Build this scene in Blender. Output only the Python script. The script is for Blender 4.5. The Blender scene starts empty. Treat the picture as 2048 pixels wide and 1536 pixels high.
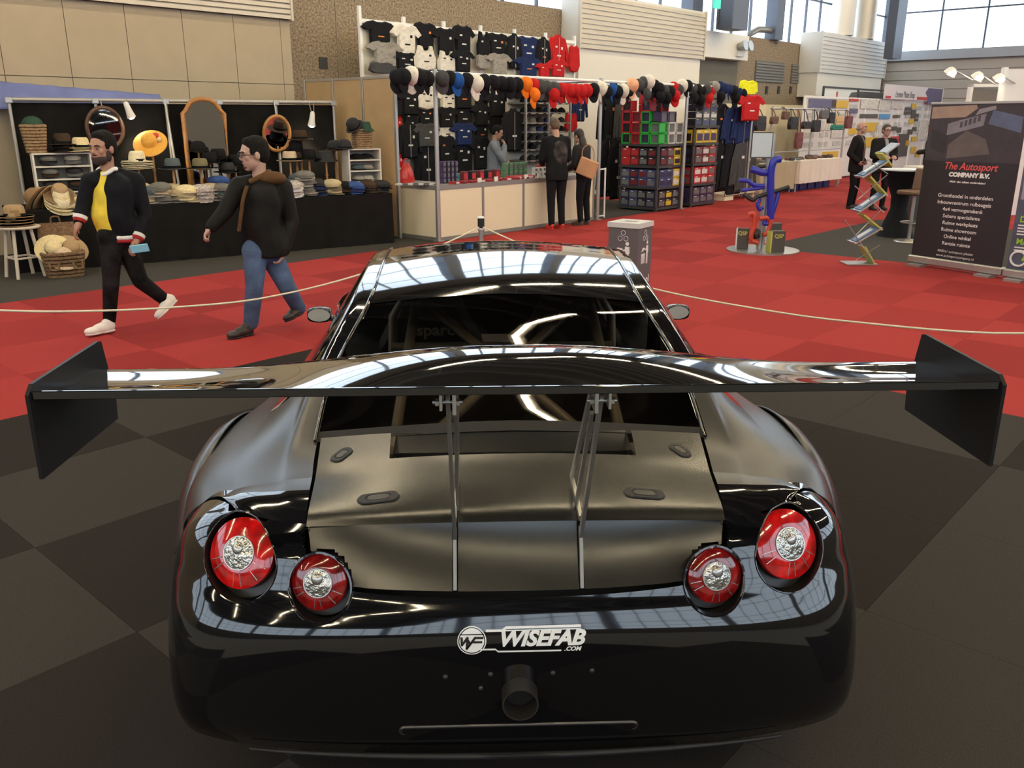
import bpy, bmesh, math, random
from mathutils import Vector, Matrix
random.seed(7)
SC = bpy.context.scene
COL = SC.collection
PI = math.pi
# ------------------------------------------------------------------ camera
F_PX, PITCH, CAM_H = 1714.0, math.radians(17.2), 1.86
cam_d = bpy.data.cameras.new('camera'); cam = bpy.data.objects.new('camera', cam_d); COL.objects.link(cam)
cam.location = (0, 0, CAM_H); cam.rotation_euler = (PI/2-PITCH, 0, 0)
cam_d.sensor_width = 36.0; cam_d.lens = 36.0*F_PX/2048.0; cam_d.clip_end = 200; cam_d.clip_start = 0.02
SC.camera = cam
# ------------------------------------------------------------------ world, exposure
wd = bpy.data.worlds.new('world'); SC.world = wd; wd.use_nodes = True
wd.node_tree.nodes['Background'].inputs[0].default_value = (0.86, 0.93, 1.0, 1)
wd.node_tree.nodes['Background'].inputs[1].default_value = 1.0
SC.view_settings.view_transform = 'Standard'; SC.view_settings.look = 'None'
SC.view_settings.gamma = 1.0; SC.view_settings.exposure = 0.36
SC.view_settings.use_curve_mapping = False
SC.cycles.max_bounces = 7; SC.cycles.diffuse_bounces = 3; SC.cycles.glossy_bounces = 4; SC.cycles.transmission_bounces = 4; SC.cycles.transparent_max_bounces = 8
SC.cycles.caustics_reflective = False; SC.cycles.caustics_refractive = False
WINDOW_STRENGTH = 2.7
LAMP_STRENGTH = 56.0
# ------------------------------------------------------------------ frames: the hall grid runs 42 degrees to the right of the view
TH = math.radians(42); HALL = PI/2-TH
Dx, Dy = math.sin(TH), math.cos(TH); Nx, Ny = -Dy, Dx
def W(s, v, z=0.0): return Vector((Dx*s+Nx*v, Dy*s+Ny*v, z))
def sv(p): return Vector((p[0]*Dx+p[1]*Dy, p[0]*Nx+p[1]*Ny, p[2]))
_f = Vector((0, math.cos(PITCH), -math.sin(PITCH))); _u = Vector((0, math.sin(PITCH), math.cos(PITCH)))
def ray(x, y): return _f+Vector(((x-1024)/F_PX, 0, 0))-_u*((y-768)/F_PX)
C0 = Vector((0, 0, CAM_H))
def G(x, y, z=0.0): d = ray(x, y); return C0+d*((z-CAM_H)/d.z)
def AY(x, y, yy): d = ray(x, y); return C0+d*(yy/d.y)
def PV(x, y, v):                       # point on the plane v = const of the hall grid, as (s, v, z)
    d = ray(x, y); t = v/(d.x*Nx+d.y*Ny); return sv(C0+d*t)
def PS(x, y, s):
    d = ray(x, y); t = s/(d.x*Dx+d.y*Dy); return sv(C0+d*t)
def GS(x, y, z=0.0): return sv(G(x, y, z))
# ------------------------------------------------------------------ materials
MATS = {}
def lin(c):
    return tuple((x/12.92 if x <= 0.04045 else ((x+0.055)/1.055)**2.4) for x in c)
def srgb(r, g, b): return lin((r/255., g/255., b/255.))
def M(name, col=(0.5,0.5,0.5), rough=0.6, metal=0.0, noise=0.0, scale=20.0, bump=0.0, bscale=60.0, coat=0.0, spec=0.5, sheen=0.0, emit=None, estr=0.0):
    if name in MATS: return MATS[name]
    m = bpy.data.materials.new(name); m.use_nodes = True; MATS[name] = m
    nt = m.node_tree; b = nt.nodes['Principled BSDF']
    b.inputs['Base Color'].default_value = (*col, 1); b.inputs['Roughness'].default_value = rough
    b.inputs['Metallic'].default_value = metal; b.inputs['Specular IOR Level'].default_value = spec
    if coat: b.inputs['Coat Weight'].default_value = coat; b.inputs['Coat Roughness'].default_value = 0.03
    if sheen: b.inputs['Sheen Weight'].default_value = sheen
    if emit: b.inputs['Emission Color'].default_value = (*emit, 1); b.inputs['Emission Strength'].default_value = estr
    tc = None
    if noise or bump:
        tc = nt.nodes.new('ShaderNodeTexCoord')
    if noise:
        n = nt.nodes.new('ShaderNodeTexNoise'); n.inputs['Scale'].default_value = scale; n.inputs['Detail'].default_value = 3
        nt.links.new(tc.outputs['Object'], n.inputs['Vector'])
        r = nt.nodes.new('ShaderNodeValToRGB'); r.color_ramp.elements[0].position = 0.3; r.color_ramp.elements[1].position = 0.7
        r.color_ramp.elements[0].color = (*[c*(1-noise) for c in col], 1); r.color_ramp.elements[1].color = (*[min(1, c*(1+noise)) for c in col], 1)
        nt.links.new(n.outputs['Fac'], r.inputs['Fac']); nt.links.new(r.outputs['Color'], b.inputs['Base Color'])
    if bump:
        n2 = nt.nodes.new('ShaderNodeTexNoise'); n2.inputs['Scale'].default_value = bscale; n2.inputs['Detail'].default_value = 2
        nt.links.new(tc.outputs['Object'], n2.inputs['Vector'])
        bp = nt.nodes.new('ShaderNodeBump'); bp.inputs['Strength'].default_value = bump; bp.inputs['Distance'].default_value = 0.01
        nt.links.new(n2.outputs['Fac'], bp.inputs['Height']); nt.links.new(bp.outputs['Normal'], b.inputs['Normal'])
    return m
def glass_mat(name, tint, rough=0.02, ior=1.45):
    m = bpy.data.materials.new(name); m.use_nodes = True; nt = m.node_tree; nt.nodes.clear()
    o = nt.nodes.new('ShaderNodeOutputMaterial'); mx = nt.nodes.new('ShaderNodeMixShader'); fr = nt.nodes.new('ShaderNodeFresnel')
    fr.inputs['IOR'].default_value = ior
    tr = nt.nodes.new('ShaderNodeBsdfTransparent'); tr.inputs[0].default_value = (*tint, 1)
    gl = nt.nodes.new('ShaderNodeBsdfGlossy'); gl.inputs['Roughness'].default_value = rough
    nt.links.new(fr.outputs[0], mx.inputs[0]); nt.links.new(tr.outputs[0], mx.inputs[1]); nt.links.new(gl.outputs[0], mx.inputs[2])
    nt.links.new(mx.outputs[0], o.inputs[0]); MATS[name] = m
    return m
def emit_mat(name, col, st):
    m = bpy.data.materials.new(name); m.use_nodes = True; nt = m.node_tree; nt.nodes.clear()
    o = nt.nodes.new('ShaderNodeOutputMaterial'); e = nt.nodes.new('ShaderNodeEmission')
    e.inputs[0].default_value = (*col, 1); e.inputs[1].default_value = st; nt.links.new(e.outputs[0], o.inputs[0]); MATS[name] = m
    return m
# ------------------------------------------------------------------ mesh building
class MB:
    def __init__(self): self.v = []; self.f = []
    def add(self, vs, fs, mat=None):
        o = len(self.v)
        self.v += [tuple(mat @ Vector(p)) if mat else tuple(p) for p in vs]
        self.f += [tuple(i+o for i in q) for q in fs]; return self
    def box(self, c, s, rot=None):
        x, y, z = s[0]/2, s[1]/2, s[2]/2
        vs = [(a*x, b*y, d*z) for a in (-1,1) for b in (-1,1) for d in (-1,1)]
        fs = [(0,1,3,2),(4,6,7,5),(0,4,5,1),(2,3,7,6),(0,2,6,4),(1,5,7,3)]
        m = Matrix.Translation(c)
        if rot: m = m @ Matrix.Rotation(rot[0],4,'X') if isinstance(rot, (tuple, list)) and False else m @ (Matrix.Rotation(rot[2],4,'Z') @ Matrix.Rotation(rot[1],4,'Y') @ Matrix.Rotation(rot[0],4,'X'))
        return self.add(vs, fs, m)
    def b2(self, lo, hi):
        return self.box([(a+b)/2 for a, b in zip(lo, hi)], [abs(b-a) for a, b in zip(lo, hi)])
    def path(self, pts, r, n=8, cap=True, closed=False):
        pts = [Vector(p) for p in pts]; k = len(pts)
        rr = r if isinstance(r, (list, tuple)) else [r]*k
        up = None; rings = []
        for i, p in enumerate(pts):
            if closed: t = pts[(i+1) % k]-pts[i-1]
            else: t = (pts[min(i+1, k-1)]-pts[max(i-1, 0)])
            t.normalize()
            if up is None:
                a = Vector((0,0,1)) if abs(t.z) < 0.9 else Vector((1,0,0)); up = (a-t*a.dot(t)).normalized()
            else:
                up = up-t*up.dot(t)
                up = up.normalized() if up.length > 1e-6 else t.orthogonal().normalized()
            w = t.cross(up)
            rings.append([p+(up*math.cos(2*PI*j/n)+w*math.sin(2*PI*j/n))*rr[i] for j in range(n)])
        vs = [q for rg in rings for q in rg]; fs = []
        m = k if closed else k-1
        for i in range(m):
            for j in range(n):
                a = i*n+j; b = i*n+(j+1) % n; c = ((i+1) % k)*n+(j+1) % n; d = ((i+1) % k)*n+j
                fs.append((a, b, c, d))
        if cap and not closed: fs.append(tuple(range(n-1, -1, -1))); fs.append(tuple((k-1)*n+j for j in range(n)))
        return self.add(vs, fs)
    def lathe(self, prof, n=20, c=(0,0,0), mat=None, sx=1.0, sy=1.0):
        vs = []; fs = []; k = len(prof)
        for r, z in prof:
            for j in range(n):
                a = 2*PI*j/n; vs.append((r*math.cos(a)*sx+c[0], r*math.sin(a)*sy+c[1], z+c[2]))
        for i in range(k-1):
            for j in range(n):
                fs.append((i*n+j, i*n+(j+1) % n, (i+1)*n+(j+1) % n, (i+1)*n+j))
        if prof[0][0] > 1e-5: fs.append(tuple(range(n-1, -1, -1)))
        if prof[-1][0] > 1e-5: fs.append(tuple((k-1)*n+j for j in range(n)))
        return self.add(vs, fs, mat)
    def prism(self, poly, y0, y1, mat=None):          # polygon in (x, z), extruded along y
        k = len(poly); vs = [(x, y0, z) for x, z in poly]+[(x, y1, z) for x, z in poly]
        fs = [tuple(range(k)), tuple(range(2*k-1, k-1, -1))]+[(i, (i+1) % k, k+(i+1) % k, k+i)[::-1] for i in range(k)]
        return self.add(vs, fs, mat)
    def prismz(self, poly, z0, z1, mat=None):
        k = len(poly); vs = [(x, y, z0) for x, y in poly]+[(x, y, z1) for x, y in poly]
        fs = [tuple(range(k-1, -1, -1)), tuple(range(k, 2*k))]+[(i, (i+1) % k, k+(i+1) % k, k+i) for i in range(k)]
        return self.add(vs, fs, mat)
    def ell(self, c, r, nu=14, nv=8, mat=None, z0=-1.0):
        prof = []
        a0 = math.asin(max(-1, z0))
        for i in range(nv+1):
            a = a0+(PI/2-a0)*i/nv; prof.append((max(math.cos(a), 0), math.sin(a)))
        m = Matrix.Translation(c) @ Matrix.Diagonal((r[0], r[1], r[2], 1))
        if mat: m = mat @ m
        return self.lathe(prof, nu, (0,0,0), m)
    def grid(self, rows, mat=None, skip=None):
        h = len(rows); w = len(rows[0]); vs = [p for r in rows for p in r]; fs = []
        for i in range(h-1):
            for j in range(w-1):
                if skip and skip(i, j): continue
                fs.append((i*w+j, i*w+j+1, (i+1)*w+j+1, (i+1)*w+j))
        return self.add(vs, fs, mat)
    def mesh(self, name, smooth=None, bevel=0.0, merge=True):
        me = bpy.data.meshes.new(name); me.from_pydata(self.v, [], self.f)
        bm = bmesh.new(); bm.from_mesh(me)
        if merge: bmesh.ops.remove_doubles(bm, verts=bm.verts, dist=1e-5)
        if bevel: 
            bmesh.ops.bevel(bm, geom=list(bm.edges), offset=bevel, segments=1, profile=0.5, affect='EDGES', clamp_overlap=True)
        loose = [v for v in bm.verts if not v.link_faces]
        if loose: bmesh.ops.delete(bm, geom=loose, context='VERTS')
        bmesh.ops.recalc_face_normals(bm, faces=bm.faces)
        bm.to_mesh(me); bm.free()
        if smooth is not None:
            for p in me.polygons: p.use_smooth = True
            if smooth < 179: me.set_sharp_from_angle(angle=math.radians(smooth))
        return me
    def build(self, name, mat, parent=None, smooth=None, bevel=0.0, merge=True):
        return mobj(name, self.mesh(name, smooth, bevel, merge), mat, parent)
def mobj(name, me, mat=None, parent=None, loc=None, rot=None, scale=None):
    o = bpy.data.objects.new(name, me); COL.objects.link(o)
    if mat:
        if len(me.materials) == 0: me.materials.append(mat)
        elif me.materials[0] != mat:
            o.material_slots[0].link = 'OBJECT'; o.material_slots[0].material = mat
    if parent: o.parent = parent
    if loc is not None: o.location = loc
    if rot is not None: o.rotation_euler = rot
    if scale is not None: o.scale = scale
    return o
def tag(o, label, cat, group=None):
    o['label'] = label; o['category'] = cat
    if group: o['group'] = group
    return o
def struct(o): o['kind'] = 'structure'; return o
def thing(name, label, cat, loc=(0,0,0), rz=0.0, group=None):
    o = bpy.data.objects.new(name, None); COL.objects.link(o); o.location = loc; o.rotation_euler = (0, 0, rz); o.empty_display_size = 0.1
    return tag(o, label, cat, group)
def hthing(name, label, cat, s, v, z=0.0, group=None, rz=0.0):      # a thing set square to the hall
    return thing(name, label, cat, W(s, v, z), HALL+rz, group)
def text_mesh(txt, size, extrude=0.0, shear=0.0, offset=0.0, align='CENTER', sx=1.0, space=1.0):
    cu = bpy.data.curves.new('lettering', 'FONT'); cu.body = txt; cu.size = size; cu.extrude = extrude; cu.shear = shear; cu.offset = offset
    cu.align_x = align; cu.align_y = 'CENTER'; cu.resolution_u = 3; cu.space_character = space
    o = bpy.data.objects.new('lettering', cu); COL.objects.link(o)
    dg = bpy.context.evaluated_depsgraph_get(); me = bpy.data.meshes.new_from_object(o.evaluated_get(dg))
    bpy.data.objects.remove(o); bpy.data.curves.remove(cu)
    if sx != 1.0:
        for v in me.vertices: v.co.x *= sx
    return me
ORD = ['first','second','third','fourth','fifth','sixth','seventh','eighth','ninth','tenth','eleventh','twelfth','thirteenth','fourteenth','fifteenth','sixteenth','seventeenth','eighteenth','nineteenth','twentieth']
TENS = {2: 'twenty', 3: 'thirty', 4: 'forty', 5: 'fifty', 6: 'sixty'}
def nth(i):
    if i < 20: return ORD[i]
    n = i+1
    return TENS[n//10]+'-'+ORD[n % 10-1] if n % 10 else {30: 'thirtieth', 40: 'fortieth', 50: 'fiftieth'}[n]
# ================================================================== THE SETTING
def tile_mat(name, c, dn=0.35):
    m = M(name, c, 0.95, noise=dn, scale=220, bump=0.35, bscale=400, spec=0.15); return m
T_RED = [tile_mat('carpet red %d' % i, c) for i, c in enumerate([(0.385,0.042,0.040),(0.345,0.036,0.034),(0.300,0.030,0.029)])]
T_DRK = [tile_mat('carpet dark %d' % i, c) for i, c in enumerate([(0.024,0.0195,0.0175),(0.046,0.040,0.036)])]
T_GRY = tile_mat('carpet grey', (0.062,0.057,0.051))
floor = struct(MB().b2((-70,-70,-0.3), (70,70,-0.008)).build('floor', M('screed', (0.20,0.19,0.18), 0.8, noise=0.1)))
tile_me = MB().b2((-0.4995,-0.4995,-0.006), (0.4995,0.4995,0.0)).mesh('carpet_tile', bevel=0.0008)
S0, V0 = 0.15, -0.05
def tile_kind(s, v):
    if -6 < s < 6.15 and -3.1 < v < 5.95: return 'd'
    if s > 12.15 and v < 5.95 and s < 17.15: return 'g'
    if v > 9.95 and s < 17.15: return 'g'
    if v > 12.95: return 'g'
    return 'r'
cand = {'d': [], 'r': [], 'g': []}
for i in range(-5, 39):
    for j in range(-14, 14):
        s, v = S0+i+0.5, V0+j+0.5; p = W(s, v, 0)
        if p.y < 0.6: continue
        if abs(p.x) > 0.62*p.y+5.0: continue
        cand[tile_kind(s, v)].append((p.length, i, j, p))
rest = MB()
for k, lst in cand.items():
    lst.sort(key=lambda q: q[0])
    for n, (dst, i, j, p) in enumerate(lst):
        rnd = random.Random(i*131+j*977)
        mat = T_DRK[(i+j) % 2] if k == 'd' else (T_GRY if k == 'g' else T_RED[0 if (i+j) % 2 else (1 if rnd.random() < 0.5 else 2)])
        if k == 'd' and p.x > 1.0: mat = T_DRK[1 if rnd.random() < 0.45 else 0]
        if n < 280:
            mobj('carpet_tile', tile_me, mat, floor, p, (0, 0, HALL))
        elif k == 'r':
            c = [W(S0+i+a, V0+j+b, 0) for a, b in ((0,0),(1,0),(1,1),(0,1))]
            rest.add([(q.x, q.y, -0.0005) for q in c], [(0,1,2,3)])
if rest.v:
    o = rest.build('far_carpet', T_RED[1], floor); o['kind'] = 'stuff'
# ---- hall shell, built in (s, v, z)
def hbox(mb, s0, s1, v0, v1, z0, z1): return mb.b2((s0, v0, z0), (s1, v1, z1))
def hobj(mb, name, mat, parent=None, **k):
    o = mb.build(name, mat, parent, **k)
    if not parent: o.rotation_euler = (0, 0, HALL)
    return o
CEIL = 11.0; VW = 14.0; VB = -15.0; SF = 39.0; SB = -24.0
m_conc = M('exposed aggregate concrete', (0.27,0.205,0.14), 0.9, noise=0.55, scale=26, bump=0.6, bscale=40)
m_beige = M('beige wall panel', (0.41,0.335,0.235), 0.7, noise=0.03, scale=3)
m_seam = M('panel seam', (0.27,0.22,0.16), 0.8)
m_louv = M('cream louvre metal', (0.62,0.56,0.46), 0.5)
m_louw = M('pale louvre metal', (0.66,0.64,0.60), 0.5)
m_white = M('white panel', (0.78,0.74,0.66), 0.55)
m_dark = M('dark void', (0.05,0.05,0.05), 0.8)
m_steel = M('blue grey steel', (0.10,0.115,0.15), 0.5, metal=0.2)
m_alu = M('aluminium profile', (0.46,0.45,0.43), 0.38, metal=0.75)
m_alud = M('worn aluminium', (0.30,0.285,0.26), 0.45, metal=0.5)
m_sky = emit_mat('daylit glazing', (0.74,0.87,1.0), WINDOW_STRENGTH)
m_roof = M('dark roof deck', (0.05,0.042,0.034), 0.8)
wl = struct(hobj(hbox(MB(), SB, SF, VW, VW+0.4, 0, 4.35), 'wall_long', m_conc))
wb = struct(hobj(hbox(MB(), SB, SF, VB-0.4, VB, 0, 3.4), 'wall_behind', M('back wall paint', (0.13,0.115,0.10), 0.8)))
wf = struct(hobj(hbox(MB(), SF, SF+0.4, VB, VW+0.4, 0, 4.15), 'wall_far', M('far wall board', (0.45,0.41,0.36), 0.7)))
ws = struct(hobj(hbox(MB(), SB-0.4, SB, VB, VW+0.4, 0, 3.4), 'wall_near', M('near wall paint', (0.13,0.115,0.10), 0.8)))
for k in range(11):      # horizontal siding boards of the far wall
    z = 0.1+k*0.365
    hobj(MB().b2((-0.05, VB, 0), (0, VW, 0.335)), 'siding_board', M('siding board', (0.50,0.47,0.43), 0.6), wf).location = (SF, 0, z)
ceil = struct(hobj(hbox(MB(), SB-0.4, SF+0.4, VB-0.4, VW+0.4, CEIL, CEIL+0.3), 'ceiling', m_roof))
ribmesh = MB().b2((-0.10, VB, -0.42), (0.10, VW, 0)).mesh('roof_rib')
for k in range(42):
    mobj('roof_rib', ribmesh, M('roof rib', (0.10,0.085,0.065), 0.7), ceil, (SB+0.5+k*1.5, 0, CEIL))
# clerestory of the long wall
def glazing(name, length, z0, z1, bay, cols, rows, cw=0.55):
    """a run of window bays along local x: columns, mullions and panes"""
    root = bpy.data.objects.new(name, None); COL.objects.link(root); struct(root)
    nb = int(length/bay); bw = length/nb
    col = MB().b2((-cw/2, -0.35, z0), (cw/2, 0.25, z1)).mesh('column')
    vm = MB().b2((-0.03, -0.05, z0), (0.03, 0.05, z1)).mesh('mullion'); hm = MB().b2((cw/2, -0.04, -0.03), (bw-cw/2, 0.04, 0.03)).mesh('transom')
    pane = MB().b2((-(bw-cw)/2/cols+0.02, -0.008, -(z1-z0)/2/rows+0.02), ((bw-cw)/2/cols-0.02, 0.008, (z1-z0)/2/rows-0.02)).mesh('pane')
    for b in range(nb+1):
        mobj('column', col, m_steel, root, (b*bw, 0, 0))
        if b == nb: break
        for c in range(1, cols): mobj('mullion', vm, m_steel, root, (b*bw+cw/2+(bw-cw)*c/cols, 0, 0))
        for r in range(rows+1): mobj('transom', hm, m_steel, root, (b*bw, 0, z0+(z1-z0)*r/rows))
        for c in range(cols):
            for r in range(rows): mobj('pane', pane, m_sky, root, (b*bw+cw/2+(bw-cw)*(c+0.5)/cols, 0.03, z0+(z1-z0)*(r+0.5)/rows))
    return root
g = glazing('window_1', SF-SB, 4.35, 8.9, 5.25, 4, 3); g.location = W(SB, VW+0.15, 0); g.rotation_euler = (0,0,HALL)
g = glazing('window_2', SF-SB, 3.4, 9.4, 7.0, 5, 4); g.location = W(SF, VB-0.15, 0); g.rotation_euler = (0,0,HALL+PI)
g = glazing('window_3', VW-VB, 4.5, 9.0, 7.0, 4, 3); g.location = W(SF+0.15, VW, 0); g.rotation_euler = (0,0,HALL-PI/2)
g = glazing('added_light_window', VW-VB, 3.4, 9.0, 7.0, 4, 3); g.location = W(SB-0.15, VB, 0); g.rotation_euler = (0,0,HALL+PI/2)  # unseen glazing added on the near wall for extra light from the left rear
hobj(hbox(MB(), SB-0.4, SB, VB, VW, 9.0, CEIL), 'wall_band', m_roof, ws)
hobj(hbox(MB(), SB, SF, VW-0.05, VW+0.4, 8.9, CEIL), 'upper_wall', m_roof, wl).name = 'wall_band'
hobj(hbox(MB(), SB, SF, VB-0.4, VB, 9.4, CEIL), 'wall_band', m_roof, wb)
hobj(hbox(MB(), SF, SF+0.4, VB, VW, 9.0, CEIL), 'wall_band', m_roof, wf)
hobj(hbox(MB(), SF-0.25, SF, VB, VW, 4.15, 4.5), 'sill_beam', M('sill beam', (0.42,0.45,0.50), 0.5, metal=0.3), wf)
# beige panel wall with louvre (left), seams as real gaps
bw_ = bpy.data.objects.new('wall_left', None); COL.objects.link(bw_); struct(bw_); bw_.rotation_euler = (0,0,HALL)
VP_ = 13.55; right = PV(583, 100, VP_).x
xs = [PV(x, 120, VP_).x for x in (-700, -400, -160, 5, 140, 260, 372, 473, 565)]+[right]
zs_seam = PV(300, 160, VP_).z; zl = PV(580, 40, VP_).z
hobj(hbox(MB(), xs[0], right, VP_+0.04, VW, 0, 4.35), 'wall_core', m_seam, bw_)
for a, b in zip(xs[:-1], xs[1:]):
    for z0, z1 in ((0, zs_seam), (zs_seam, zl+0.1)):
        MB().b2((a+0.005, VP_, z0+0.005), (b-0.005, VP_+0.043, z1-0.005)).build('wall_panel', m_beige, bw_)
k = 0
while zl+k*0.085 < 4.35:
    MB().prismz([(0,0)]*0 or [(xs[0], VP_-0.10), (right-0.03, VP_-0.10), (right-0.03, VP_), (xs[0], VP_)], zl+k*0.085, zl+k*0.085+0.06).build('louvre_slat', m_louv, bw_); k += 1
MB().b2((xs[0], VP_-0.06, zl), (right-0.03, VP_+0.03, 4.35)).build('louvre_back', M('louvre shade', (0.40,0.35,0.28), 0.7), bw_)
MB().b2((right-0.03, VP_-0.12, zl-0.02), (right+0.01, VP_+0.3, 4.35)).build('louvre_trim', m_louv, bw_)
# panel joints of the aggregate concrete, and a small vent
for x in (672, 718+180):
    s = PV(x, 60, VW).x; hobj(hbox(MB(), s, s+0.02, VW-0.012, VW+0.02, 0, 4.35), 'panel_joint', m_seam, wl)
q = PV(646, 126, VW); hobj(hbox(MB(), q.x-0.09, q.x+0.09, VW-0.02, VW+0.02, q.z-0.1, q.z+0.1), 'vent', m_dark, wl)
# louvred housings on the long wall
def louvre_box(name, label, s0, s1, v0, z0, z1, zb, mat, pitch=0.11):
    t = hthing(name, label, 'louvre', s0, v0, 0); L = s1-s0
    MB().b2((0, 0.04, z0), (L, VW-v0-0.02, z1)).build('housing', M('housing white', (0.70,0.68,0.63), 0.6), t)
    MB().b2((0.06, 0.08, zb), (L-0.06, VW-v0-0.02, z0)).build('lower_panel', m_white, t)
    n = int((z1-z0)/pitch)
    sl = MB().prismz([(0, 0), (L, 0), (L, 0.06), (0, 0.06)], 0, pitch*0.72).mesh('slat')
    for i in range(n): mobj('slat', sl, mat, t, (0, 0, z0+i*pitch))
    for x in (0, L): MB().b2((x-0.03, -0.02, z0-0.02), (x+0.03, 0.06, z1+0.02)).build('edge_trim', mat, t)
    return t
a = PV(1160, 95, 13.4); b = PV(1412, 45, 13.4)
louvre_box('louvre_housing', 'cream louvred housing on the wall above the cap racks', a.x, b.x, 13.4, a.z, 4.72, 0.0, m_louv)
a = PV(1643, 100, 13.2); b = PV(1775, 100, 13.2); z0 = PV(1645, 145, 13.2).z; z1 = PV(1645, 62, 13.2).z
louvre_box('louvre_housing', 'pale white louvred housing in front of the far corner', a.x, min(b.x, 38.6), 13.2, z0, z1, 2.6, m_louw, 0.13)
# white duct cabinet with two small vents, dark passage below it
a = PV(1408, 60, 13.7); b = PV(1496, 75, 13.7); z0 = PV(1450, 118, 13.7).z; z1 = PV(1450, 66, 13.7).z
t = hthing('duct_cabinet', 'white duct cabinet high on the wall over a dark passage', 'cabinet', a.x, 13.65, 0)
MB().b2((0,0,z0), (b.x-a.x, 0.33, z1)).build('body', M('cabinet white', (0.80,0.77,0.70), 0.5), t, bevel=0.01)
for x in (0.75, 0.88):
    MB().path([((b.x-a.x)*x, -0.02, z1-0.35), ((b.x-a.x)*x, -0.25, z1-0.30)], [0.09, 0.16], 10).build('spotlight', m_alu, t)
MB().b2(((b.x-a.x)*0.7, -0.08, z0+0.1), ((b.x-a.x)*0.85, 0, z1-0.5)).build('junction_box', M('box grey', (0.66,0.66,0.64), 0.5), t)
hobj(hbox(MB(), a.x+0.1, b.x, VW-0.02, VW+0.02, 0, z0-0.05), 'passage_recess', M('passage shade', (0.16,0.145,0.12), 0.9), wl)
# dark louvred windows in the concrete
for n, (x0, x1, y0, y1) in enumerate(((1511, 1564, 120, 167), (1583, 1632, 128, 170))):
    a = PV(x0, y0, VW); b = PV(x1, y1, VW)
    t = hthing('wall_grille', ['left','right'][n]+' dark grey grille set in the concrete wall above the bags', 'grille', a.x, VW-0.03, b.z)
    L = b.x-a.x; Hh = a.z-b.z
    MB().b2((0,0,0), (L,0.03,Hh)).build('backing', M('grille back', (0.15,0.14,0.13), 0.7), t)
    sl = MB().b2((0,-0.03,0), (L,0,0.05)).mesh('slat')
    for i in range(int(Hh/0.09)): mobj('slat', sl, M('grille slat', (0.20,0.185,0.17), 0.6), t, (0,0,0.02+i*0.09))
# small dark brackets below the grilles
for i, x in enumerate((1532, 1556, 1580, 1604, 1628)):
    q = PV(x, 180, VW); hobj(hbox(MB(), q.x-0.06, q.x+0.06, VW-0.05, VW+0.02, q.z-0.12, q.z+0.12), 'wall_bracket', m_dark, wl)
# vertical ducts and pipes in front of the clerestory
for i, (x, r) in enumerate(((1682, 0.42), (1725, 0.42))):
    q = PV(x, 50, 13.6); z1 = PV(1645, 62, 13.2).z
    mb = MB(); prof = []
    for k in range(37): prof += [(r, z1+0.02+k*0.16), (r*0.985, z1+0.02+k*0.16+0.12)]
    o = mb.lathe(prof, 20).build('air_duct', M('ribbed duct', (0.72,0.66,0.56), 0.45, metal=0.3), None, smooth=40); o.location = W(q.x, 13.55, 0)
    tag(o, ['left','right'][i]+' tall ribbed round air duct in front of the bright windows', 'duct')
q = PV(1466, 20, 13.1); t = hthing('roof_column', 'dark steel roof column standing left of the ribbed ducts', 'column', q.x, 13.1, 4.3)
MB().b2((-0.4,-0.2,0), (0.4,0.2,CEIL-4.3)).build('web', m_steel, t); MB().b2((-0.45,-0.26,0), (0.45,-0.2,CEIL-4.3)).build('flange', m_steel, t); MB().b2((-0.45,0.2,0), (0.45,0.26,CEIL-4.3)).build('flange', m_steel, t)
q = PV(1792, 40, 12.4); t = hthing('roof_column', 'dark steel roof column standing right of the ribbed ducts', 'column', q.x, 12.4, 4.0)
MB().b2((-0.42,-0.15,0), (0.42,0.15,CEIL-4.0)).build('web', m_steel, t); MB().b2((-0.46,-0.2,0), (0.46,-0.15,CEIL-4.0)).build('flange', m_steel, t)
# fallen curved pipe on the concrete ledge
a = PV(1490, 66, 13.4); b = PV(1535, 72, 13.4)
mb = MB(); mb.path([(0,0,0), (0.5,0,0.16), (1.2,0,0.2), (1.7,0,0.16), (1.9,0,-0.15)], 0.1, 10)
o = tag(mb.build('ledge_pipe', m_alud, None, smooth=60), 'grey bent pipe lying on the ledge under the windows', 'pipe'); o.location = W(PV(1500,66,14.0).x, 14.0, 4.44); o.rotation_euler = (0,0,HALL)
# green emergency sign hanging before the windows
q = PV(1434, 4, 12.6); t = hthing('exit_sign', 'small green emergency exit sign hanging before the windows', 'sign', q.x, 12.6, q.z)
MB().b2((-0.16,-0.03,-0.16), (0.16,0.03,0.16)).build('panel', M('sign green', (0.03,0.45,0.33), 0.4, emit=(0.05,0.7,0.5), estr=0.5), t)
MB().path([(0,0,0.16), (0,0,CEIL-q.z)], 0.012, 6).build('rod', m_alu, t)
# ceiling fluorescent strips (warm), running along the hall
m_tube = emit_mat('warm fluorescent', (1.0,0.83,0.54), LAMP_STRENGTH)
fx_house = MB().b2((-1.2,-0.13,0.0), (1.2,0.13,0.10)).mesh('housing'); fx_tube = MB().path([(-1.15,0,-0.04), (1.15,0,-0.04)], 0.055, 8).mesh('tube', 60)
rod = MB().path([(0,0,0.1), (0,0,2.2)], 0.01, 5).mesh('hanger')
rows_v = (9.5, 4.0, -1.5, -7.0)
for r, v in enumerate(rows_v):
    for k in range(17):
        s = -19+k*3.1
        t = hthing('ceiling_light', '%s fluorescent strip light in the %s ceiling row from the long wall' % (nth(k), nth(r)), 'ceiling light', s, v, CEIL-2.2, 'ceiling strip lights')
        mobj('housing', fx_house, m_alu, t); mobj('tube', fx_tube, m_tube, t); 
        for x in (-0.9, 0.9): mobj('hanger', rod, m_alu, t, (x,0,0))
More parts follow.
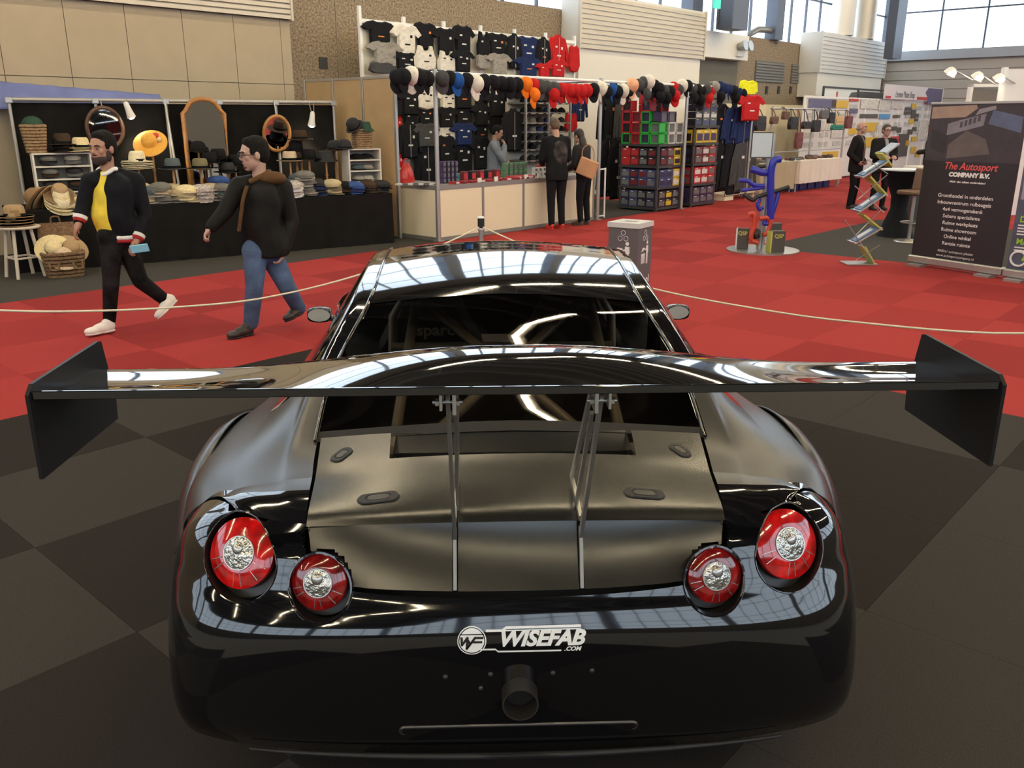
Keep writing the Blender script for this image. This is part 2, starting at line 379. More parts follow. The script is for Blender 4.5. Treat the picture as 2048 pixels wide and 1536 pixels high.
# ================================================================== THE CAR
CAR = thing('sports_car', 'black wide-bodied sports coupe with a huge rear wing and four round red tail lights', 'car', (0.02, 1.87, 0), math.radians(2.0))
m_black = M('gloss black paint', (0.0035,0.0035,0.0045), 0.06, coat=0.7, spec=0.5)
def carbon_mat(name, base, rough, scale):
    m = M(name, base, rough, metal=0.0, coat=0.25)
    nt = m.node_tree; b = nt.nodes['Principled BSDF']; b.inputs['Coat Roughness'].default_value = rough*0.8
    tc = nt.nodes.new('ShaderNodeTexCoord'); mp = nt.nodes.new('ShaderNodeMapping'); mp.inputs['Rotation'].default_value = (0, 0, math.radians(45))
    w = nt.nodes.new('ShaderNodeTexWave'); w.inputs['Scale'].default_value = scale; w.inputs['Distortion'].default_value = 0.0; w.bands_direction = 'DIAGONAL'
    r = nt.nodes.new('ShaderNodeValToRGB'); r.color_ramp.elements[0].color = (*[c*0.6 for c in base], 1); r.color_ramp.elements[1].color = (*[c*1.6 for c in base], 1)
    nt.links.new(tc.outputs['Object'], w.inputs['Vector']); nt.links.new(w.outputs['Fac'], r.inputs['Fac']); nt.links.new(r.outputs['Color'], b.inputs['Base Color'])
    n = nt.nodes.new('ShaderNodeTexNoise'); n.inputs['Scale'].default_value = 9; n.inputs['Detail'].default_value = 5
    mr = nt.nodes.new('ShaderNodeMapRange'); mr.inputs[3].default_value = rough*0.8; mr.inputs[4].default_value = rough*1.25
    nt.links.new(tc.outputs['Object'], n.inputs['Vector']); nt.links.new(n.outputs['Fac'], mr.inputs[0]); nt.links.new(mr.outputs[0], b.inputs['Roughness'])
    return m
m_carb = carbon_mat('matte carbon weave', (0.012,0.0115,0.010), 0.24, 62)
m_carb.node_tree.nodes['Principled BSDF'].inputs['Specular IOR Level'].default_value = 0.55
m_gcarb = M('lacquered carbon wing', (0.006,0.006,0.006), 0.05, coat=1.0)
m_fend = M('bare grey fender', (0.035,0.033,0.033), 0.30, metal=0.35, noise=0.25, scale=4, spec=0.8)
m_mblk = M('matte black', (0.012,0.011,0.012), 0.6)
m_plate = M('matte black endplate', (0.010,0.0085,0.009), 0.5, spec=0.2)
m_rub = M('tyre rubber', (0.012,0.012,0.012), 0.8)
m_tint = glass_mat('tinted car glass', (0.55,0.52,0.46))
m_met = M('brushed steel bracket', (0.50,0.48,0.44), 0.35, metal=0.9)
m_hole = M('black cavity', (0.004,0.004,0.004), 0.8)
def cr(a, b, c, d, t):
    t2 = t*t; t3 = t2*t
    return 0.5*((2*b)+(-a+c)*t+(2*a-5*b+4*c-d)*t2+(-a+3*b-3*c+d)*t3)
def crn(P, n):                                  # catmull-rom through a list of tuples, n steps per span
    out = []
    for i in range(len(P)-1):
        a, b, c, d = P[max(i-1,0)], P[i], P[i+1], P[min(i+2,len(P)-1)]
        for k in range(n):
            t = k/n; out.append(tuple(cr(*q, t) for q in zip(a, b, c, d)))
    out.append(tuple(P[-1])); return out
def pl(x, T):                                   # smooth 1-d table look-up
    if x <= T[0][0]: return T[0][1]
    for i in range(len(T)-1):
        (a, fa), (b, fb) = T[i], T[i+1]
        if x <= b:
            h = b-a; t = (x-a)/h
            m0 = (fb-T[i-1][1])/(b-T[i-1][0]) if i > 0 else (fb-fa)/h
            m1 = (T[i+2][1]-fa)/(T[i+2][0]-a) if i+2 < len(T) else (fb-fa)/h
            t2 = t*t; t3 = t2*t
            return (2*t3-3*t2+1)*fa+(t3-2*t2+t)*h*m0+(-2*t3+3*t2)*fb+(t3-t2)*h*m1
    return T[-1][1]
# stations: y, then eight (x, z) from the sill to the centre line
ST = [
 (0.40, (.945,.29),(.962,.45),(.968,.62),(.935,.775),(.80,.850),(.68,.872),(.575,.885),(0,.915)),
 (0.60, (.965,.52),(1.00,.62),(1.015,.70),(.965,.815),(.83,.872),(.70,.900),(.595,.915),(0,.945)),
 (0.93, (1.01,.69),(1.03,.73),(1.03,.76),(.965,.835),(.82,.895),(.68,1.005),(.585,1.045),(0,1.080)),
 (1.28, (.955,.60),(.995,.67),(1.00,.72),(.93,.82),(.80,.905),(.615,1.160),(.505,1.200),(0,1.235)),
 (1.65, (.87,.24),(.94,.42),(.955,.60),(.90,.80),(.80,.92),(.600,1.218),(.50,1.255),(0,1.288)),
 (2.05, (.87,.24),(.93,.42),(.945,.60),(.90,.80),(.80,.925),(.612,1.222),(.515,1.264),(0,1.300)),
 (2.45, (.87,.24),(.93,.42),(.945,.60),(.90,.80),(.80,.92),(.612,1.192),(.53,1.231),(0,1.268)),
 (3.00, (.87,.24),(.94,.42),(.955,.60),(.92,.78),(.80,.90),(.68,1.00),(.62,1.02),(0,1.06)),
 (3.35, (.95,.58),(.99,.66),(1.0,.70),(.94,.79),(.78,.87),(.66,.885),(.60,.895),(0,.93)),
 (3.75, (1.0,.67),(1.01,.70),(1.01,.73),(.94,.78),(.77,.82),(.65,.83),(.58,.84),(0,.88)),
 (4.20, (.93,.30),(.96,.42),(.955,.55),(.89,.70),(.74,.755),(.62,.765),(.56,.77),(0,.80)),
 (4.60, (.70,.25),(.76,.36),(.76,.46),(.72,.56),(.62,.61),(.52,.63),(.46,.64),(0,.66)),
]
NS, NC = 6, 5
rows = crn([tuple([s[0]]+[c for p in s[1:] for c in p]) for s in ST], NS)
sect = []                                        # dense sections: list of (y, [(x,z)...]) with NC steps per span
for r in rows:
    P = [(r[1+2*i], r[2+2*i]) for i in range(8)]
    P2 = P[:7]+[(P[7][0], P[7][1])]
    pts = []
    mir = P[6:7]
    for i in range(7):
        a = P[max(i-1,0)]; b = P[i]; c = P[i+1]; d = P[i+2] if i+2 < 8 else (-P[6][0], P[6][1])
        if i == 5: pass
        for k in range(NC): pts.append(tuple(cr(*q, k/NC) for q in zip(a, b, c, d)))
    pts.append(P[7]); sect.append((r[0], pts))
def panel(i0, i1, c0, c1, side, off=0.0):
    """rows i0..i1 and columns c0..c1 (dense) of the skin"""
    return [[(side*sect[i][1][c][0], sect[i][0], sect[i][1][c][1]+off) for c in range(c0, c1+1)] for i in range(i0, i1+1)]
nrow = len(sect)
def row_at(y): return min(range(nrow), key=lambda i: abs(sect[i][0]-y))
iF = row_at(1.42)
iG0, iG1 = row_at(0.62), row_at(1.28); iR1 = row_at(2.42); iW1 = row_at(3.25)
for sd, nm in ((-1,'left'), (1,'right')):
    MB().grid(panel(0, iF, 0, 4*NC, sd)).build('rear_fender', m_fend, CAR, smooth=60)
    MB().grid(panel(iF, nrow-1, 0, 4*NC, sd)).build('side_body', m_black, CAR, smooth=60)
    MB().grid(panel(0, row_at(0.93), 4*NC, 6*NC, sd)).build('quarter_panel', m_fend, CAR, smooth=60)
    MB().grid(panel(row_at(0.93), row_at(1.10), 4*NC, 6*NC, sd)).build('rear_pillar', m_black, CAR, smooth=60)
    MB().grid(panel(row_at(1.10), row_at(2.95), 4*NC, 5*NC-1, sd)).build('side_window', m_tint, CAR, smooth=60)
    MB().grid(panel(row_at(1.10), row_at(2.95), 5*NC-1, 6*NC, sd)).build('roof_rail', m_black, CAR, smooth=60)
    MB().grid(panel(row_at(2.95), nrow-1, 4*NC, 6*NC, sd)).build('front_wing', m_black, CAR, smooth=60)
    # raised drip moulding along the roof seam
    MB().path([(sd*(sect[i][1][6*NC][0]+0.006), sect[i][0], sect[i][1][6*NC][1]+0.004) for i in range(iG0, iR1)], 0.006, 6).build('roof_seam', m_black, CAR, smooth=60)
def centre(i0, i1, name, mat, off=0.0):
    rws = []
    for i in range(i0, i1+1):
        R = [(x, sect[i][0], z+off) for x, z in sect[i][1][6*NC:]]
        rws.append(R+[(-x, y, z) for x, y, z in R[-2::-1]])
    return MB().grid(rws).build(name, mat, CAR, smooth=60)
centre(iG0, iG1, 'rear_window', m_tint)
centre(iG0, iG0+1, 'window_frit', m_hole, 0.0015)
centre(iG1, iR1, 'roof', m_black, 0.003)
centre(iR1, iW1, 'windscreen', m_tint)
centre(iW1, nrow-1, 'bonnet', m_black)
# nose closing panel
nose = [(sd*x, 4.6, z) for sd in (1,) for x, z in sect[-1][1]]
nose = nose+[(-x, y, z) for x, y, z in nose[-2::-1]]
MB().add([(x*0.96, y+0.06, z) for x, y, z in nose]+[(x, y, z) for x, y, z in nose], [tuple(range(len(nose)))]+[(i, i+1, len(nose)+i+1, len(nose)+i) for i in range(len(nose)-1)]).build('front_bumper', m_black, CAR)
MB().b2((-0.86,0.35,0.14), (0.86,4.5,0.22)).build('underbody', m_mblk, CAR)
# ---- rear fascia from plan curves
X_Z = [(.25,.925),(.33,.945),(.45,.962),(.60,.968),(.70,.955),(.775,.925),(.82,.875),(.85,.80)]
P_Z = [(.25,6.5),(.36,5.5),(.48,4.4),(.60,3.4),(.70,2.9),(.85,2.7)]
YE_Z = [(.25,.26),(.36,.33),(.48,.38),(.60,.40),(.85,.40)]
YC_Z = [(.25,.075),(.30,.045),(.36,.025),(.45,.012),(.55,.002),(.61,.006),(.66,.026),(.70,.048),(.75,.068),(.80,.088),(.85,.135)]
YE = 0.40
def fy(x, z):
    X = pl(z, X_Z); q = min(abs(x)/X, 1.0); yc = pl(z, YC_Z); p = pl(z, P_Z)
    return yc+(pl(z, YE_Z)-yc)*(1-(1-q**p)**(1/p))
LIGHTS = [(sd*lx, lz, lr) for sd in (-1, 1) for lx, lz, lr in ((.724,.762,.104), (.506,.722,.081))]
def VS(lr): return 0.88 if lr > .09 else 0.97          # slightly flattened openings
NX, NZ = 220, 84
zz = [.25+.60*k/NZ for k in range(NZ+1)]
def qx(j):
    t = -1+2*j/NX; return t if abs(t) < 0.8 else t        # even columns
vs = []; 
for z in zz:
    X = pl(z, X_Z)
    for j in range(NX+1):
        x = qx(j)*X
        zb = z
        low = 0.0
        zl = .195+.085*(abs(x)/.93)**2.2; z2 = zl+(z-.25)*(.40-zl)/.15 if z < .40 else z
        vs.append([x, fy(x, z), z2])
def inl(x, z, e=0.0):
    for lx, lz, lr in LIGHTS:
        if (x-lx)**2+((z-lz)/VS(lr))**2 < (lr+e)**2: return (lx, lz, lr)
    return None
def zlip(x): return 0.699+0.10*abs(x)**2.2
faces = []; W1 = NX+1
for i in range(NZ):
    for j in range(NX):
        a, b, c, d = i*W1+j, i*W1+j+1, (i+1)*W1+j+1, (i+1)*W1+j
        x = (vs[a][0]+vs[c][0])/2; z = (vs[a][2]+vs[c][2])/2
        if inl(x, z): continue
        if abs(x) < 0.552-0.02*(0.85-z) and z > zlip(x): continue
        faces.append((a, b, c, d))
from collections import Counter
ec = Counter()
for q in faces:
    for k in range(4): ec[tuple(sorted((q[k], q[(k+1) % 4])))] += 1
bnd = {v for e, n in ec.items() if n == 1 for v in e}
for v in bnd:
    x, y, z = vs[v]
    best = None
    for lx, lz, lr in LIGHTS:
        d = math.hypot(x-lx, (z-lz)/VS(lr))
        if abs(d-lr) < 0.014: best = (lx+(x-lx)/d*lr, lz+(z-lz)/d*lr)
    if best: vs[v] = [best[0], fy(best[0], best[1]), best[1]]
    elif abs(x) < 0.54 and abs(z-zlip(x)) < 0.010: vs[v] = [x, fy(x, zlip(x)), zlip(x)]
fas = MB().add(vs, faces).build('rear_bumper', m_black, CAR, smooth=50)
# corner shoulder between fascia top and the quarter panels: black cap then bare fender
for sd in (-1, 1):
    nT = 14; top0 = []; top1 = []
    s0 = sect[0][1]
    cpts = [s0[c] for c in range(3*NC+2, 6*NC+1)]       # from shoulder in to the trunk seam
    n = len(cpts)-1
    for k in range(n+1):
        x = 0.80-(0.80-0.552)*k/n; top0.append((sd*x, fy(x, .85), .85))
        top1.append((sd*cpts[k][0], 0.40, cpts[k][1]))
    rws = []
    for i in range(nT+1):
        t = i/nT; rws.append([tuple(a+(b-a)*t for a, b in zip(p, q)) for p, q in zip(top0, top1)])
        rws[-1] = [(x, y, z+0.012*math.sin(PI*t)) for x, y, z in rws[-1]]
    MB().grid(rws[:10]).build('corner_cap', m_black, CAR, smooth=50)
    MB().grid(rws[9:]).build('quarter_panel', m_fend, CAR, smooth=50)
    # side filler from the fascia edge to the shoulder
    ed = [(sd*pl(z, X_Z), pl(z, YE_Z), z) for z in [.25+.6*k/10 for k in range(11)]]
    sec = [(sd*x, 0.40, z) for x, z in s0[0:3*NC+3]]
    e2 = [ed[min(10, round(k*10/(len(sec)-1)))] for k in range(len(sec))]
    MB().grid([e2, [(a[0], a[1]+0.002, a[2]) for a in sec]]).build('side_joint', m_black, CAR, smooth=50)
    E0 = [(.40,.625),(.50,.655),(.60,.70),(.75,.74),(.93,.755),(1.1,.74),(1.25,.70),(1.4,.625)]
    lo = crn(E0, 4)
    MB().grid([[(sd*(1.040-.05*abs((y-.93)/.5)**3), y, z) for y, z in lo], [(sd*(1.046-.05*abs((y-.93)/.5)**3), y, z+.03) for y, z in lo], [(sd*(1.020-.05*abs((y-.93)/.5)**3), y, z+.066) for y, z in lo], [(sd*(.965-.03*abs((y-.93)/.5)**3), y, z+.098) for y, z in lo]]).build('arch_flare', m_fend, CAR, smooth=60).modifiers.new('shell', 'SOLIDIFY').thickness = 0.006
# ---- trunk lid: carbon top with a notch, carbon face with two slots
ZF = 0.852
def tw(y): return pl(y, [(0.17,.549),(0.40,.565),(0.62,.585)])
def tz(x, y):
    e = pl(y, [(.165,.846),(.20,.862),(.40,.885),(.46,.897),(.62,.925)]); c = pl(y, [(.165,.852),(.20,.872),(.40,.915),(.46,.925),(.62,.948)])
    q = min(abs(x)/tw(y), 1); return c+(e-c)*q**2+0.002
ux = [-1+2*k/60 for k in range(61)]
ys = [.165+.005*k for k in range(4)]+[.19+.27*k/16 for k in range(17)]+[.46+.15*k/8 for k in range(1, 9)]
def nx_(y, u):
    x = u*tw(y)
    return x
rws = []
for y in ys: rws.append([(nx_(y,u), y, tz(nx_(y,u), y)) for u in ux])
iN = ys.index(.46)
def notch(i, j): return i >= iN and abs((ux[j]+ux[j+1])/2) < 0.625
lid = MB().grid(rws, skip=notch)
o = lid.build('boot_lid', m_carb, CAR, smooth=40)
# face
SLOT = 0.0075
def facegrid(x0, x1):
    n = max(2, int((x1-x0)/0.008)); R = []
    for k in range(21):
        t = k/20
        r = []
        for j in range(n+1):
            u = (x0+(x1-x0)*j/n)
            zl = zlip(u)+0.006; z = tz(u, .165)*(1-t)+zl*t
            y = .165-0.012*math.sin(PI*min(1, t*1.0))*0+(.070-.165)*t+0.010*t*(1-t)*4
            w = u*(1-0.045*t) if abs(u) > 0.4 else u
            r.append((w, y+0.5*(fy(w, max(z, .71))-fy(0, max(z, .71))), z))
        R.append(r)
    return R
for a, b in ((-.549, -.163-SLOT), (-.163+SLOT, .163-SLOT), (.163+SLOT, .549)):
    FG = facegrid(a, b)
    o = MB().grid(FG, skip=lambda i, j: inl(FG[i][j][0], FG[i][j][2], -.003)).build('boot_lid_face', m_carb, CAR, smooth=40)
MB().grid([[(x, .185+0.35*abs(x)**2.5, .86) for x in (-.53,-.3,0,.3,.53)], [(x, .10+.35*abs(x)**2.5, .66) for x in (-.53,-.3,0,.3,.53)]]).build('boot_cavity', m_hole, CAR)
# recessed tray below the notch, with raised lip edge
MB().grid([[(x, .572, .886) for x in (-.352,0,.352)], [(x, .585, .905) for x in (-.352,0,.352)], [(x, .606, .940) for x in (-.352,0,.352)]]).build('scuttle_tray', m_carb, CAR, smooth=60)
for x in (-.353, .353): MB().grid([[(x, .452, .87), (x, .61, .90)], [(x, .452, tz(x,.46)), (x, .61, tz(x,.61))]]).build('notch_wall', m_carb, CAR)
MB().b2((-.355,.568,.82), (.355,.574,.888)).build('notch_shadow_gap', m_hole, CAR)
# flush catches on the lid
def catch(x, y, ang, L=.105, B=.042):
    poly = []
    for k in range(28):
        a = 2*PI*k/28; e = 1.0 if math.cos(a) < 0 else 0.8
        px = (L/2-B/2)*(1 if math.cos(a) > 0 else -1)+B/2*math.cos(a)*1.0; py = B/2*math.sin(a)
        poly.append((px, py))
    c, s = math.cos(ang), math.sin(ang)
    def P(sc, dz): 
        r = []
        for px, py in poly:
            X = x+(px*c-py*s)*sc; Y = y+(px*s+py*c)*sc; r.append((X, Y, tz(X, Y)+dz))
        return r
    A, B_, C, D_ = P(1.0, .001), P(.94, .0045), P(.62, .0045), P(.58, .002)
    mb = MB(); n = 28
    mb.add(A+B_+C+D_, [(r*n+k, r*n+(k+1) % n, (r+1)*n+(k+1) % n, (r+1)*n+k) for r in range(3) for k in range(n)]+[tuple(range(3*n, 4*n))])
    pt = mb.build('boot_catch', m_mblk, CAR, smooth=40)
    E_ = P(.5, .0045); MB().add(E_, [tuple(range(n))]).build('release_button', M('catch button', (0.03,0.029,0.027), 0.4), pt)
catch(-.372, .262, .12, .115, .045); catch(.350, .262, -.12, .115, .045)
catch(-.505, .50, 1.0, .08, .042); catch(.500, .50, -1.0, .08, .042)
# ---- tail lights
m_red = M('red lens', (0.52,0.006,0.006), 0.12, coat=1.0, noise=0.55, scale=26, emit=(1.0,0.02,0.01), estr=0.0)
m_redd = M('deep red lens', (0.22,0.004,0.004), 0.12, coat=1.0, noise=0.6, scale=30)
m_clear = M('clear reflector', (0.55,0.54,0.50), 0.18, metal=0.85, noise=0.35, scale=60, bump=1.0, bscale=70, coat=1.0)
m_ring = M('lens rim', (0.5,0.48,0.46), 0.25, metal=0.8)
m_can = M('lamp housing black', (0.012,0.010,0.009), 0.35)
for n, (lx, lz, lr) in enumerate(LIGHTS):
    big = lr > .09
    e = lr*0.7
    gx = (fy(lx+e, lz)-fy(lx-e, lz))/(2*e); gz = (fy(lx, lz+e)-fy(lx, lz-e))/(2*e)
    nrm = Vector((gx*.9, -1.0, gz*.7)).normalized()
    ly = 0.016 if big else 0.020
    root = bpy.data.objects.new('tail_light', None); COL.objects.link(root); root.parent = CAR
    q = Vector((0,-1,0)).rotation_difference(nrm); yc0 = sum(fy(lx+lr*math.cos(k*PI/16), lz+lr*math.sin(k*PI/16)) for k in range(32))/32
    root.location = (lx, yc0, lz); root.rotation_mode = 'QUATERNION'; root.rotation_quaternion = q; qi = q.inverted()
    tube = []
    for k in range(41):
        a = 2*PI*k/40; x = lr*math.cos(a); z = lr*math.sin(a)*VS(lr)
        p_ = qi @ Vector((x, fy(lx+x, lz+z)-yc0, z)); tube.append((p_.x, p_.z, p_.y))
    MB().grid([[(x, y-0.001, z) for x, z, y in tube], [(x*.97, ly+0.02, z*.97) for x, z, y in tube]]).build('housing', m_can, root, smooth=60)
    MB().path([(x, y-0.001, z) for x, z, y in tube[:-1]], 0.0022 if big else 0.0048, 6, closed=True).build('bezel', m_black, root, smooth=60)
    MB().add([(lr*math.cos(2*PI*k/40), ly+0.02, lr*math.sin(2*PI*k/40)) for k in range(40)], [tuple(range(40))]).build('back_plate', m_can, root)
    R = lr*0.905; r2 = lr*(0.42 if big else 0.45)
    def lens(rr, bulge, lo, hi):
        return [(hi-(hi-lo)*t, bulge(t)) for t in rr]
    ox, oz = math.copysign(.006, lx), (.012 if big else .010)
    mat = Matrix.Translation((ox, ly, oz)) @ Matrix.Rotation(PI/2, 4, 'X')
    prof = [(R, -0.006), (R*0.99, 0.006)]+[(R-(R-r2)*t/6, 0.006+0.013*math.sin(PI/2*t/6)) for t in range(1, 7)]
    lensob = MB().lathe(prof, 40, mat=mat).build('lens', m_red if big else m_redd, root, smooth=50)
    for k, a in enumerate((PI*1.08, PI*1.18, PI*1.45, PI*1.54, PI*1.72, PI*1.86)):   # moulded facet ribs in the lower half of the lens
        p0 = (ox+R*0.93*math.cos(a), ly-0.0095, oz+R*0.93*math.sin(a)); p1 = (ox+r2*1.15*math.cos(a), ly-0.0195, oz+r2*1.15*math.sin(a))
        MB().path([p0, p1], 0.0013, 6).build('lens_rib', m_ring, lensob)
    prof = [(r2, 0.018), (r2*0.98, 0.021)]+[(r2*(1-t/6), 0.021+0.008*math.sin(PI/2*t/6)) for t in range(1, 7)]
    ctr = MB().lathe(prof, 32, mat=mat).build('reflector', m_clear, root, smooth=50)
    MB().path([(ox+r2*math.cos(2*PI*k/32), ly-0.020, oz+r2*math.sin(2*PI*k/32)) for k in range(32)], 0.0022, 6, closed=True).build('rim', m_ring, root, smooth=60)
    MB().ell((ox, ly-0.027, oz+0.012), (.016,.008,.016), 12, 6).build('bulb', m_ring, ctr, smooth=80)
# ---- exhaust, plate bolts, lower trim strip
ex = bpy.data.objects.new('exhaust', None); COL.objects.link(ex); ex.parent = CAR; ex.location = (0.0, -.008, 0.445)
mat = Matrix.Rotation(PI/2, 4, 'X')
MB().lathe([(.046,-.25),(.046,.035),(.043,.035),(.041,-.2)], 36, mat=mat).build('tailpipe', M('heat-dulled steel', (0.16,0.14,0.125), 0.38, metal=0.9), ex, smooth=40)
MB().lathe([(.0415,-.02),(.0005,-.021)], 24, mat=mat).build('pipe_bore', m_hole, ex)
for x, z in ((-.19,.50), (-.075,.505), (.085,.505), (.185,.51), (-.10,.46)):
    MB().ell((x, fy(x,z)-.002, z), (.007,.004,.007), 10, 5).build('plate_bolt', M('dull bolt', (0.06,0.055,0.05), 0.5, metal=0.5), CAR, smooth=60)
tr = []
for k in range(44):
    a = 2*PI*k/44; x = .30*(1 if math.cos(a) > 0 else -1)+.014*math.cos(a); z = .315+.015*math.sin(a)
    tr.append((x, fy(x, z)-.004, z))
MB().path(tr, .006, 6, closed=True).build('diffuser_trim', M('trim edge', (0.10,0.095,0.088), 0.25, metal=0.7), CAR, smooth=60)
MB().add([(x, y-.001, z) for x, y, z in tr], [tuple(range(44))]).build('trim_insert', m_mblk, CAR)
MB().path([(x, fy(x,.262)-.012-.02*(1-(x/.8)**2), .225+.03*(x/.8)**2) for x in [-.72+.06*k for k in range(25)]], [.004+.006*math.sin(PI*k/24) for k in range(25)], 6).build('diffuser_lip', m_mblk, CAR, smooth=60)
# ---- printed maker's logo on the bumper
m_dec = M('white vinyl', (0.88,0.86,0.83), 0.45)
def wrap(me, x0, z0, off, name, mat, parent):
    for v in me.vertices:
        x = x0+v.co.x; z = z0+v.co.y; v.co = Vector((x, fy(x, z)-off, z))
    return mobj(name, me, mat, parent)
dec = bpy.data.objects.new('bumper_decal', None); COL.objects.link(dec); dec.parent = CAR
DZ = 0.607
me = text_mesh('WISEFAB', .0535, shear=.32, offset=.0022, sx=1.04, space=.98); wrap(me, .052, DZ-.001, .0022, 'lettering', m_dec, dec)
me = text_mesh('.COM', .0165, shear=.3, offset=.0006); wrap(me, .133, DZ-.029, .0022, 'lettering', m_dec, dec)
def decal(polys, name, off=.0018, mat=m_dec):
    mb = MB()
    for p in polys: mb.add([(x, fy(x, z)-off, z) for x, z in p], [tuple(range(len(p)))])
    return mb.build(name, mat, dec)
def strip(p, w):
    out = []
    for (x0,z0), (x1,z1) in zip(p[:-1], p[1:]): out.append([(x0,z0-w/2), (x1,z1-w/2), (x1,z1+w/2), (x0,z0+w/2)])
    return out
decal(strip([(-.086,DZ+.0215),(-.045,DZ+.0215),(-.035,DZ+.028),(.155,DZ+.029)], .006), 'stripe')
decal(strip([(-.040,DZ+.0215),(-.030,DZ+.0215)], .003)+strip([(-.035,DZ+.021),(.155,DZ+.0225)], .0025), 'stripe')
decal(strip([(-.10,DZ-.0265),(-.062,DZ-.0265),(-.055,DZ-.033),(.105,DZ-.033)], .0045), 'stripe')
cx, cz = -.121, DZ-.003; rr = .0365
ring = [(cx+rr*math.cos(2*PI*k/40), cz+rr*math.sin(2*PI*k/40)) for k in range(41)]; ring2 = [(cx+rr*.93*math.cos(2*PI*k/40), cz+rr*.93*math.sin(2*PI*k/40)) for k in range(41)]
decal([[ring[k], ring[k+1], ring2[k+1], ring2[k]] for k in range(40)], 'emblem_ring', .0022)
disc = [(cx+rr*.86*math.cos(2*PI*k/40), cz+rr*.86*math.sin(2*PI*k/40)) for k in range(40)]
decal([disc], 'emblem_disc', .0020)
decal(strip([(cx-.031,cz+.0165),(cx+.031,cz+.0165)], .0022), 'emblem_line', .0024, m_black)
def stroke(P, w):
    out = []
    for (x0,z0), (x1,z1) in zip(P[:-1], P[1:]):
        L = math.hypot(x1-x0, z1-z0); nx, nz = -(z1-z0)/L*w/2, (x1-x0)/L*w/2; ex, ez = (x1-x0)/L*w*.4, (z1-z0)/L*w*.4
        out.append([(cx+x0+nx-ex,cz+z0+nz-ez), (cx+x1+nx+ex,cz+z1+nz+ez), (cx+x1-nx+ex,cz+z1-nz+ez), (cx+x0-nx-ex,cz+z0-nz-ez)])
    return out
decal(stroke([(-.026,.008),(-.025,-.010),(-.011,.008)], .0058)+stroke([(-.011,.008),(-.013,-.020),(.008,.008),(.027,.008)], .0058)+stroke([(.003,-.003),(.024,-.003)], .0055), 'emblem_letters', .0024, m_black)
# ---- rear wing
WG = bpy.data.objects.new('rear_wing', None); COL.objects.link(WG); WG.parent = CAR
YT, YL, ZT = -.19, .105, 1.332
HS = 1.0
def wz_lead(x):
    q = abs(x); return 1.296+0.048*(1-min(1, max(0, (q-.12)/.62)))**1.3 if q > .12 else 1.344
def smoothstep(t): t = max(0, min(1, t)); return t*t*(3-2*t)
def lead(x): return 1.294+0.050*(1-smoothstep((abs(x)-.05)/.72))
upper = []; lower = []
NW = 100
for j in range(NW+1):
    x = -HS+2*HS*j/NW; zl = lead(x); ru = []; rl = []
    cy = YL-0.0
    for k in range(15):
        t = k/14; y = cy+(YT-cy)*t
        base = zl+(ZT-zl)*t
        camb = -0.022*math.sin(PI*t)*(0.5+0.5*smoothstep((abs(x)-.1)/.8)) + 0.030*math.sin(PI*t)*(1-smoothstep((abs(x)-.05)/.75))
        th = 0.030*(math.sqrt(max(t,0))*1.2*(1-t)**0.9)+0.003
        ru.append((x, y, base+camb+th*0.5)); rl.append((x, y, base+camb-th*0.75))
    upper.append(ru); lower.append(rl)
mb = MB(); mb.grid([u+l[::-1]+[u[0]] for u, l in zip(upper, lower)])
el = mb.build('wing_element', m_gcarb, WG, smooth=35)
MB().b2((-HS, YT-.004, ZT-.014), (HS, YT+.003, ZT+.004)).build('trailing_lip', m_gcarb, WG, bevel=.0015)
for sd in (-1, 1):
    poly = [(YT-.012,1.148),(.180,1.146),(.186,1.20),(.150,1.352),(.135,1.356),(YT+.01,1.348),(YT-.012,1.330)]
    mt = Matrix.Translation((sd*HS, 0, 0)) @ Matrix.Rotation(PI/2, 4, 'Z')
    MB().prism(poly, -.004, .004, mt).build('endplate', m_plate, WG)
for sd in (-1, 1):
    ur = bpy.data.objects.new('wing_upright', None); COL.objects.link(ur); ur.parent = WG
    xb, xt = sd*.163, sd*.163+(0.022 if sd > 0 else -0.004)
    def bar(p, q, w, name, m=m_met, parent=None):
        p = Vector(p); q = Vector(q); d = (q-p).normalized(); s = Vector((1,0,0)); nrm = d.cross(s).normalized()*w/2; h = Vector((.0045,0,0))
        vs8 = [p-nrm-h, p-nrm+h, p+nrm+h, p+nrm-h, q-nrm-h, q-nrm+h, q+nrm+h, q+nrm-h]
        return MB().add(vs8, [(0,1,2,3),(4,7,6,5),(0,4,5,1),(1,5,6,2),(2,6,7,3),(3,7,4,0)]).build(name, m, parent or ur)
    bar((xb,.080,.705), (xb,.140,.85), .020, 'lower_strut', m_alud); bar((xb,.13,.83), (xt,-.012,1.262), .022, 'rear_strut')
    bar((xb-.004*sd,.34,.900), (xt-.02*sd,.02,1.255), .018, 'front_strut'); bar((xb-.004*sd,.33,.905), (xb,.14,.872), .016, 'foot_rail')
    bar((xb-.006*sd,.20,.885), (xt-.016*sd,.03,1.20), .012, 'brace')
    MB().b2((xt-.016*sd-.004, -.05, 1.225), (xt-.016*sd+.004, .06, 1.315)).build('wing_bracket', m_met, ur)
    MB().b2((xt+.014*sd-.003, -.05, 1.235), (xt+.014*sd+.003, .05, 1.315)).build('wing_bracket', m_met, ur)
    MB().path([(xt-.034,-.018,1.245), (xt+.034,-.018,1.245)], .0045, 8).build('bolt', m_met, ur, smooth=40)
    for e in (-.024, .024): MB().path([(xt+e-.004,-.018,1.245), (xt+e+.004,-.018,1.245)], .0095, 6).build('nut', m_met, ur)
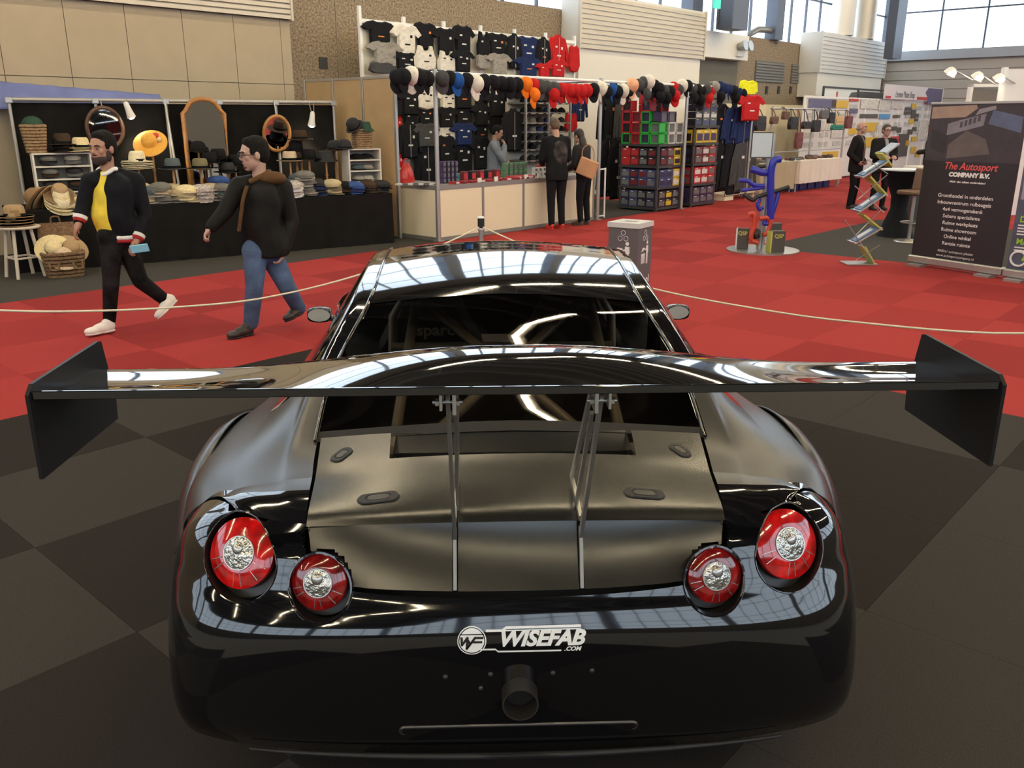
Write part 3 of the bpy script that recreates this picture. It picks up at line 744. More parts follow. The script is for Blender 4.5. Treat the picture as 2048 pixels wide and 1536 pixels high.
# ---- mirrors
for sd in (-1, 1):
    mr = bpy.data.objects.new('door_mirror', None); COL.objects.link(mr); mr.parent = CAR; mr.scale = (.58,.8,.62); mr.location = (sd*.90, 2.36, .925)
    mb = MB(); mb.ell((0,0,0), (.115,.075,.068), 18, 10)
    mb.v = [(math.copysign(abs(x/.115)**.6, x)*.105, y, math.copysign(abs(z/.068)**.6, z)*.062) for x, y, z in mb.v]
    mb.v = [(x, min(y, 1)*1.0 if y > -.025 else -.025, z) for x, y, z in mb.v]
    mb.build('shell', m_black, mr, smooth=50)
    MB().add([(.095*math.cos(2*PI*k/24)*(1), -.027, .052*math.sin(2*PI*k/24)) for k in range(24)], [tuple(range(24))]).build('mirror_glass', M('mirror glass', (0.75,0.76,0.78), 0.03, metal=1.0), mr)
    MB().path([(-sd*.08,.01,-.03), (-sd*.20,.03,-.06)], [.025,.03], 8).build('stalk', m_black, mr, smooth=60)
# ---- wheels
for sd in (-1, 1):
    for y in (.93, 3.72):
        w = bpy.data.objects.new('wheel', None); COL.objects.link(w); w.parent = CAR; w.location = (sd*.86, y, .345)
        mt = Matrix.Rotation(PI/2, 4, 'Y')
        MB().lathe([(.24,-.13),(.31,-.14),(.342,-.115),(.345,0),(.342,.115),(.31,.14),(.24,.13)], 40, mat=mt).build('tyre', m_rub, w, smooth=40)
        MB().lathe([(.245,-.13),(.225,-.11),(.225,.11),(.245,.13)], 32, mat=mt).build('rim', m_mblk, w, smooth=40)
        for k in range(6):
            a = k*PI/3; MB().path([(sd*.06, .04*math.cos(a), .04*math.sin(a)), (sd*.10, .225*math.cos(a), .225*math.sin(a))], [.028,.018], 6).build('spoke', m_mblk, w)
# ---- cage, tank and lettering seen through the back glass
m_cage = M('cage tube', (0.34,0.31,0.28), 0.4, metal=0.3)
cg = bpy.data.objects.new('roll_cage', None); COL.objects.link(cg); cg.parent = CAR
def ct(*p, r=.02): MB().path(p, r, 10).build('cage_tube', m_cage, cg, smooth=60)
ct((-.50,1.75,.35), (-.47,1.75,1.05), (-.40,1.75,1.17), (.40,1.75,1.17), (.47,1.75,1.05), (.50,1.75,.35))
ct((-.36,1.73,1.16), (-.40,.72,.72)); ct((.36,1.73,1.16), (.40,.72,.72)); ct((-.40,.74,.74), (.36,1.73,1.14)); ct((.40,.74,.74), (-.36,1.73,1.14))
ct((-.48,1.72,.92), (.48,1.72,.92)); ct((-.12,1.72,.92), (-.12,1.72,.60), r=.016); ct((.15,1.72,.92), (.15,1.72,.60), r=.016)
for x in (-.40, .40): MB().lathe([(.055,0),(.055,.05),(.04,.09)], 20, (x,.72,.75)).build('damper_turret', m_cage, cg, smooth=40)
for x in (-.33, .33):
    st = MB(); st.prism([(x-.24,.3),(x+.24,.3),(x+.25,.85),(x+.16,1.02),(x+.13,1.09),(x-.13,1.09),(x-.16,1.02),(x-.25,.85)], 2.0, 2.14)
    st.build('bucket_seat', m_mblk, CAR, bevel=.03)
me = text_mesh('sparco', .075, offset=.002, sx=1.1); mobj('lettering', me, M('strip grey', (0.30,0.28,0.25), 0.6), CAR, (-.28,1.98,.93), (PI/2,0,0))
MB().b2((-.52,.62,.60), (.52,1.5,.66)).build('parcel_floor', m_mblk, CAR)
MB().b2((-.86,1.5,.30), (.86,1.56,.88)).build('bulkhead', m_mblk, CAR)
# ================================================================== PEOPLE
def capsule(mb, p, q, r0, r1, n=12):
    """tapered round-ended limb"""
    p = Vector(p); q = Vector(q); d = q-p
    L = d.length
    if L < 1e-5: return mb.ell(p, (r0,r0,r0), n, 8)
    d.normalize(); pts = []; rad = []
    for k in range(4): a = PI/2*(1-k/4); pts.append(p-d*r0*math.sin(a)); rad.append(max(r0*math.cos(a), 1e-4))
    for k in range(5): t = k/4; pts.append(p+d*L*t); rad.append(r0+(r1-r0)*t)
    for k in range(1, 5): a = PI/2*k/4; pts.append(q+d*r1*math.sin(a)); rad.append(max(r1*math.cos(a), 1e-4))
    return mb.path(pts, rad, n)
def fuse(mb, name, mat, parent, voxel=0.01, sm=4, smooth=True):
    """one continuous skin grown over overlapping volumes"""
    me = bpy.data.meshes.new(name); me.from_pydata(mb.v, [], mb.f)
    bm = bmesh.new(); bm.from_mesh(me); bmesh.ops.recalc_face_normals(bm, faces=bm.faces); bm.to_mesh(me); bm.free()
    o = bpy.data.objects.new(name, me); COL.objects.link(o)
    r = o.modifiers.new('r', 'REMESH'); r.mode = 'VOXEL'; r.voxel_size = voxel
    if sm: s = o.modifiers.new('s', 'SMOOTH'); s.iterations = sm; s.factor = 0.5
    dg = bpy.context.evaluated_depsgraph_get(); m2 = bpy.data.meshes.new_from_object(o.evaluated_get(dg))
    bpy.data.objects.remove(o); bpy.data.meshes.remove(me); m2.name = name
    if smooth:
        for p in m2.polygons: p.use_smooth = True
    return mobj(name, m2, mat, parent)
def skin(name, c): return M(name, c, 0.5, noise=0.06, scale=30)
def cloth(name, c, rough=0.85, noise=0.15, scale=9, bump=0.5, bscale=14): return M(name, c, rough, noise=noise, scale=scale, bump=bump, bscale=bscale, spec=0.12)
m_eye = M('eye', (0.02,0.015,0.012), 0.2); m_eyew = M('eye white', (0.35,0.31,0.28), 0.3)
def head(mb, c, f, up, R=0.098, jaw=1.0):
    """skull, jaw, nose, ears; f = facing, up = head axis"""
    f = f.normalized(); s = f.cross(up).normalized(); u = s.cross(f).normalized()
    B = Matrix((s, f, u)).transposed().to_4x4(); T = Matrix.Translation(c) @ B
    k = R/0.098
    mb.ell((0,-0.008*k,0.028*k), (0.078*k,0.098*k,0.092*k), 20, 14, T)
    mb.ell((0,0.028*k,-0.040*k), (0.060*k,0.066*k,0.070*k), 18, 12, T)
    mb.ell((0,0.060*k,-0.085*k), (0.032*k,0.028*k,0.026*k), 14, 8, T)     # chin
    mb.ell((0,0.078*k,0.030*k), (0.058*k,0.018*k,0.014*k), 14, 8, T)      # brow
    mb.ell((0,0.094*k,-0.014*k), (0.013*k,0.020*k,0.018*k), 10, 8, T)     # nose tip
    mb.ell((0,0.088*k,0.008*k), (0.010*k,0.014*k,0.026*k), 10, 8, T)
    for e in (-1, 1):
        mb.ell((e*0.080*k,-0.005*k,-0.002*k), (0.010*k,0.020*k,0.032*k), 10, 8, T)
        mb.ell((e*0.040*k,0.066*k,-0.012*k), (0.022*k,0.018*k,0.022*k), 10, 8, T)
    mb.ell((0,0.080*k,-0.046*k), (0.026*k,0.014*k,0.006*k), 12, 6, T); mb.ell((0,0.078*k,-0.057*k), (0.023*k,0.014*k,0.007*k), 12, 6, T)
    return T, k
def face_parts(T, k, parent, beard=None, brows=True, glasses=None):
    for e in (-1, 1):
        MB().ell((e*0.032*k,0.080*k,0.010*k), (0.012*k,0.008*k,0.005*k), 10, 6, T).build('eye', m_eyew, parent, smooth=80)
        MB().ell((e*0.032*k,0.0885*k,0.010*k), (0.006*k,0.004*k,0.006*k), 8, 5, T).build('iris', m_eye, parent, smooth=80)
        if brows: MB().path([T @ Vector((e*0.015*k,0.097*k,0.029*k)), T @ Vector((e*0.035*k,0.094*k,0.035*k)), T @ Vector((e*0.052*k,0.082*k,0.030*k))], 0.005*k, 6).build('eyebrow', M('dark hair', (0.012,0.009,0.007), 0.7), parent, smooth=60)
    MB().ell((0,0.0905*k,-0.0515*k), (0.021*k,0.006*k,0.005*k), 12, 6, T).build('lips', M('lips', (0.30,0.11,0.09), 0.5), parent, smooth=80)
    if beard:
        mb = MB(); mb.ell((0,0.040*k,-0.066*k), (0.0615*k,0.0555*k,0.050*k), 18, 12, T); mb.ell((0,0.064*k,-0.088*k), (0.035*k,0.030*k,0.027*k), 14, 8, T)
        mb.ell((0,0.088*k,-0.036*k), (0.028*k,0.012*k,0.006*k), 12, 6, T)
        for e in (-1, 1): mb.ell((e*0.060*k,0.010*k,-0.040*k), (0.018*k,0.026*k,0.050*k), 12, 8, T)
        fuse(mb, 'beard', beard, parent, 0.006, 2)
    if glasses:
        for e in (-1, 1):
            MB().path([T @ Vector((e*0.036*k+0.026*k*math.cos(a), 0.104*k, 0.008*k+0.017*k*math.sin(a))) for a in [2*PI*j/16 for j in range(16)]], 0.0026*k, 6, closed=True).build('spectacle_rim', glasses, parent)
            MB().path([T @ Vector((e*0.062*k,0.100*k,0.012*k)), T @ Vector((e*0.084*k,0.0,0.008*k))], 0.0026*k, 6).build('spectacle_arm', glasses, parent)
        MB().path([T @ Vector((-0.011*k,0.106*k,0.010*k)), T @ Vector((0.011*k,0.106*k,0.010*k))], 0.0025*k, 6).build('spectacle_bridge', glasses, parent)
def hair_cap(T, k, parent, mat, top=1.0, back=0.0, name='hair', vox=0.008):
    mb = MB(); mb.ell((0,-0.022*k,0.052*k*top), (0.084*k,0.098*k,0.088*k), 20, 12, T)
    for e in (-1, 1): mb.ell((e*0.047*k,-0.018*k,0.030*k), (0.038*k,0.074*k,0.055*k), 14, 8, T); mb.ell((0,0.030*k,0.098*k), (0.058*k,0.040*k,0.034*k), 14, 8, T)
    mb.ell((0,-0.050*k,0.010*k), (0.078*k,0.068*k,0.085*k), 18, 12, T)
    if back: mb.ell((0,-0.07*k,-0.06*k-back/2), (0.085*k,0.055*k,0.09*k+back/2), 18, 12, T)
    return fuse(mb, name, mat, parent, vox, 2)
def hand(mb, wrist, d, side, curl=0.5, k=1.0, thumb=1):
    """palm, four fingers of unequal length with knuckle bends, a thumb from the side; d = pointing direction, side = towards the palm"""
    d = Vector(d).normalized(); pn = Vector(side); pn = (pn-d*pn.dot(d)).normalized(); w = d.cross(pn).normalized()
    p = Vector(wrist)
    pc = p+d*0.045*k
    B = Matrix((w, d, pn)).transposed().to_4x4(); T = Matrix.Translation(pc) @ B
    mb.ell((0,0,0), (0.043*k,0.056*k,0.018*k), 14, 8, T); capsule(mb, p-d*0.03*k, p+d*0.03*k, 0.027*k, 0.030*k)
    for i, (off, ln) in enumerate(((-0.031,0.070),(-0.010,0.080),(0.011,0.076),(0.031,0.060))):
        b = pc+w*off*k*0.95+d*0.040*k; dirn = d.copy(); q = b
        for seg in range(3):
            a = curl*(0.7+0.35*seg); dirn = (dirn*math.cos(a)+pn*math.sin(a)).normalized() if seg == 0 else (dirn*math.cos(a)+(pn-dirn*pn.dot(dirn)-d*0.4).normalized()*math.sin(a)).normalized()
            q2 = q+dirn*ln*k*(0.45,0.32,0.26)[seg]; capsule(mb, q, q2, (0.0095-0.0008*seg)*k, (0.0090-0.0008*seg)*k, 8); q = q2
    b = pc-w*0.036*k*thumb-d*0.020*k; q = b+(-w*thumb*0.55+d*0.6+pn*0.45).normalized()*0.040*k; capsule(mb, b, q, 0.0135*k, 0.011*k, 8)
    q2 = q+(d*0.85+pn*0.5+w*thumb*0.1).normalized()*0.032*k; capsule(mb, q, q2, 0.0105*k, 0.009*k, 8)
def shoe(parent, heel, toe, mat, sole, up=Vector((0,0,1)), laces=None, k=1.0):
    heel = Vector(heel); toe = Vector(toe); d = (toe-heel).normalized(); L = (toe-heel).length
    s = d.cross(up).normalized(); u = s.cross(d).normalized(); B = Matrix((s, d, u)).transposed().to_4x4(); T = Matrix.Translation(heel) @ B
    mb = MB()
    mb.ell((0,0.05,0.055), (0.040*k,0.055,0.055), 14, 8, T); mb.ell((0,L*0.42,0.045), (0.043*k,L*0.34,0.048), 16, 10, T); mb.ell((0,L*0.76,0.034), (0.048*k,L*0.25,0.034), 16, 10, T)
    mb.ell((0,0.065,0.085), (0.038*k,0.050,0.040), 14, 8, T)
    sh = fuse(mb, 'shoe', mat, parent, 0.008, 3)
    mb = MB(); mb.ell((0,L*0.28,0.008), (0.042*k,L*0.30,0.014), 18, 6, T); mb.ell((0,L*0.70,0.008), (0.051*k,L*0.31,0.014), 18, 6, T)
    fuse(mb, 'sole', sole, sh, 0.007, 1)
    if laces:
        for j in range(4): MB().path([T @ Vector((-0.022,L*(0.42+j*0.075),0.088-j*0.008)), T @ Vector((0.022,L*(0.43+j*0.075),0.088-j*0.008))], 0.004, 6).build('lace', laces, sh)
    return sh
def px(x, y, yy): return AY(x, y, yy)
def torso(mb, rings, s, f, n=24, e=1.0):
    """closed elliptical loft: rings of (centre, half width along s, half depth along f)"""
    R = crn([tuple(c)+(a, b) for c, a, b in rings], 4); vs = []; k = len(R)
    for r in R:
        c = Vector(r[:3])
        for j in range(n):
            t = 2*PI*j/n; ct, st = math.cos(t), math.sin(t)
            vs.append(c+s*(r[3]*math.copysign(abs(ct)**.85, ct))+f*(r[4]*math.copysign(abs(st)**.85, st)))
    fs = [(i*n+j, i*n+(j+1) % n, (i+1)*n+(j+1) % n, (i+1)*n+j) for i in range(k-1) for j in range(n)]+[tuple(range(n-1,-1,-1)), tuple((k-1)*n+j for j in range(n))]
    return mb.add(vs, fs)
m_darkhair = M('black hair', (0.010,0.008,0.007), 0.85, noise=0.5, scale=60, bump=1.0, bscale=90, spec=.2)
# ---------------------------------------------------------------- man in the bomber jacket
def man_one():
    Y = 7.62; base = G(232, 655); base = Vector((px(235, 655, Y).x, Y, 0))
    R = thing('person', 'bearded man in black bomber jacket over a yellow shirt, walking with a pale blue phone', 'person', base)
    def P(x, y, dy=0.0): return px(x, y, Y+dy)-base
    sk = skin('tan skin', (0.42,0.22,0.145))
    hc = P(205, 298); neck = P(214, 338, .03); chest = P(226, 385, .02); belly = P(228, 430, .0); pel = P(234, 474, .02)
    shL, shR = P(180, 362, -.06), P(272, 362, .12)
    elL, wrL = P(166, 412, -.10), P(157, 448, -.18); elR, wrR = P(290, 432, .10), P(272, 484, -.06)
    hpL, hpR = P(222, 482, -.05), P(248, 482, .08)
    knL, anL = P(222, 562, -.10), P(219, 640, -.02); knR, anR = P(281, 562, .08), P(334, 603, .30)
    b = MB(); T, k = head(b, hc, Vector((-.30,-.95,-.05)), Vector((0.05,0,1)), .112)
    capsule(b, neck+Vector((0,0,-.05)), hc+Vector((0.01,.03,-.06)), .060, .058)
    capsule(b, chest, belly, .11, .10); capsule(b, belly, pel, .10, .11); capsule(b, shL, shR, .06, .06); capsule(b, chest, neck, .09, .05)
    for a, e, w in ((shL, elL, wrL), (shR, elR, wrR)): capsule(b, a, e, .045, .036); capsule(b, e, w, .036, .026)
    hand(b, wrL, P(148, 470, -.20)-wrL, Vector((.7,.4,0)), .55, 1.0, 1); hand(b, wrR, P(262, 498, -.10)-wrR, Vector((-.1,-.5,-.8)), .7, 1.0, -1)
    for h, n, a in ((hpL, knL, anL), (hpR, knR, anR)): capsule(b, pel, h, .09, .08); capsule(b, h, n, .07, .05); capsule(b, n, a, .05, .035)
    fuse(b, 'body', sk, R, .0075, 2)
    face_parts(T, k, R, M('black beard', (0.040,0.024,0.019), 0.8)); hair_cap(T, k, R, m_darkhair)
    # jacket: an open shell, back and sides, front panels apart
    jm = cloth('black bomber cloth', (0.008,0.008,0.011), .7)
    j = MB()
    f = Vector((-.45,-.86,0)).normalized(); s = Vector((f.y,-f.x,0))      # s points to the image right of his body
    if s.x < 0: s = -s
    up_ = Vector((0,0,1)); hem = belly+Vector((.015,.03,-.175))
    torso(j, [(neck+up_*-.02-f*.02, .075,.06), (chest+up_*.115-f*.01, .175,.095), (chest+up_*.04, .205,.125), (chest-up_*.06, .200,.130), (belly, .190,.130), (hem+up_*.06, .195,.135), (hem, .178,.125)], s, f)
    sh = MB(); fo = f*.040-s*.030
    torso(sh, [(neck-up_*.015+f*.02, .058,.055), (chest+up_*.10+fo, .080,.095), (chest+fo, .115,.120), (chest-up_*.08+fo, .125,.124), (belly+fo, .128,.126), (hem+up_*.05+fo, .125,.128), (hem-up_*.03+fo*.8, .115,.115), (pel+up_*.02, .10,.10)], s, f)
    fuse(sh, 'yellow_shirt', cloth('yellow cotton', (0.78,0.60,0.07), bump=.25), R, .009, 3)
    for a, e, w in ((shL, elL, wrL), (shR, elR, wrR)):
        capsule(j, a, e, .076, .062); capsule(j, e, w+(e-w)*.26, .062, .050)
    capsule(j, shL+Vector((.03,0,.0)), neck+Vector((0,.05,-.02)), .075, .055); capsule(j, shR, neck+Vector((0,.05,-.02)), .078, .055)
    fuse(j, 'jacket', jm, R, .011, 4)
    wm = cloth('white rib knit', (0.78,0.74,0.70)); rm = cloth('red rib knit', (0.40,0.03,0.03))
    for e, w in ((elL, wrL), (elR, wrR)):
        d = (w-e).normalized()
        MB().path([w-d*.075, w-d*.045], [.060,.056], 14).build('cuff', wm, R, smooth=60); MB().path([w-d*.045, w-d*.020], [.055,.046], 14).build('cuff_stripe', rm, R, smooth=60)
    a = [hem+s*(.168*math.cos(t))+f*(.118*math.sin(t))+up_*-.01 for t in [PI*.78+PI*1.58*k/20 for k in range(21)]]
    MB().path(a, .022, 10).build('hem', wm, R, smooth=60); MB().path([q+Vector((0,0,-.028)) for q in a], .018, 10).build('hem_stripe', rm, R, smooth=60)
    cpts = [neck+s*(.085*math.cos(t))+f*(.075*math.sin(t)+.01)+Vector((0,0,.0-.05*max(0,math.sin(t)))) for t in [PI*.62+PI*1.76*k/18 for k in range(19)]]
    MB().path(cpts, .018, 8).build('collar', wm, R, smooth=60)
    t = MB(); tm = cloth('black ripped denim', (0.013,0.012,0.012), .8, .9, 7)
    for h, n, an in ((hpL, knL, anL), (hpR, knR, anR)): capsule(t, h, n, .098, .072, 14); capsule(t, n, an, .072, .056, 14)
    capsule(t, hpL+Vector((0,0,.03)), hpR+Vector((0,0,.03)), .115, .115); capsule(t, pel+Vector((0,0,.05)), pel, .125, .125)
    fuse(t, 'jeans', tm, R, .011, 4)
    MB().box(pel+Vector((-.06,-.145,.03)), (.04,.012,.03)).build('belt_buckle', m_alu, R, bevel=.003)
    ws = M('white leather', (0.80,0.74,0.68), .5); wso = M('white rubber', (0.72,0.66,0.60), .6)
    shoe(R, P(231, 661, -.02), P(170, 672, -.22), ws, wso, laces=wso)
    shoe(R, P(356, 601, .33), P(316, 640, .12), ws, wso, up=Vector((-.6,-.2,.75)))
    ph = MB(); c = P(277, 498, -.14); 
    o = MB().box((0,0,0), (.155,.012,.075)).build('phone', M('pale blue case', (0.25,0.62,0.80), .4), None, bevel=.005); o.location = base+P(279, 497, -.16); o.rotation_euler = (.3,-.12,.12)
    tag(o, 'pale blue phone held low by the man in the yellow shirt', 'phone')
man_one()
def man_two():
    Y = 7.55; base = Vector((px(520, 660, Y).x, Y, 0))
    R = thing('person', 'man with glasses in a dark jacket with brown shoulders and blue jeans, walking left', 'person', base)
    def P(x, y, dy=0.0): return px(x, y, Y+dy)-base
    sk = skin('light skin', (0.52,0.31,0.23))
    hc = P(508, 310); neck = P(518, 352, .03); chest = P(522, 395, .03); belly = P(522, 450, .03); pel = P(526, 492, .04)
    shL, shR = P(478, 372, -.02), P(566, 374, .10); elL, wrL = P(450, 424, -.10), P(422, 455, -.16); elR, wrR = P(582, 442, .12), P(568, 502, .02)
    hpL, hpR = P(511, 503, -.05), P(540, 505, .10); knL, anL = P(509, 572, -.10), P(502, 645, -.04); knR, anR = P(574, 574, .12), P(597, 616, .28)
    b = MB(); T, k = head(b, hc, Vector((-.86,-.50,-.10)), Vector((0.03,0,1)), .113)
    capsule(b, neck+Vector((0,0,-.05)), hc+Vector((.03,.02,-.06)), .060, .058)
    capsule(b, chest, belly, .11, .10); capsule(b, belly, pel, .10, .11); capsule(b, shL, shR, .06, .06); capsule(b, chest, neck, .09, .05)
    for a, e, w in ((shL, elL, wrL), (shR, elR, wrR)): capsule(b, a, e, .045, .036); capsule(b, e, w, .036, .026)
    hand(b, wrL, P(410, 470, -.2)-wrL, Vector((.6,.1,-.5)), .75, 1.0, 1); hand(b, wrR, P(560, 524, -.02)-wrR, Vector((-.8,-.2,0)), .5, 1.0, -1)
    for h, n, a in ((hpL, knL, anL), (hpR, knR, anR)): capsule(b, pel, h, .09, .08); capsule(b, h, n, .07, .05); capsule(b, n, a, .05, .035)
    fuse(b, 'body', sk, R, .0075, 2)
    face_parts(T, k, R, None, True, M('dark spectacle frame', (0.03,0.025,0.03), .3)); hair_cap(T, k, R, m_darkhair)
    mb = MB(); mb.ell((0,.070*k,-.080*k), (.030*k,.024*k,.014*k), 12, 6, T); mb.ell((0,.092*k,-.036*k), (.024*k,.008*k,.005*k), 10, 6, T); fuse(mb, 'goatee', M('stubble', (0.06,0.035,0.028), .8), R, .005, 1)
    f = Vector((-.80,-.60,0)).normalized(); s = Vector((-f.y, f.x, 0))
    if s.x < 0: s = -s
    up_ = Vector((0,0,1)); hem = belly+Vector((.03,.03,-.27)); jm = cloth('dark waxed cotton', (0.013,0.0115,0.010), .6, .3); j = MB()
    torso(j, [(neck-up_*.02-f*.02, .08,.065), (chest+up_*.11-f*.01, .18,.105), (chest+up_*.03, .205,.140), (chest-up_*.08, .205,.150), (belly, .205,.155), (hem+up_*.10, .215,.165), (hem, .205,.160)], s, f)
    shm = MB(); fo = f*.025-s*.05
    torso(shm, [(neck-up_*.01+f*.02, .060,.058), (chest+up_*.10+fo, .065,.110), (chest+fo, .085,.142), (belly+fo, .085,.155), (hem+up_*.12+fo, .085,.165), (pel+up_*.03, .11,.11)], s, f)
    fuse(shm, 'dark_shirt', cloth('black jersey', (0.010,0.010,0.011)), R, .010, 3)
    for a, e, w in ((shL, elL, wrL), (shR, elR, wrR)): capsule(j, a, e, .085, .070); capsule(j, e, w+(e-w)*.05, .070, .056)
    capsule(j, shL, neck+Vector((0,.04,-.03)), .08, .06); capsule(j, shR, neck+Vector((.01,.04,-.03)), .085, .065)
    fuse(j, 'jacket', jm, R, .012, 4)
    br = cloth('brown corduroy', (0.115,0.058,0.026)); y = MB()
    y.ell((neck+shR)/2+Vector((.02,-.035,.028)), (.125,.110,.062), 16, 8); capsule(y, neck+Vector((.03,.02,.0)), shR+Vector((-.01,0,.035)), .062, .060)
    fuse(y, 'shoulder_yoke', br, R, .010, 3)
    cp = [neck+Vector((-.06,-.085,-.045)), neck+Vector((.02,-.07,-.01)), neck+Vector((.075,0,.025)), neck+Vector((.07,.07,.03)), neck+Vector((0,.09,.02)), neck+Vector((-.06,.05,.0))]
    MB().path(crn(cp, 4), .024, 8).build('collar', br, R, smooth=60)
    pl_ = [P(494, 372, -.14), P(486, 400, -.17), P(482, 430, -.18), P(478, 462, -.17)]
    MB().path(crn([tuple(q) for q in pl_], 4), .017, 8).build('front_placket', br, R, smooth=60)
    t = MB(); tm = cloth('blue denim', (0.085,0.125,0.215), .85, .35, 5)
    for h, n, an in ((hpL, knL, anL), (hpR, knR, anR)): capsule(t, h, n, .108, .080, 14); capsule(t, n, an, .080, .068, 14)
    capsule(t, hpL, hpR, .12, .12); capsule(t, pel+Vector((0,0,.05)), pel, .13, .13)
    fuse(t, 'jeans', tm, R, .011, 4)
    bs = M('dark brown leather', (0.030,0.022,0.018), .45); bso = M('black rubber', (0.010,0.009,0.009), .6)
    shoe(R, P(508, 668, -.03), P(455, 679, -.22), bs, bso, laces=bso, k=1.1); shoe(R, P(607, 627, .30), P(572, 645, .08), bs, bso, up=Vector((-.45,-.2,.8)), k=1.1)
man_two()
def stander(label, foot, height, face, lean=0.0, hips=None, coat=(0.01,0.01,0.01), coatlen=.50, trou=(0.012,0.012,0.013), shoes=(0.02,0.018,0.016), hair=m_darkhair, skinc=(0.46,0.26,0.19), arms='down', inner=None, vox=.012, glasses=None, backhair=0.0, bald=False, width=1.0, nod=0.0, stance=.10, patch=None):
    """a standing person, feet on the floor at foot, facing angle face (radians, 0 = +x, counter-clockwise)"""
    R = thing('person', label, 'person', foot); k = height/1.78
    f = Vector((math.cos(face), math.sin(face), 0)); s = Vector((f.y, -f.x, 0))       # s = the person's right
    Z = Vector((0,0,1))
    def Q(a, b, z): return s*a*k*width+f*(b*k+lean*max(0, z-.95))+Z*z*k
    pel = Q(0,0,.95); belly = Q(0,0,1.12); chest = Q(0,0,1.32); neck = Q(0,.0,1.50); hc = Q(0,.03+nod*.06,1.655-nod*.02)
    b = MB(); hd = (f*(1)+Z*(-nod)).normalized(); T, kk = head(b, hc, hd, (Z+f*nod).normalized(), .100*k)
    capsule(b, Q(0,-.01,1.45), Q(0,.01,1.60), .060*k, .056*k)
    capsule(b, chest, belly, .115*k, .10*k); capsule(b, belly, pel, .10*k, .115*k); capsule(b, Q(-.15,0,1.42), Q(.15,0,1.42), .06*k, .06*k)
    A = []
    for e in (-1, 1):
        sh = Q(e*.185,0,1.43)
        if arms == 'down': el = Q(e*.235,-.02,1.13); wr = Q(e*.235,.05,.90); hd_ = Q(e*.225,.09,.80)-wr
        elif arms == 'pockets': el = Q(e*.27,-.07,1.14); wr = Q(e*.20,.10,.98); hd_ = Q(e*.16,.14,.93)-wr
        elif arms == 'counter': el = Q(e*.24,.06,1.14); wr = Q(e*.13,.30,1.05); hd_ = Q(e*.07,.38,1.03)-wr
        elif arms == 'chin':
            if e < 0: el = Q(e*.20,.06,1.14); wr = Q(e*.02,.26,1.10); hd_ = Q(.10,.28,1.10)-wr
            else: el = Q(e*.16,.20,1.14); wr = Q(e*.05,.20,1.42); hd_ = Q(.0,.17,1.52)-wr
        else: el = Q(e*.22,.03,1.14); wr = Q(e*.12,.26,1.10); hd_ = Q(e*.04,.33,1.12)-wr
        capsule(b, sh, el, .046*k, .038*k); capsule(b, el, wr, .037*k, .027*k); hand(b, wr, hd_, -s*e+f*.2 if arms != 'chin' else -f, .6, k, -e); A.append((sh, el, wr))
    Lg = []
    for e in (-1, 1):
        h = Q(e*.095,0,.90); n = Q(e*stance,.02,.50); a = Q(e*(stance+.005),-.02,.09); Lg.append((h, n, a))
        capsule(b, h, n, .075*k, .052*k); capsule(b, n, a, .05*k, .036*k)
    fuse(b, 'body', skin('skin '+label[:24], skinc), R, .009, 2)
    face_parts(T, kk, R, None, True, glasses)
    if not bald: hair_cap(T, kk, R, hair, back=backhair*k)
    else:
        mb = MB(); mb.ell((0,-.052*kk,-.012*kk), (.080*kk,.055*kk,.045*kk), 16, 8, T); fuse(mb, 'hair_fringe', M('grey hair', (0.30,0.25,0.20), .7), R, .008, 1)
    if inner:
        mb = MB(); torso(mb, [(Q(0,.015,1.49), .06*k,.055*k), (Q(0,.02,1.42), .06*k,.09*k), (Q(0,.025,1.30), .072*k,.128*k), (Q(0,.025,1.10), .078*k,.132*k), (Q(0,.02,.98), .08*k,.132*k), (pel, .1*k,.1*k)], s, f)
        fuse(mb, 'shirt', cloth('shirt '+label[:20], inner), R, .012, 3)
    j = MB(); zl = .95+.50-coatlen
    zb = 1.42-coatlen*1.0
    torso(j, [(Q(0,-.01,1.49), .085*k, .065*k), (Q(0,-.01,1.43), .18*k*width, .10*k), (Q(0,0,1.33), .195*k*width, .13*k), (Q(0,0,1.20), .185*k*width, .135*k), (Q(0,0,1.05), .18*k*width, .135*k), (Q(0,0,min(1.0, zb+.08)), .19*k*width, .14*k), (Q(0,0,zb), .185*k*width, .135*k)], s, f)
    for sh, el, wr in A: capsule(j, sh, el, .078*k, .062*k); capsule(j, el, wr+(el-wr)*.06, .062*k, .050*k); capsule(j, sh, neck-Z*.03*k, .075*k, .055*k)
    jk = fuse(j, 'jacket', cloth('jacket '+label[:20], coat), R, vox, 4)
    if patch:
        mb = MB(); mb.ell(Q(0,-.125,1.24), (.135*k,.05*k,.20*k), 16, 10); fuse(mb, 'back_panel', cloth('back panel '+label[:10], patch, noise=.6, scale=12), R, .01, 2)
    t = MB()
    for h, n_, a in Lg: capsule(t, h, n_, .100*k, .072*k); capsule(t, n_, a, .070*k, .056*k)
    capsule(t, Lg[0][0], Lg[1][0], .11*k, .11*k); capsule(t, pel, pel+Z*.06, .125*k, .12*k)
    fuse(t, 'trousers', cloth('trousers '+label[:20], trou), R, vox, 3)
    for h, n_, a in Lg:
        hl = Vector((a.x, a.y, 0))-f*.06*k; shoe(R, hl, hl+f*.27*k, M('shoe '+label[:20], shoes, .5), M('sole '+label[:20], tuple(min(1, c*1.3) for c in shoes), .6))
    return R, Q
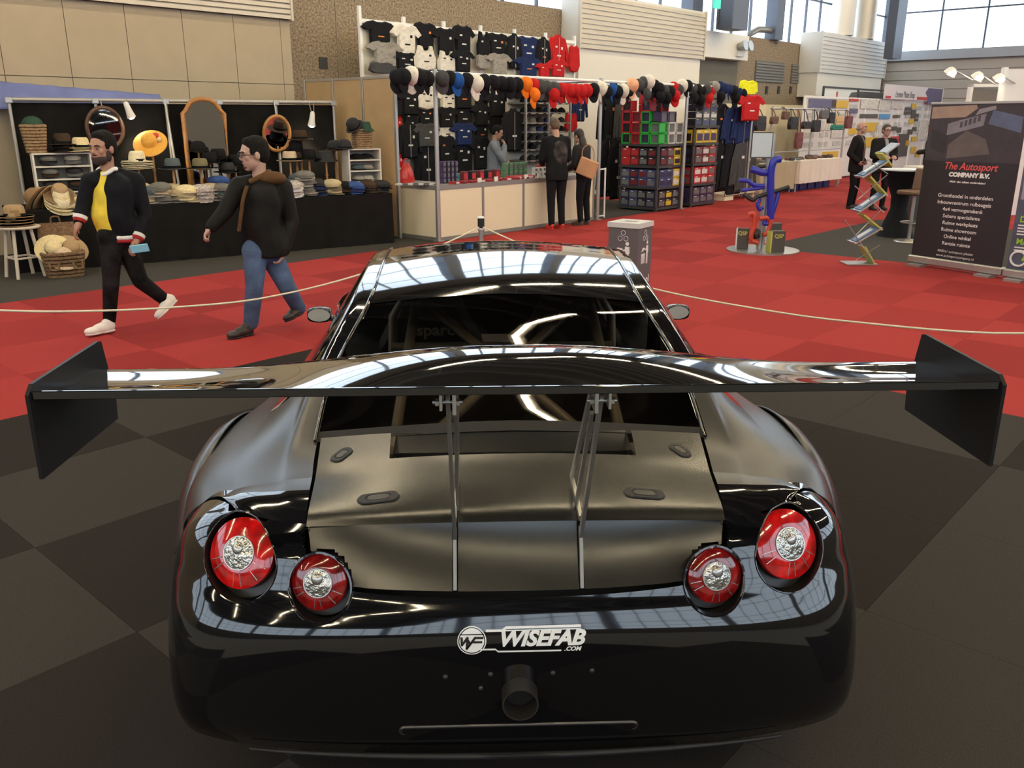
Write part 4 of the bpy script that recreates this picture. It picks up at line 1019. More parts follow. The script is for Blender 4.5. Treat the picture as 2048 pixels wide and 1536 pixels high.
# shopper pair at the white counter, vendor behind it
p = W(GS(1112, 457).x, GS(1112, 457).y); RC, QC = stander('tall shopper in black with a grey-patterned back and red shoes at the white counter', Vector((p.x, p.y, 0)), 1.86, math.radians(112), .10, coat=(0.012,0.012,0.013), coatlen=.62, shoes=(0.60,0.04,0.03), arms='counter', hair=M('brown hair', (0.10,0.055,0.03), .6), patch=(0.055,0.05,0.05), nod=.35, stance=.09)
p = G(1166, 450); RW, QW = stander('long-haired woman in dark clothes and sneakers leaning on the counter with a tan bag', Vector((p.x, p.y, 0)), 1.68, math.radians(140), .14, coat=(0.028,0.026,0.028), coatlen=.50, shoes=(0.10,0.075,0.06), arms='counter', backhair=.16, width=.9, nod=.3, stance=.12, hair=M('dark brown hair', (0.020,0.013,0.010), .6))
t = thing('handbag', "tan leather bag on the long-haired woman's arm", 'bag', G(1172, 450)+Vector((-.02,-.24,.86)), math.radians(-18))
MB().box((0,0,.17), (.34,.10,.30), (0,.35,0)).build('bag_body', M('tan leather', (0.56,0.30,0.15), .5, noise=.08, scale=6), t, bevel=.015)
MB().path(crn([(-.10,0,.30), (-.10,.03,.48), (.0,.05,.56), (.10,.03,.46), (.11,0,.26)], 4), .010, 6).build('handle', M('tan strap', (0.40,0.20,0.10), .5), t, smooth=60)
q = PV(988, 258, 11.35); p = W(q.x, 11.35)
stander('stall keeper in a grey-blue shirt standing behind the counter, hand at chin', Vector((p.x, p.y, 0)), 1.74, math.radians(-8), .02, coat=(0.20,0.22,0.26), coatlen=.48, arms='chin', skinc=(0.40,0.22,0.15), nod=.35)
# three visitors near the notice panels
p = G(1702, 417); stander('bald man in a dark open jacket and grey shirt standing by the brochure stand', Vector((p.x, p.y, 0)), 1.80, math.radians(-35), 0, coat=(0.014,0.012,0.012), coatlen=.66, arms='pockets', bald=True, width=1.22, inner=(0.20,0.15,0.14), skinc=(0.46,0.26,0.20), trou=(0.010,0.010,0.011))
p = AY(1772, 262, 18.6); stander('man with glasses in a dark coat talking behind the high table', Vector((p.x, p.y, 0)), 1.74, math.radians(-80), 0, coat=(0.016,0.015,0.016), coatlen=.62, arms='fold', width=1.2, inner=(0.28,0.27,0.28), glasses=M('thin spectacle frame', (0.05,0.04,0.04), .3), skinc=(0.46,0.27,0.21), hair=M('brown short hair', (0.05,0.032,0.022), .6))
p = AY(1868, 258, 20.5); stander('bald man in dark green seen behind the black banner', Vector((p.x, p.y, 0)), 1.80, math.radians(150), 0, coat=(0.025,0.028,0.020), coatlen=.60, arms='fold', bald=True, skinc=(0.42,0.24,0.18))
# ================================================================== HAT STALL (left)
HA = G(280, 527); HB = G(770, 487); HANG = math.atan2(HB.y-HA.y, HB.x-HA.x)
hex_ = Vector((math.cos(HANG), math.sin(HANG), 0)); hey = Vector((-math.sin(HANG), math.cos(HANG), 0))
def HL(x, y, z=0.0): p = HA+hex_*x+hey*y; return Vector((p.x, p.y, z))
def HP(x, y, yl):                                    # pixel -> (x, z) on the plane y = yl of the stall
    d = ray(x, y); o = HA+hey*yl; t = ((o-C0).dot(hey))/d.dot(hey); p = C0+d*t; return ((p-HA).dot(hex_), p.z)
def hat_t(name, label, cat, x, y, z=0.0, rz=0.0, group=None): return thing(name, label, cat, HL(x, y, z), HANG+rz, group)
# ---- hat shapes
def hat_mesh(kind):
    mb = MB(); n = 24
    if kind in ('fedora', 'panama', 'trilby'):
        br = {'fedora': .165, 'panama': .175, 'trilby': .135}[kind]
        mb.lathe([(br,.012),(br,.006),(.105,.0),(.10,.004),(.0,.004)], n, sy=1.12)
        mb.lathe([(br,.012),(.125,.006),(.095,.010),(.093,.06),(.086,.105),(.070,.122),(.045,.117),(.0,.098)], n, sx=.95, sy=1.12)
    elif kind == 'sunhat':
        mb.lathe([(.21,-.012),(.215,-.018),(.10,-.004),(0,-.004)], n); mb.lathe([(.21,-.012),(.15,.0),(.10,.006),(.097,.05),(.085,.085),(.05,.105),(0,.11)], n)
    elif kind == 'bowler':
        mb.lathe([(.125,.012),(.128,.006),(.09,0),(0,0)], n, sy=1.1); mb.lathe([(.125,.012),(.095,.008),(.093,.05),(.083,.09),(.055,.118),(0,.128)], n, sy=1.1)
    elif kind == 'bucket':
        mb.lathe([(.14,.0),(.143,-.006),(.09,.03),(0,.03)], n); mb.lathe([(.14,.0),(.098,.045),(.088,.105),(.075,.115),(0,.118)], n)
    elif kind == 'flat':
        mb.ell((0,0,.02), (.105,.130,.048), 20, 8, z0=-.4); mb.prismz([(-.075,-.09),(-.055,-.15),(0,-.168),(.055,-.15),(.075,-.09)], .0, .012)
    elif kind == 'beanie':
        mb.ell((0,0,.03), (.10,.11,.085), 20, 8, z0=-.35); mb.lathe([(.104,.0),(.108,.02),(.104,.045),(.095,.02)], 20)
    elif kind == 'ball':
        mb.ell((0,0,0), (.088,.100,.105), 18, 8, z0=0.0)
        vs = []
        for i in range(9):
            a = PI*(1.12+.76*i/8); c, s_ = math.cos(a), math.sin(a); vs.append((.088*c,.100*s_,.004)); vs.append((.082*c*1.08,.098*s_-.082*max(0,-s_)**.6,-.018))
        mb.add(vs+[(x, y, z-.008) for x, y, z in vs], [(2*i,2*i+1,2*i+3,2*i+2) for i in range(8)]+[(18+2*i,18+2*i+2,18+2*i+3,18+2*i+1) for i in range(8)]+[(2*i+1,18+2*i+1,18+2*i+3,2*i+3) for i in range(8)])
        mb.ell((0,0,.106), (.010,.010,.006), 8, 4)
    return mb.mesh('hat_'+kind, 50)
HATM = {k: hat_mesh(k) for k in ('fedora','panama','trilby','sunhat','bowler','bucket','flat','beanie','ball')}
BANDM = {'fedora': MB().lathe([(.0965,.010),(.0965,.040)], 24, sx=.95, sy=1.12).mesh('band'), 'sunhat': MB().lathe([(.101,.006),(.099,.032)], 24).mesh('band'), 'bowler': MB().lathe([(.0965,.008),(.0955,.032)], 24, sy=1.1).mesh('band')}
BANDM['panama'] = BANDM['trilby'] = BANDM['fedora']
def straw(n, c): return M(n, c, .75, noise=.15, scale=60, bump=.5, bscale=120)
hm = {'cream': straw('cream straw', (0.74,0.60,0.33)), 'white': straw('white straw', (0.80,0.70,0.46)), 'brown': straw('brown straw', (0.26,0.15,0.065)), 'tan': straw('tan felt', (0.40,0.26,0.13)), 'orange': straw('golden straw', (0.80,0.40,0.06)),
 'black': cloth('black felt', (0.012,0.011,0.012), bump=.2), 'char': cloth('charcoal felt', (0.035,0.034,0.036), bump=.2), 'grey': cloth('grey wool', (0.17,0.16,0.14)), 'olive': cloth('olive cloth', (0.19,0.165,0.09)), 'bluegrey': cloth('blue grey felt', (0.10,0.125,0.13)),
 'navy': cloth('navy cotton', (0.035,0.045,0.12)), 'blue': cloth('blue cotton', (0.045,0.085,0.24)), 'beige': cloth('beige cotton', (0.47,0.38,0.23)), 'lgrey': cloth('light grey cotton', (0.34,0.31,0.26)), 'stripe': cloth('striped cotton', (0.46,0.40,0.36), noise=.5, scale=40), 'green': cloth('dark green wool', (0.035,0.075,0.05)), 'dbrown': cloth('dark brown felt', (0.06,0.036,0.022)), 'pink': straw('pale straw', (0.60,0.45,0.30)), 'wht': cloth('white cotton', (0.78,0.74,0.68))}
m_bandk = cloth('black ribbon', (0.008,0.008,0.008), bump=0.0)
HAT_WORD = {'fedora': 'wide-brimmed felt hat', 'panama': 'panama hat', 'trilby': 'trilby', 'sunhat': 'sun hat', 'bowler': 'bowler hat', 'bucket': 'bucket hat', 'flat': 'flat cap', 'beanie': 'knitted cap', 'ball': 'baseball cap'}
COL_WORD = {'cream': 'cream', 'white': 'bright white', 'brown': 'brown', 'tan': 'tan', 'orange': 'golden orange', 'black': 'black', 'char': 'charcoal', 'grey': 'grey', 'olive': 'olive', 'bluegrey': 'blue-grey', 'navy': 'navy', 'blue': 'blue', 'beige': 'beige', 'lgrey': 'light grey', 'stripe': 'striped', 'green': 'dark green', 'dbrown': 'dark brown', 'pink': 'pale straw', 'wht': 'white'}
HSC = {'flat': 1.28, 'ball': 1.0, 'beanie': 1.0, 'sunhat': 1.15}
def hat(kind, col, where, loc, rot=(0,0,0), sc=1.0, band=True, group=None, bandm=None):
    o = thing('hat' if kind not in ('flat','ball','beanie') else 'cap', '%s %s %s' % (COL_WORD[col], HAT_WORD[kind], where), 'hat' if kind not in ('flat','ball','beanie') else 'cap', loc, 0, group)
    sc *= HSC.get(kind, 1.2); o.rotation_euler = rot; o.scale = (sc, sc, sc)
    mobj('crown_and_brim' if kind not in ('flat','ball','beanie') else 'cap_body', HATM[kind], hm[col], o)
    if band and kind in BANDM: mobj('hat_band', BANDM[kind], bandm or m_bandk, o)
    return o
def stack(x, y, z, kind, cols, where, dz, group='hats stacked on the black table', sc=1.0, tilt=0.0, rz=0.0):
    n = len(cols)
    for i, c in enumerate(cols):
        pos = 'topmost' if i == n-1 else ('bottom' if i == 0 else nth(i)+' from below')
        p = HL(x, y, z+i*dz); hat(kind, c, (', %s in pile ' % pos if n > 1 else ' ')+where, p+Vector((random.uniform(-.01,.01), random.uniform(-.01,.01), 0)), (tilt+random.uniform(-.05,.05), random.uniform(-.05,.05), HANG+rz+random.uniform(-.3,.3)), sc, band=(i == n-1), group=group)
# ---- table with black skirt
TZ = 0.765; x0, x1 = -1.45, 3.74
t = hat_t('hat_table', 'long hat table draped to the floor in black cloth', 'table', 0, 0)
MB().b2((x0,.0,TZ-.025), (x1,1.0,TZ)).build('table_top', hm['black'], t, bevel=.004)
def drape(xa, xb, z0, z1, amp=.018, wl=.16, y=0.0):
    R = []
    for k in range(7):
        f_ = k/6; R.append([(xa+(xb-xa)*j/160, y-amp*(.25+.75*f_)*(math.sin(j*(xb-xa)/160/wl*2*PI+math.sin(j*.11)*1.6))-0.012*f_, z1+(z0-z1)*f_) for j in range(161)])
    return R
m_skirt = cloth('black table skirt', (0.0105,0.0095,0.009), .9, .2, 4, .3)
MB().grid(drape(x0, x1, .0, TZ, .014, .22)).build('skirt', m_skirt, t, smooth=70)
MB().b2((x1-.015,0,0), (x1,1.0,TZ)).build('skirt_end', m_skirt, t)
for lx in (x0+.2, 0, 1.9, x1-.2): MB().path([(lx,.6,0), (lx,.6,TZ-.02)], .02, 8).build('leg', m_alud, t)
# ---- backdrop: curtain on a pipe frame
CY = 1.55; zr = HP(300, 203, CY)[1]; xa = HP(18, 203, CY)[0]; xb = HP(668, 210, CY)[0]
t = hat_t('backdrop_frame', 'grey pipe frame carrying the black curtain behind the hats', 'frame', 0, 0)
m_pipe = M('grey pipe', (0.42,0.40,0.37), .4, metal=.4)
MB().path([(xa,CY-.06,zr+.01), (xb,CY-.06,zr+.01)], .028, 10).build('top_rail', m_pipe, t, smooth=60)
for px_ in (18, 190, 330, 437, 549, 664):
    x = HP(px_, 210, CY)[0]; MB().path([(x,CY-.06,0), (x,CY-.06,zr+.02)], .022, 10).build('upright', m_pipe, t, smooth=60)
    MB().box((x,CY-.06,zr), (.09,.08,.08)).build('clamp', m_alu, t, bevel=.008)
o = MB().grid(drape(xa+.02, xb, .02, zr-.03, .03, .4, CY)).build('black_curtain', m_skirt, None, smooth=70); o.location = HL(0,0,0); o.rotation_euler = (0,0,HANG)
tag(o, 'black cloth curtain hung behind the hat table', 'curtain')
# diagonal pole leaning in front of the curtain
p = HP(330, 205, 1.45); q = HP(346, 318, 1.2)
o = MB().path([HL(p[0],1.45,p[1]), HL(q[0]+.05,1.2,TZ)], .018, 8).build('leaning_pole', m_pipe, None, smooth=60); tag(o, 'thin grey pole slanting down to the table left of the arched mirror', 'pole')
# blue tarpaulin sloping behind the curtain
m_tarp = cloth('blue tarpaulin', (0.17,0.20,0.42), .6, .15, 3, .8, 5)
R = []
for k in range(9):
    f_ = k/8; R.append([])
    for j in range(41):
        g_ = j/40; x = -1.5+(HP(320,190,1.75)[0]+1.5)*g_; zt = HP(0,163,1.75)[1]+(HP(320,190,1.75)[1]-HP(0,163,1.75)[1])*max(0, (g_-.12)/.88)
        R[-1].append((x, 1.76-.14*f_, zt-(zt-zr+.12)*f_+.004*math.sin(j*1.3+k)))
o = MB().grid(R).build('tarpaulin', m_tarp, None, smooth=70); o.location = HL(0,0,0); o.rotation_euler = (0,0,HANG); o.modifiers.new('s','SOLIDIFY').thickness = .01
tag(o, 'blue tarpaulin draped over the frame behind the hat stall', 'tarpaulin')
# ---- mirrors
m_mir = M('silver mirror', (0.80,0.80,0.80), .02, metal=1.0)
def oval_mirror(pxc, pyt, pyb, pw, yl, mat, label, tilt=0.0):
    xc, zt = HP(pxc, pyt, yl); _, zb = HP(pxc, pyb, yl); w = (HP(pxc+pw/2, pyt, yl)[0]-HP(pxc-pw/2, pyt, yl)[0])/2; h = (zt-zb)/2
    t = hat_t('oval_mirror', label, 'mirror', xc, yl, (zt+zb)/2)
    fr = [(w*math.cos(a), 0, h*math.sin(a)) for a in [2*PI*k/40 for k in range(40)]]
    MB().path([(x*.93, 0, z*.95) for x, y, z in fr], .028, 8, closed=True).build('frame', mat, t, smooth=60)
    MB().prism([(x*.92, z*.94) for x, y, z in fr], -.006, .006).build('mirror_pane', m_mir, t)
    MB().path([(0,.02,h), (0,.10,zr-(zt+zb)/2)], .008, 6).build('hanging_wire', m_alu, t)
    t.rotation_euler = (tilt, 0, HANG)
    return t
m_dwood = M('dark wood', (0.10,0.05,0.025), .4, noise=.3, scale=8); m_lwood = M('honey wood', (0.42,0.19,0.055), .35, noise=.2, scale=8)
oval_mirror(204, 213, 300, 78, 1.38, m_dwood, 'dark-framed oval mirror hanging at the left of the hat stall', .07)
oval_mirror(551, 230, 304, 56, 1.38, m_lwood, 'light wood oval mirror reflecting the red carpet', .16)
xl, zt = HP(362, 195, 1.32); xr, zb = HP(455, 305, 1.32)
t = hat_t('arched_mirror', 'tall honey wood mirror with an arched top standing among the hats', 'mirror', (xl+xr)/2, 1.32, TZ-.02); w = (xr-xl)/2; h = zt-TZ
arch = [(-w,-0.0), (w,0)]+[(w*math.cos(a), h-.22+.20*math.sin(a)) for a in [PI*k/16 for k in range(17)]]
def scale_poly(P, f, cx=0, cz=h/2): return [(cx+(x-cx)*f, cz+(z-cz)*f) for x, z in P]
outer = [(-w,0), (w,0), (w,h-.20), (w*.86,h-.17), (w*.6,h-.05), (w*.3,h-.008), (0,h), (-w*.3,h-.008), (-w*.6,h-.05), (-w*.86,h-.17), (-w,h-.20)]
MB().path([(x, 0, z) for x, z in outer[2:]+[(-w,0),(w,0)]], .035, 8, closed=True).build('frame', m_lwood, t, smooth=50)
MB().prism([(x*.97, z) for x, z in outer], -.004, .01).build('mirror_pane', m_mir, t)
# ---- clip lamps
m_bulb = emit_mat('halogen bulb', (1.0,.88,.66), 60)
for n, (px_, py, tx) in enumerate(((258, 222, .3), (624, 240, -.1))):
    x, z = HP(px_, py, 1.2); t = hat_t('clip_lamp', ['bright white clip lamp hanging by the left oval mirror', 'bright white clip lamp hanging by the light wood oval mirror'][n], 'lamp', x, 1.2, z)
    MB().lathe([(.02,.13),(.035,.11),(.045,.0),(.062,-.09),(.060,-.09),(.04,.0),(.03,.10)], 18).build('lamp_shade', M('white lamp metal', (0.80,0.78,0.74), .4), t, smooth=40)
    MB().ell((0,0,-.080), (.048,.048,.035), 12, 8).build('bulb', m_bulb, t, smooth=80)
    MB().path([(-.02,0,.12), (-.04,.1,zr-z), ], .006, 6).build('cord', m_alud, t); MB().path([(.02,0,.12), (.04,.1,zr-z)], .006, 6).build('cord', m_alud, t)
    t.rotation_euler = (.15, -tx, HANG)
    ld = bpy.data.lights.new('lamp_beam', 'SPOT'); ld.energy = 26; ld.color = (1,.85,.6); ld.spot_size = 1.9; ld.spot_blend = .6; ld.shadow_soft_size = .04
    lo = bpy.data.objects.new('lamp_beam', ld); COL.objects.link(lo); lo.parent = t; lo.location = (0,0,-.13)
# ---- white shelf units with folded caps
m_shelf = M('white laminate', (0.70,0.66,0.58), .5)
def shelf_unit(x0, x1, y, z0, z1, n, label, mat=m_shelf, d=.32):
    t = hat_t('shelf_unit', label, 'shelf', (x0+x1)/2, y, z0); w = (x1-x0)/2; h = z1-z0
    for x in (-w, w): MB().b2((x-.012,0,0), (x+.012,d,h)).build('side_panel', mat, t, bevel=.002)
    for k in range(n+1): MB().b2((-w,0,h*k/n-(.02 if k else 0)), (w,d,h*k/n+(0 if k else .02))).build('shelf_board', mat, t, bevel=.002)
    MB().b2((-w,d,0), (w,d+.01,h)).build('back_panel', M('shelf back', (0.50,0.47,0.42), .6), t)
    return t
xl = HP(62, 305, .9)[0]; xr = HP(176, 305, .9)[0]; zt = HP(110, 305, .9)[1]
shelf_unit(xl, xr, .72, TZ, zt, 4, 'white shelf unit with folded grey caps at the left end of the hat table', d=.30)
hh = (zt-TZ)/4
for lv in range(4):
    for c, fx in enumerate((.27, .70)):
        for q in range(2 if lv < 3 else 2):
            hat('flat', ('char','grey','lgrey','char','dbrown','grey')[(lv*2+c+q) % 6], '%s, %s shelf up, %s side of left white unit' % (('lower','upper')[q], nth(lv), ('left','right')[c]), HL(xl+(xr-xl)*fx, .86, TZ+hh*lv+.024+q*.045+(.0 if lv else 0)), (0,0,HANG+random.uniform(-.2,.2)), .80, group='caps in the left white unit')
xl2 = HP(690, 297, .6)[0]; xr2 = HP(752, 297, .6)[0]; zt2 = HP(720, 297, .6)[1]
shelf_unit(xl2, xr2, .45, TZ, zt2, 4, 'narrow white shelf unit at the right end of the hat table', d=.30); hh2 = (zt2-TZ)/4
for lv, cs in enumerate((('navy','char'), ('lgrey','stripe'), ('bluegrey','lgrey'), ('black','black'))):
    for q in range(2): hat('flat', cs[q], 'at %s of the %s shelf up in the narrow white unit' % (('left','right')[q], nth(lv)), HL((xl2+xr2)/2+(.10 if q else -.10)*.8, .60, TZ+hh2*lv+.024+(.04 if q else 0)*0), (0,0,HANG+.2), .74, group='caps in the narrow white unit')
# ---- baskets
m_wick = M('wicker', (0.17,0.095,0.045), .8, noise=.45, scale=40, bump=.8, bscale=70); m_wickl = M('pale wicker', (0.30,0.19,0.095), .8, noise=.35, scale=45, bump=.8, bscale=70)
def basket(t, w0, w1, d0, d1, h, mat, rows=9):
    mb = MB()
    for k in range(rows):
        f_ = k/(rows-1); w = w0+(w1-w0)*f_; d = d0+(d1-d0)*f_
        ring = []
        for j in range(32):
            a = 2*PI*j/32; c, s_ = math.cos(a), math.sin(a); r = 1/max(abs(c), abs(s_))**.75
            ring.append((w*c*r*.92, d*s_*r*.92, .015+(h-.03)*f_+.004*((j+k) % 2)))
        MB().path(ring, (h/rows)*.56, 6, closed=True).build('wicker_ring', mat, t, smooth=60)
    MB().b2((-w0*.9,-d0*.9,0), (w0*.9,d0*.9,.02)).build('basket_floor', mat, t)
x, _ = HP(73, 300, .88); t = hat_t('wicker_basket', 'square brown wicker basket standing on the left shelf unit', 'basket', x, .88, zt)
hb = HP(73, 250, .88)[1]-zt; basket(t, .115, .155, .115, .14, hb, m_wickl)
hat('beanie', 'green', 'heaped in the brown basket on the left shelf unit', HL(x, .88, zt+hb-.03), (0,0,0), 1.25, group=None)
x, _ = HP(722, 297, .6); t = hat_t('wicker_basket', 'pale wicker box basket on the narrow white unit', 'basket', x+.02, .6, zt2); hb2 = HP(722, 258, .6)[1]-zt2
basket(t, .13, .14, .12, .13, hb2, m_wickl); hat('bucket', 'green', 'lying in the pale basket on the narrow unit', HL(x+.06, .6, zt2+hb2-.03), (0,0,0), 1.0)
hat('bowler', 'char', 'tipped on the rim of the pale basket', HL(x-.10, .56, zt2+hb2+.03), (.2,-.7,HANG), .95)
x = HP(690, 290, .55)[0]; hat('bowler', 'char', 'with a price tag beside the pale basket', HL(x-.02, .52, zt2+.002), (0,0,HANG), .95)
# dark wide hats at the right of the left basket
x = HP(125, 290, .86)[0]
stack(x, .86, zt+.002, 'fedora', ('dbrown','black','dbrown'), 'beside the brown basket', .045, group='dark hats on the left unit', sc=1.05)
x = HP(168, 290, .8)[0]; stack(x-.04, .82, zt+.002, 'panama', ('cream','cream'), 'half hidden behind the bearded man', .045, group='panamas on the left unit')
# ---- wooden hat stands
def stand(px_, py_base, yl, label, n=1):
    x, z = HP(px_, py_base, yl); t = hat_t('hat_stand', label, 'hat stand', x, yl, TZ); h = z-TZ
    MB().lathe([(.085,0),(.085,.015),(.03,.03),(.018,.05),(.016,h*.5),(.024,h*.55),(.016,h*.6),(.016,h-.02),(.07,h-.008),(.07,h)], 16).build('turned_post', m_lwood, t, smooth=40)
    return x, z
x, z = stand(277, 337, .80, 'wooden hat stand under the bright white panamas'); stack(x, .80, z, 'panama', ('white','white','white','white','white'), 'under the left lamp', .022, group='white panamas on the stand', sc=1.0)
x, z = stand(303, 292, .95, 'tall wooden hat stand carrying the golden sun hat'); o = hat('sunhat', 'orange', 'tilted on the tall stand beside the left lamp', HL(x-.02, .93, z+.05), (.75,-.45,HANG), .95, bandm=hm['orange'])
MB().ell((.10,.03,.03), (.05,.04,.035), 10, 6).build('red_flower', M('red silk flower', (0.60,0.06,0.04), .7), o, smooth=60); MB().ell((.11,-.05,.025), (.035,.03,.03), 10, 6).build('pale_flower', hm['cream'], o, smooth=60)
for si, (px_, py, kind, col, lab, yl) in enumerate(((346, 338, 'fedora', 'bluegrey', 'over the cotton bucket hats right of the white panamas', .62), (401, 338, 'fedora', 'olive', 'with a high crown in front of the arched mirror', .60), (397, 303, 'bowler', 'black', 'on a black head in front of the arched mirror', .95), (580, 322, 'fedora', 'pink', 'with a brown band right of the walking man', .80), (600, 280, 'fedora', 'dbrown', 'on the tall stand under the right lamp', .92), (592, 302, 'fedora', 'black', 'on the short stand under the right lamp', .95), (652, 322, 'bucket', 'char', 'with a price tag on the turned stand', .70), (437, 318, 'fedora', 'black', 'right of the arched mirror frame', .85), (470, 330, 'fedora', 'black', 'behind the shoulder of the walking man', .9), (420, 325, 'fedora', 'black', 'low between the mirror and the olive hat', .75), (455, 345, 'fedora', 'char', 'low left of the walking man', .7), (618, 318, 'fedora', 'black', 'low under the right lamp', .75), (670, 300, 'bowler', 'char', 'left of the narrow white unit', .8))):
    x, z = stand(px_, py, yl, 'turned wooden stand under the %s %s, %s along the table' % (COL_WORD[col], HAT_WORD[kind], nth(si)))
    hat(kind, col, lab, HL(x, yl, z), (0,0,HANG), 1.0 if kind != 'bucket' else 1.1)
# ---- piles of caps along the table front
def tx(px_, yl): return HP(px_, 405, yl)[0]
piles = [(282,.40,'flat',('lgrey','beige','lgrey','lgrey','beige'),'behind the bearded man'), (425,.34,'flat',('lgrey','stripe','lgrey','beige'),'between striped and grey piles'), (470,.30,'flat',('grey','bluegrey','grey'),'behind the walking man'), (560,.40,'flat',('grey','lgrey','grey','char'),'right behind the walking man'), (300,.30,'flat',('lgrey','beige','lgrey','bluegrey'),'beside the bearded man'), (322,.24,'flat',('grey','grey','lgrey','beige','grey'),'second along the front'), (345,.42,'bucket',('olive','olive','beige'),'under the blue-grey hat'), (373,.20,'flat',('beige','cream','beige','cream'),'fourth along the front'), (355,.30,'flat',('lgrey','lgrey','beige'),'third along the front'), (407,.20,'flat',('stripe','stripe','stripe','stripe'),'fifth along the front'), (395,.48,'flat',('navy','navy','blue'),'behind the striped caps'), (440,.50,'flat',('blue','navy','blue','navy','navy','blue'),'rear left of the walking man'), (447,.26,'flat',('grey','grey','bluegrey','grey'),'front left of the walking man'), (590,.22,'flat',('wht','stripe','wht','stripe'),'just right of the walking man'), (614,.30,'flat',('grey','lgrey','grey','lgrey','grey','lgrey','grey'),'second right of the walking man'), (600,.55,'flat',('bluegrey','bluegrey','grey','bluegrey','grey','bluegrey'),'behind the grey wool caps'), (637,.30,'flat',('navy','char','navy','char'),'below the charcoal bucket hat'), (633,.45,'bucket',('dbrown','dbrown','dbrown'),'behind the dark caps'), (664,.22,'flat',('olive','beige','olive','beige'),'left of the narrow unit'), (690,.30,'flat',('black','dbrown','black'),'first below the narrow unit'), (710,.22,'flat',('blue','navy','blue'),'second below the narrow unit'), (735,.28,'flat',('dbrown','char','dbrown'),'third below the narrow unit'), (760,.26,'flat',('char','black','char'),'at the right table end')]
for px_, yl, kind, cols, where in piles: stack(tx(px_, yl), yl, TZ+.002, kind, cols, where, .044 if kind == 'flat' else .046, sc=1.12 if kind == 'flat' else 1.0)
# ---- left table end: tilted straw hats
for i, (px_, c, rx) in enumerate(((78,'brown',-.0), (92,'tan',0), (112,'brown',0))):
    hat('fedora', c, '%s of the tilted hats leaning at the left table end' % nth(i), HL(tx(px_, .25), .25+.06*i, TZ+.10), (-.45, -.85, HANG), 1.05, group='tilted hats at the table end')
for i, c in enumerate(('white','cream','white','tan')):
    hat('panama', c, '%s in the leaning pile at the left table end' % (nth(i)+' from below' if i < 3 else 'topmost'), HL(tx(122, .12), .12+.02*i, TZ+.03+i*.042), (.55, .15, HANG), .92, group='leaning panamas', bandm=M('dark red ribbon', (0.35,0.03,0.03), .6) if i == 3 else None)
hat('trilby', 'cream', 'lying beside the bearded man on the table', HL(tx(163,.15), .15, TZ+.002), (0,0,HANG), .9)
# ---- white stool with brown hats, wicker hamper with sun hats
p = G(52, 553); st = thing('stool', 'round white wooden stool carrying a pile of brown hats', 'stool', (p.x, p.y, 0), HANG); SZ = .62
m_stw = M('aged white paint', (0.58,0.50,0.41), .6)
MB().lathe([(.0,SZ-.028),(.24,SZ-.028),(.25,SZ-.014),(.24,SZ),(0,SZ)], 28).build('seat', m_stw, st, smooth=40)
for k in range(4):
    a = PI/4+k*PI/2+.35; MB().path([(.14*math.cos(a),.14*math.sin(a),SZ-.02), (.225*math.cos(a),.225*math.sin(a),0)], .020, 6).build('leg', m_stw, st)
    b = a+PI/2; MB().path([(.19*math.cos(a),.19*math.sin(a),.24), (.19*math.cos(b),.19*math.sin(b),.24)], .013, 6).build('stretcher', m_stw, st)
for i, c in enumerate(('brown','tan','brown','tan')): hat('fedora', c, '%s in the pile on the white stool' % ('topmost' if i == 3 else nth(i)+' from below'), (p.x-.01, p.y, SZ+.002+i*.034), (0,0,i*.5), .98, group='hats on the stool')
p = G(128, 553); t = thing('wicker_hamper', 'open dark wicker hamper holding round sun hats beside the stool', 'basket', (p.x, p.y+.05, 0), HANG)
basket(t, .20, .25, .17, .20, .30, m_wick, 7)
MB().grid([[(-.24,.20,.28), (0,.20,.28), (.24,.20,.28)], [(-.22,.27,.48), (0,.27,.48), (.22,.27,.48)], [(-.20,.31,.62), (0,.31,.62), (.20,.31,.62)]]).build('lid', m_wick, t).modifiers.new('s','SOLIDIFY').thickness = .025
for x in (-.13, .13): MB().path(crn([(x-.05,-.22,.20), (x-.04,-.25,.12), (x+.04,-.25,.12), (x+.05,-.22,.20)], 4), .012, 6).build('handle', m_wick, t, smooth=60)
MB().path(crn([(-.05,.31,.62), (-.04,.31,.69), (.04,.31,.69), (.05,.31,.62)], 4), .010, 6).build('lid_handle', m_wick, t, smooth=60)
for i, (x, y, z, rx, ry) in enumerate(((-.09,.02,.34,.9,-.1), (.10,.03,.33,.8,.3), (.0,-.06,.25,.7,.1))):
    q = t.matrix_basis if False else None
    c, s_ = math.cos(HANG), math.sin(HANG)
    hat('sunhat', ('cream','tan','pink')[i], 'stuffed into the dark wicker hamper', (p.x+x*c-y*s_, p.y+.05+x*s_+y*c, z), (rx, ry, HANG), .85, group='sun hats in the hamper')
# ================================================================== RACEWEAR STALL (centre)
m_wht = M('stall white panel', (0.80,0.71,0.50), .5); m_wood = M('beige partition board', (0.50,0.335,0.165), .6, noise=.06, scale=3); m_wht2 = M('cream back panel', (0.74,0.70,0.58), .5)
# partition of beige boards in aluminium frames, running to the wall
sp = 9.22; v0, v1 = 10.75, 13.1
t = hthing('partition', 'beige board partition between the hat stall and the racewear stall', 'partition', sp, v0)
n = 3; L = (v1-v0)/n
for k in range(n): MB().b2((-.012, k*L+.03, .02), (.012, (k+1)*L-.03, 2.47)).build('board', m_wood, t)
for k in range(n+1): MB().b2((-.025, k*L-.025, 0), (.025, k*L+.025, 2.5)).build('post', m_alu, t, bevel=.004)
MB().b2((-.02,0,2.46), (.02,v1-v0,2.5)).build('top_rail', m_alu, t)
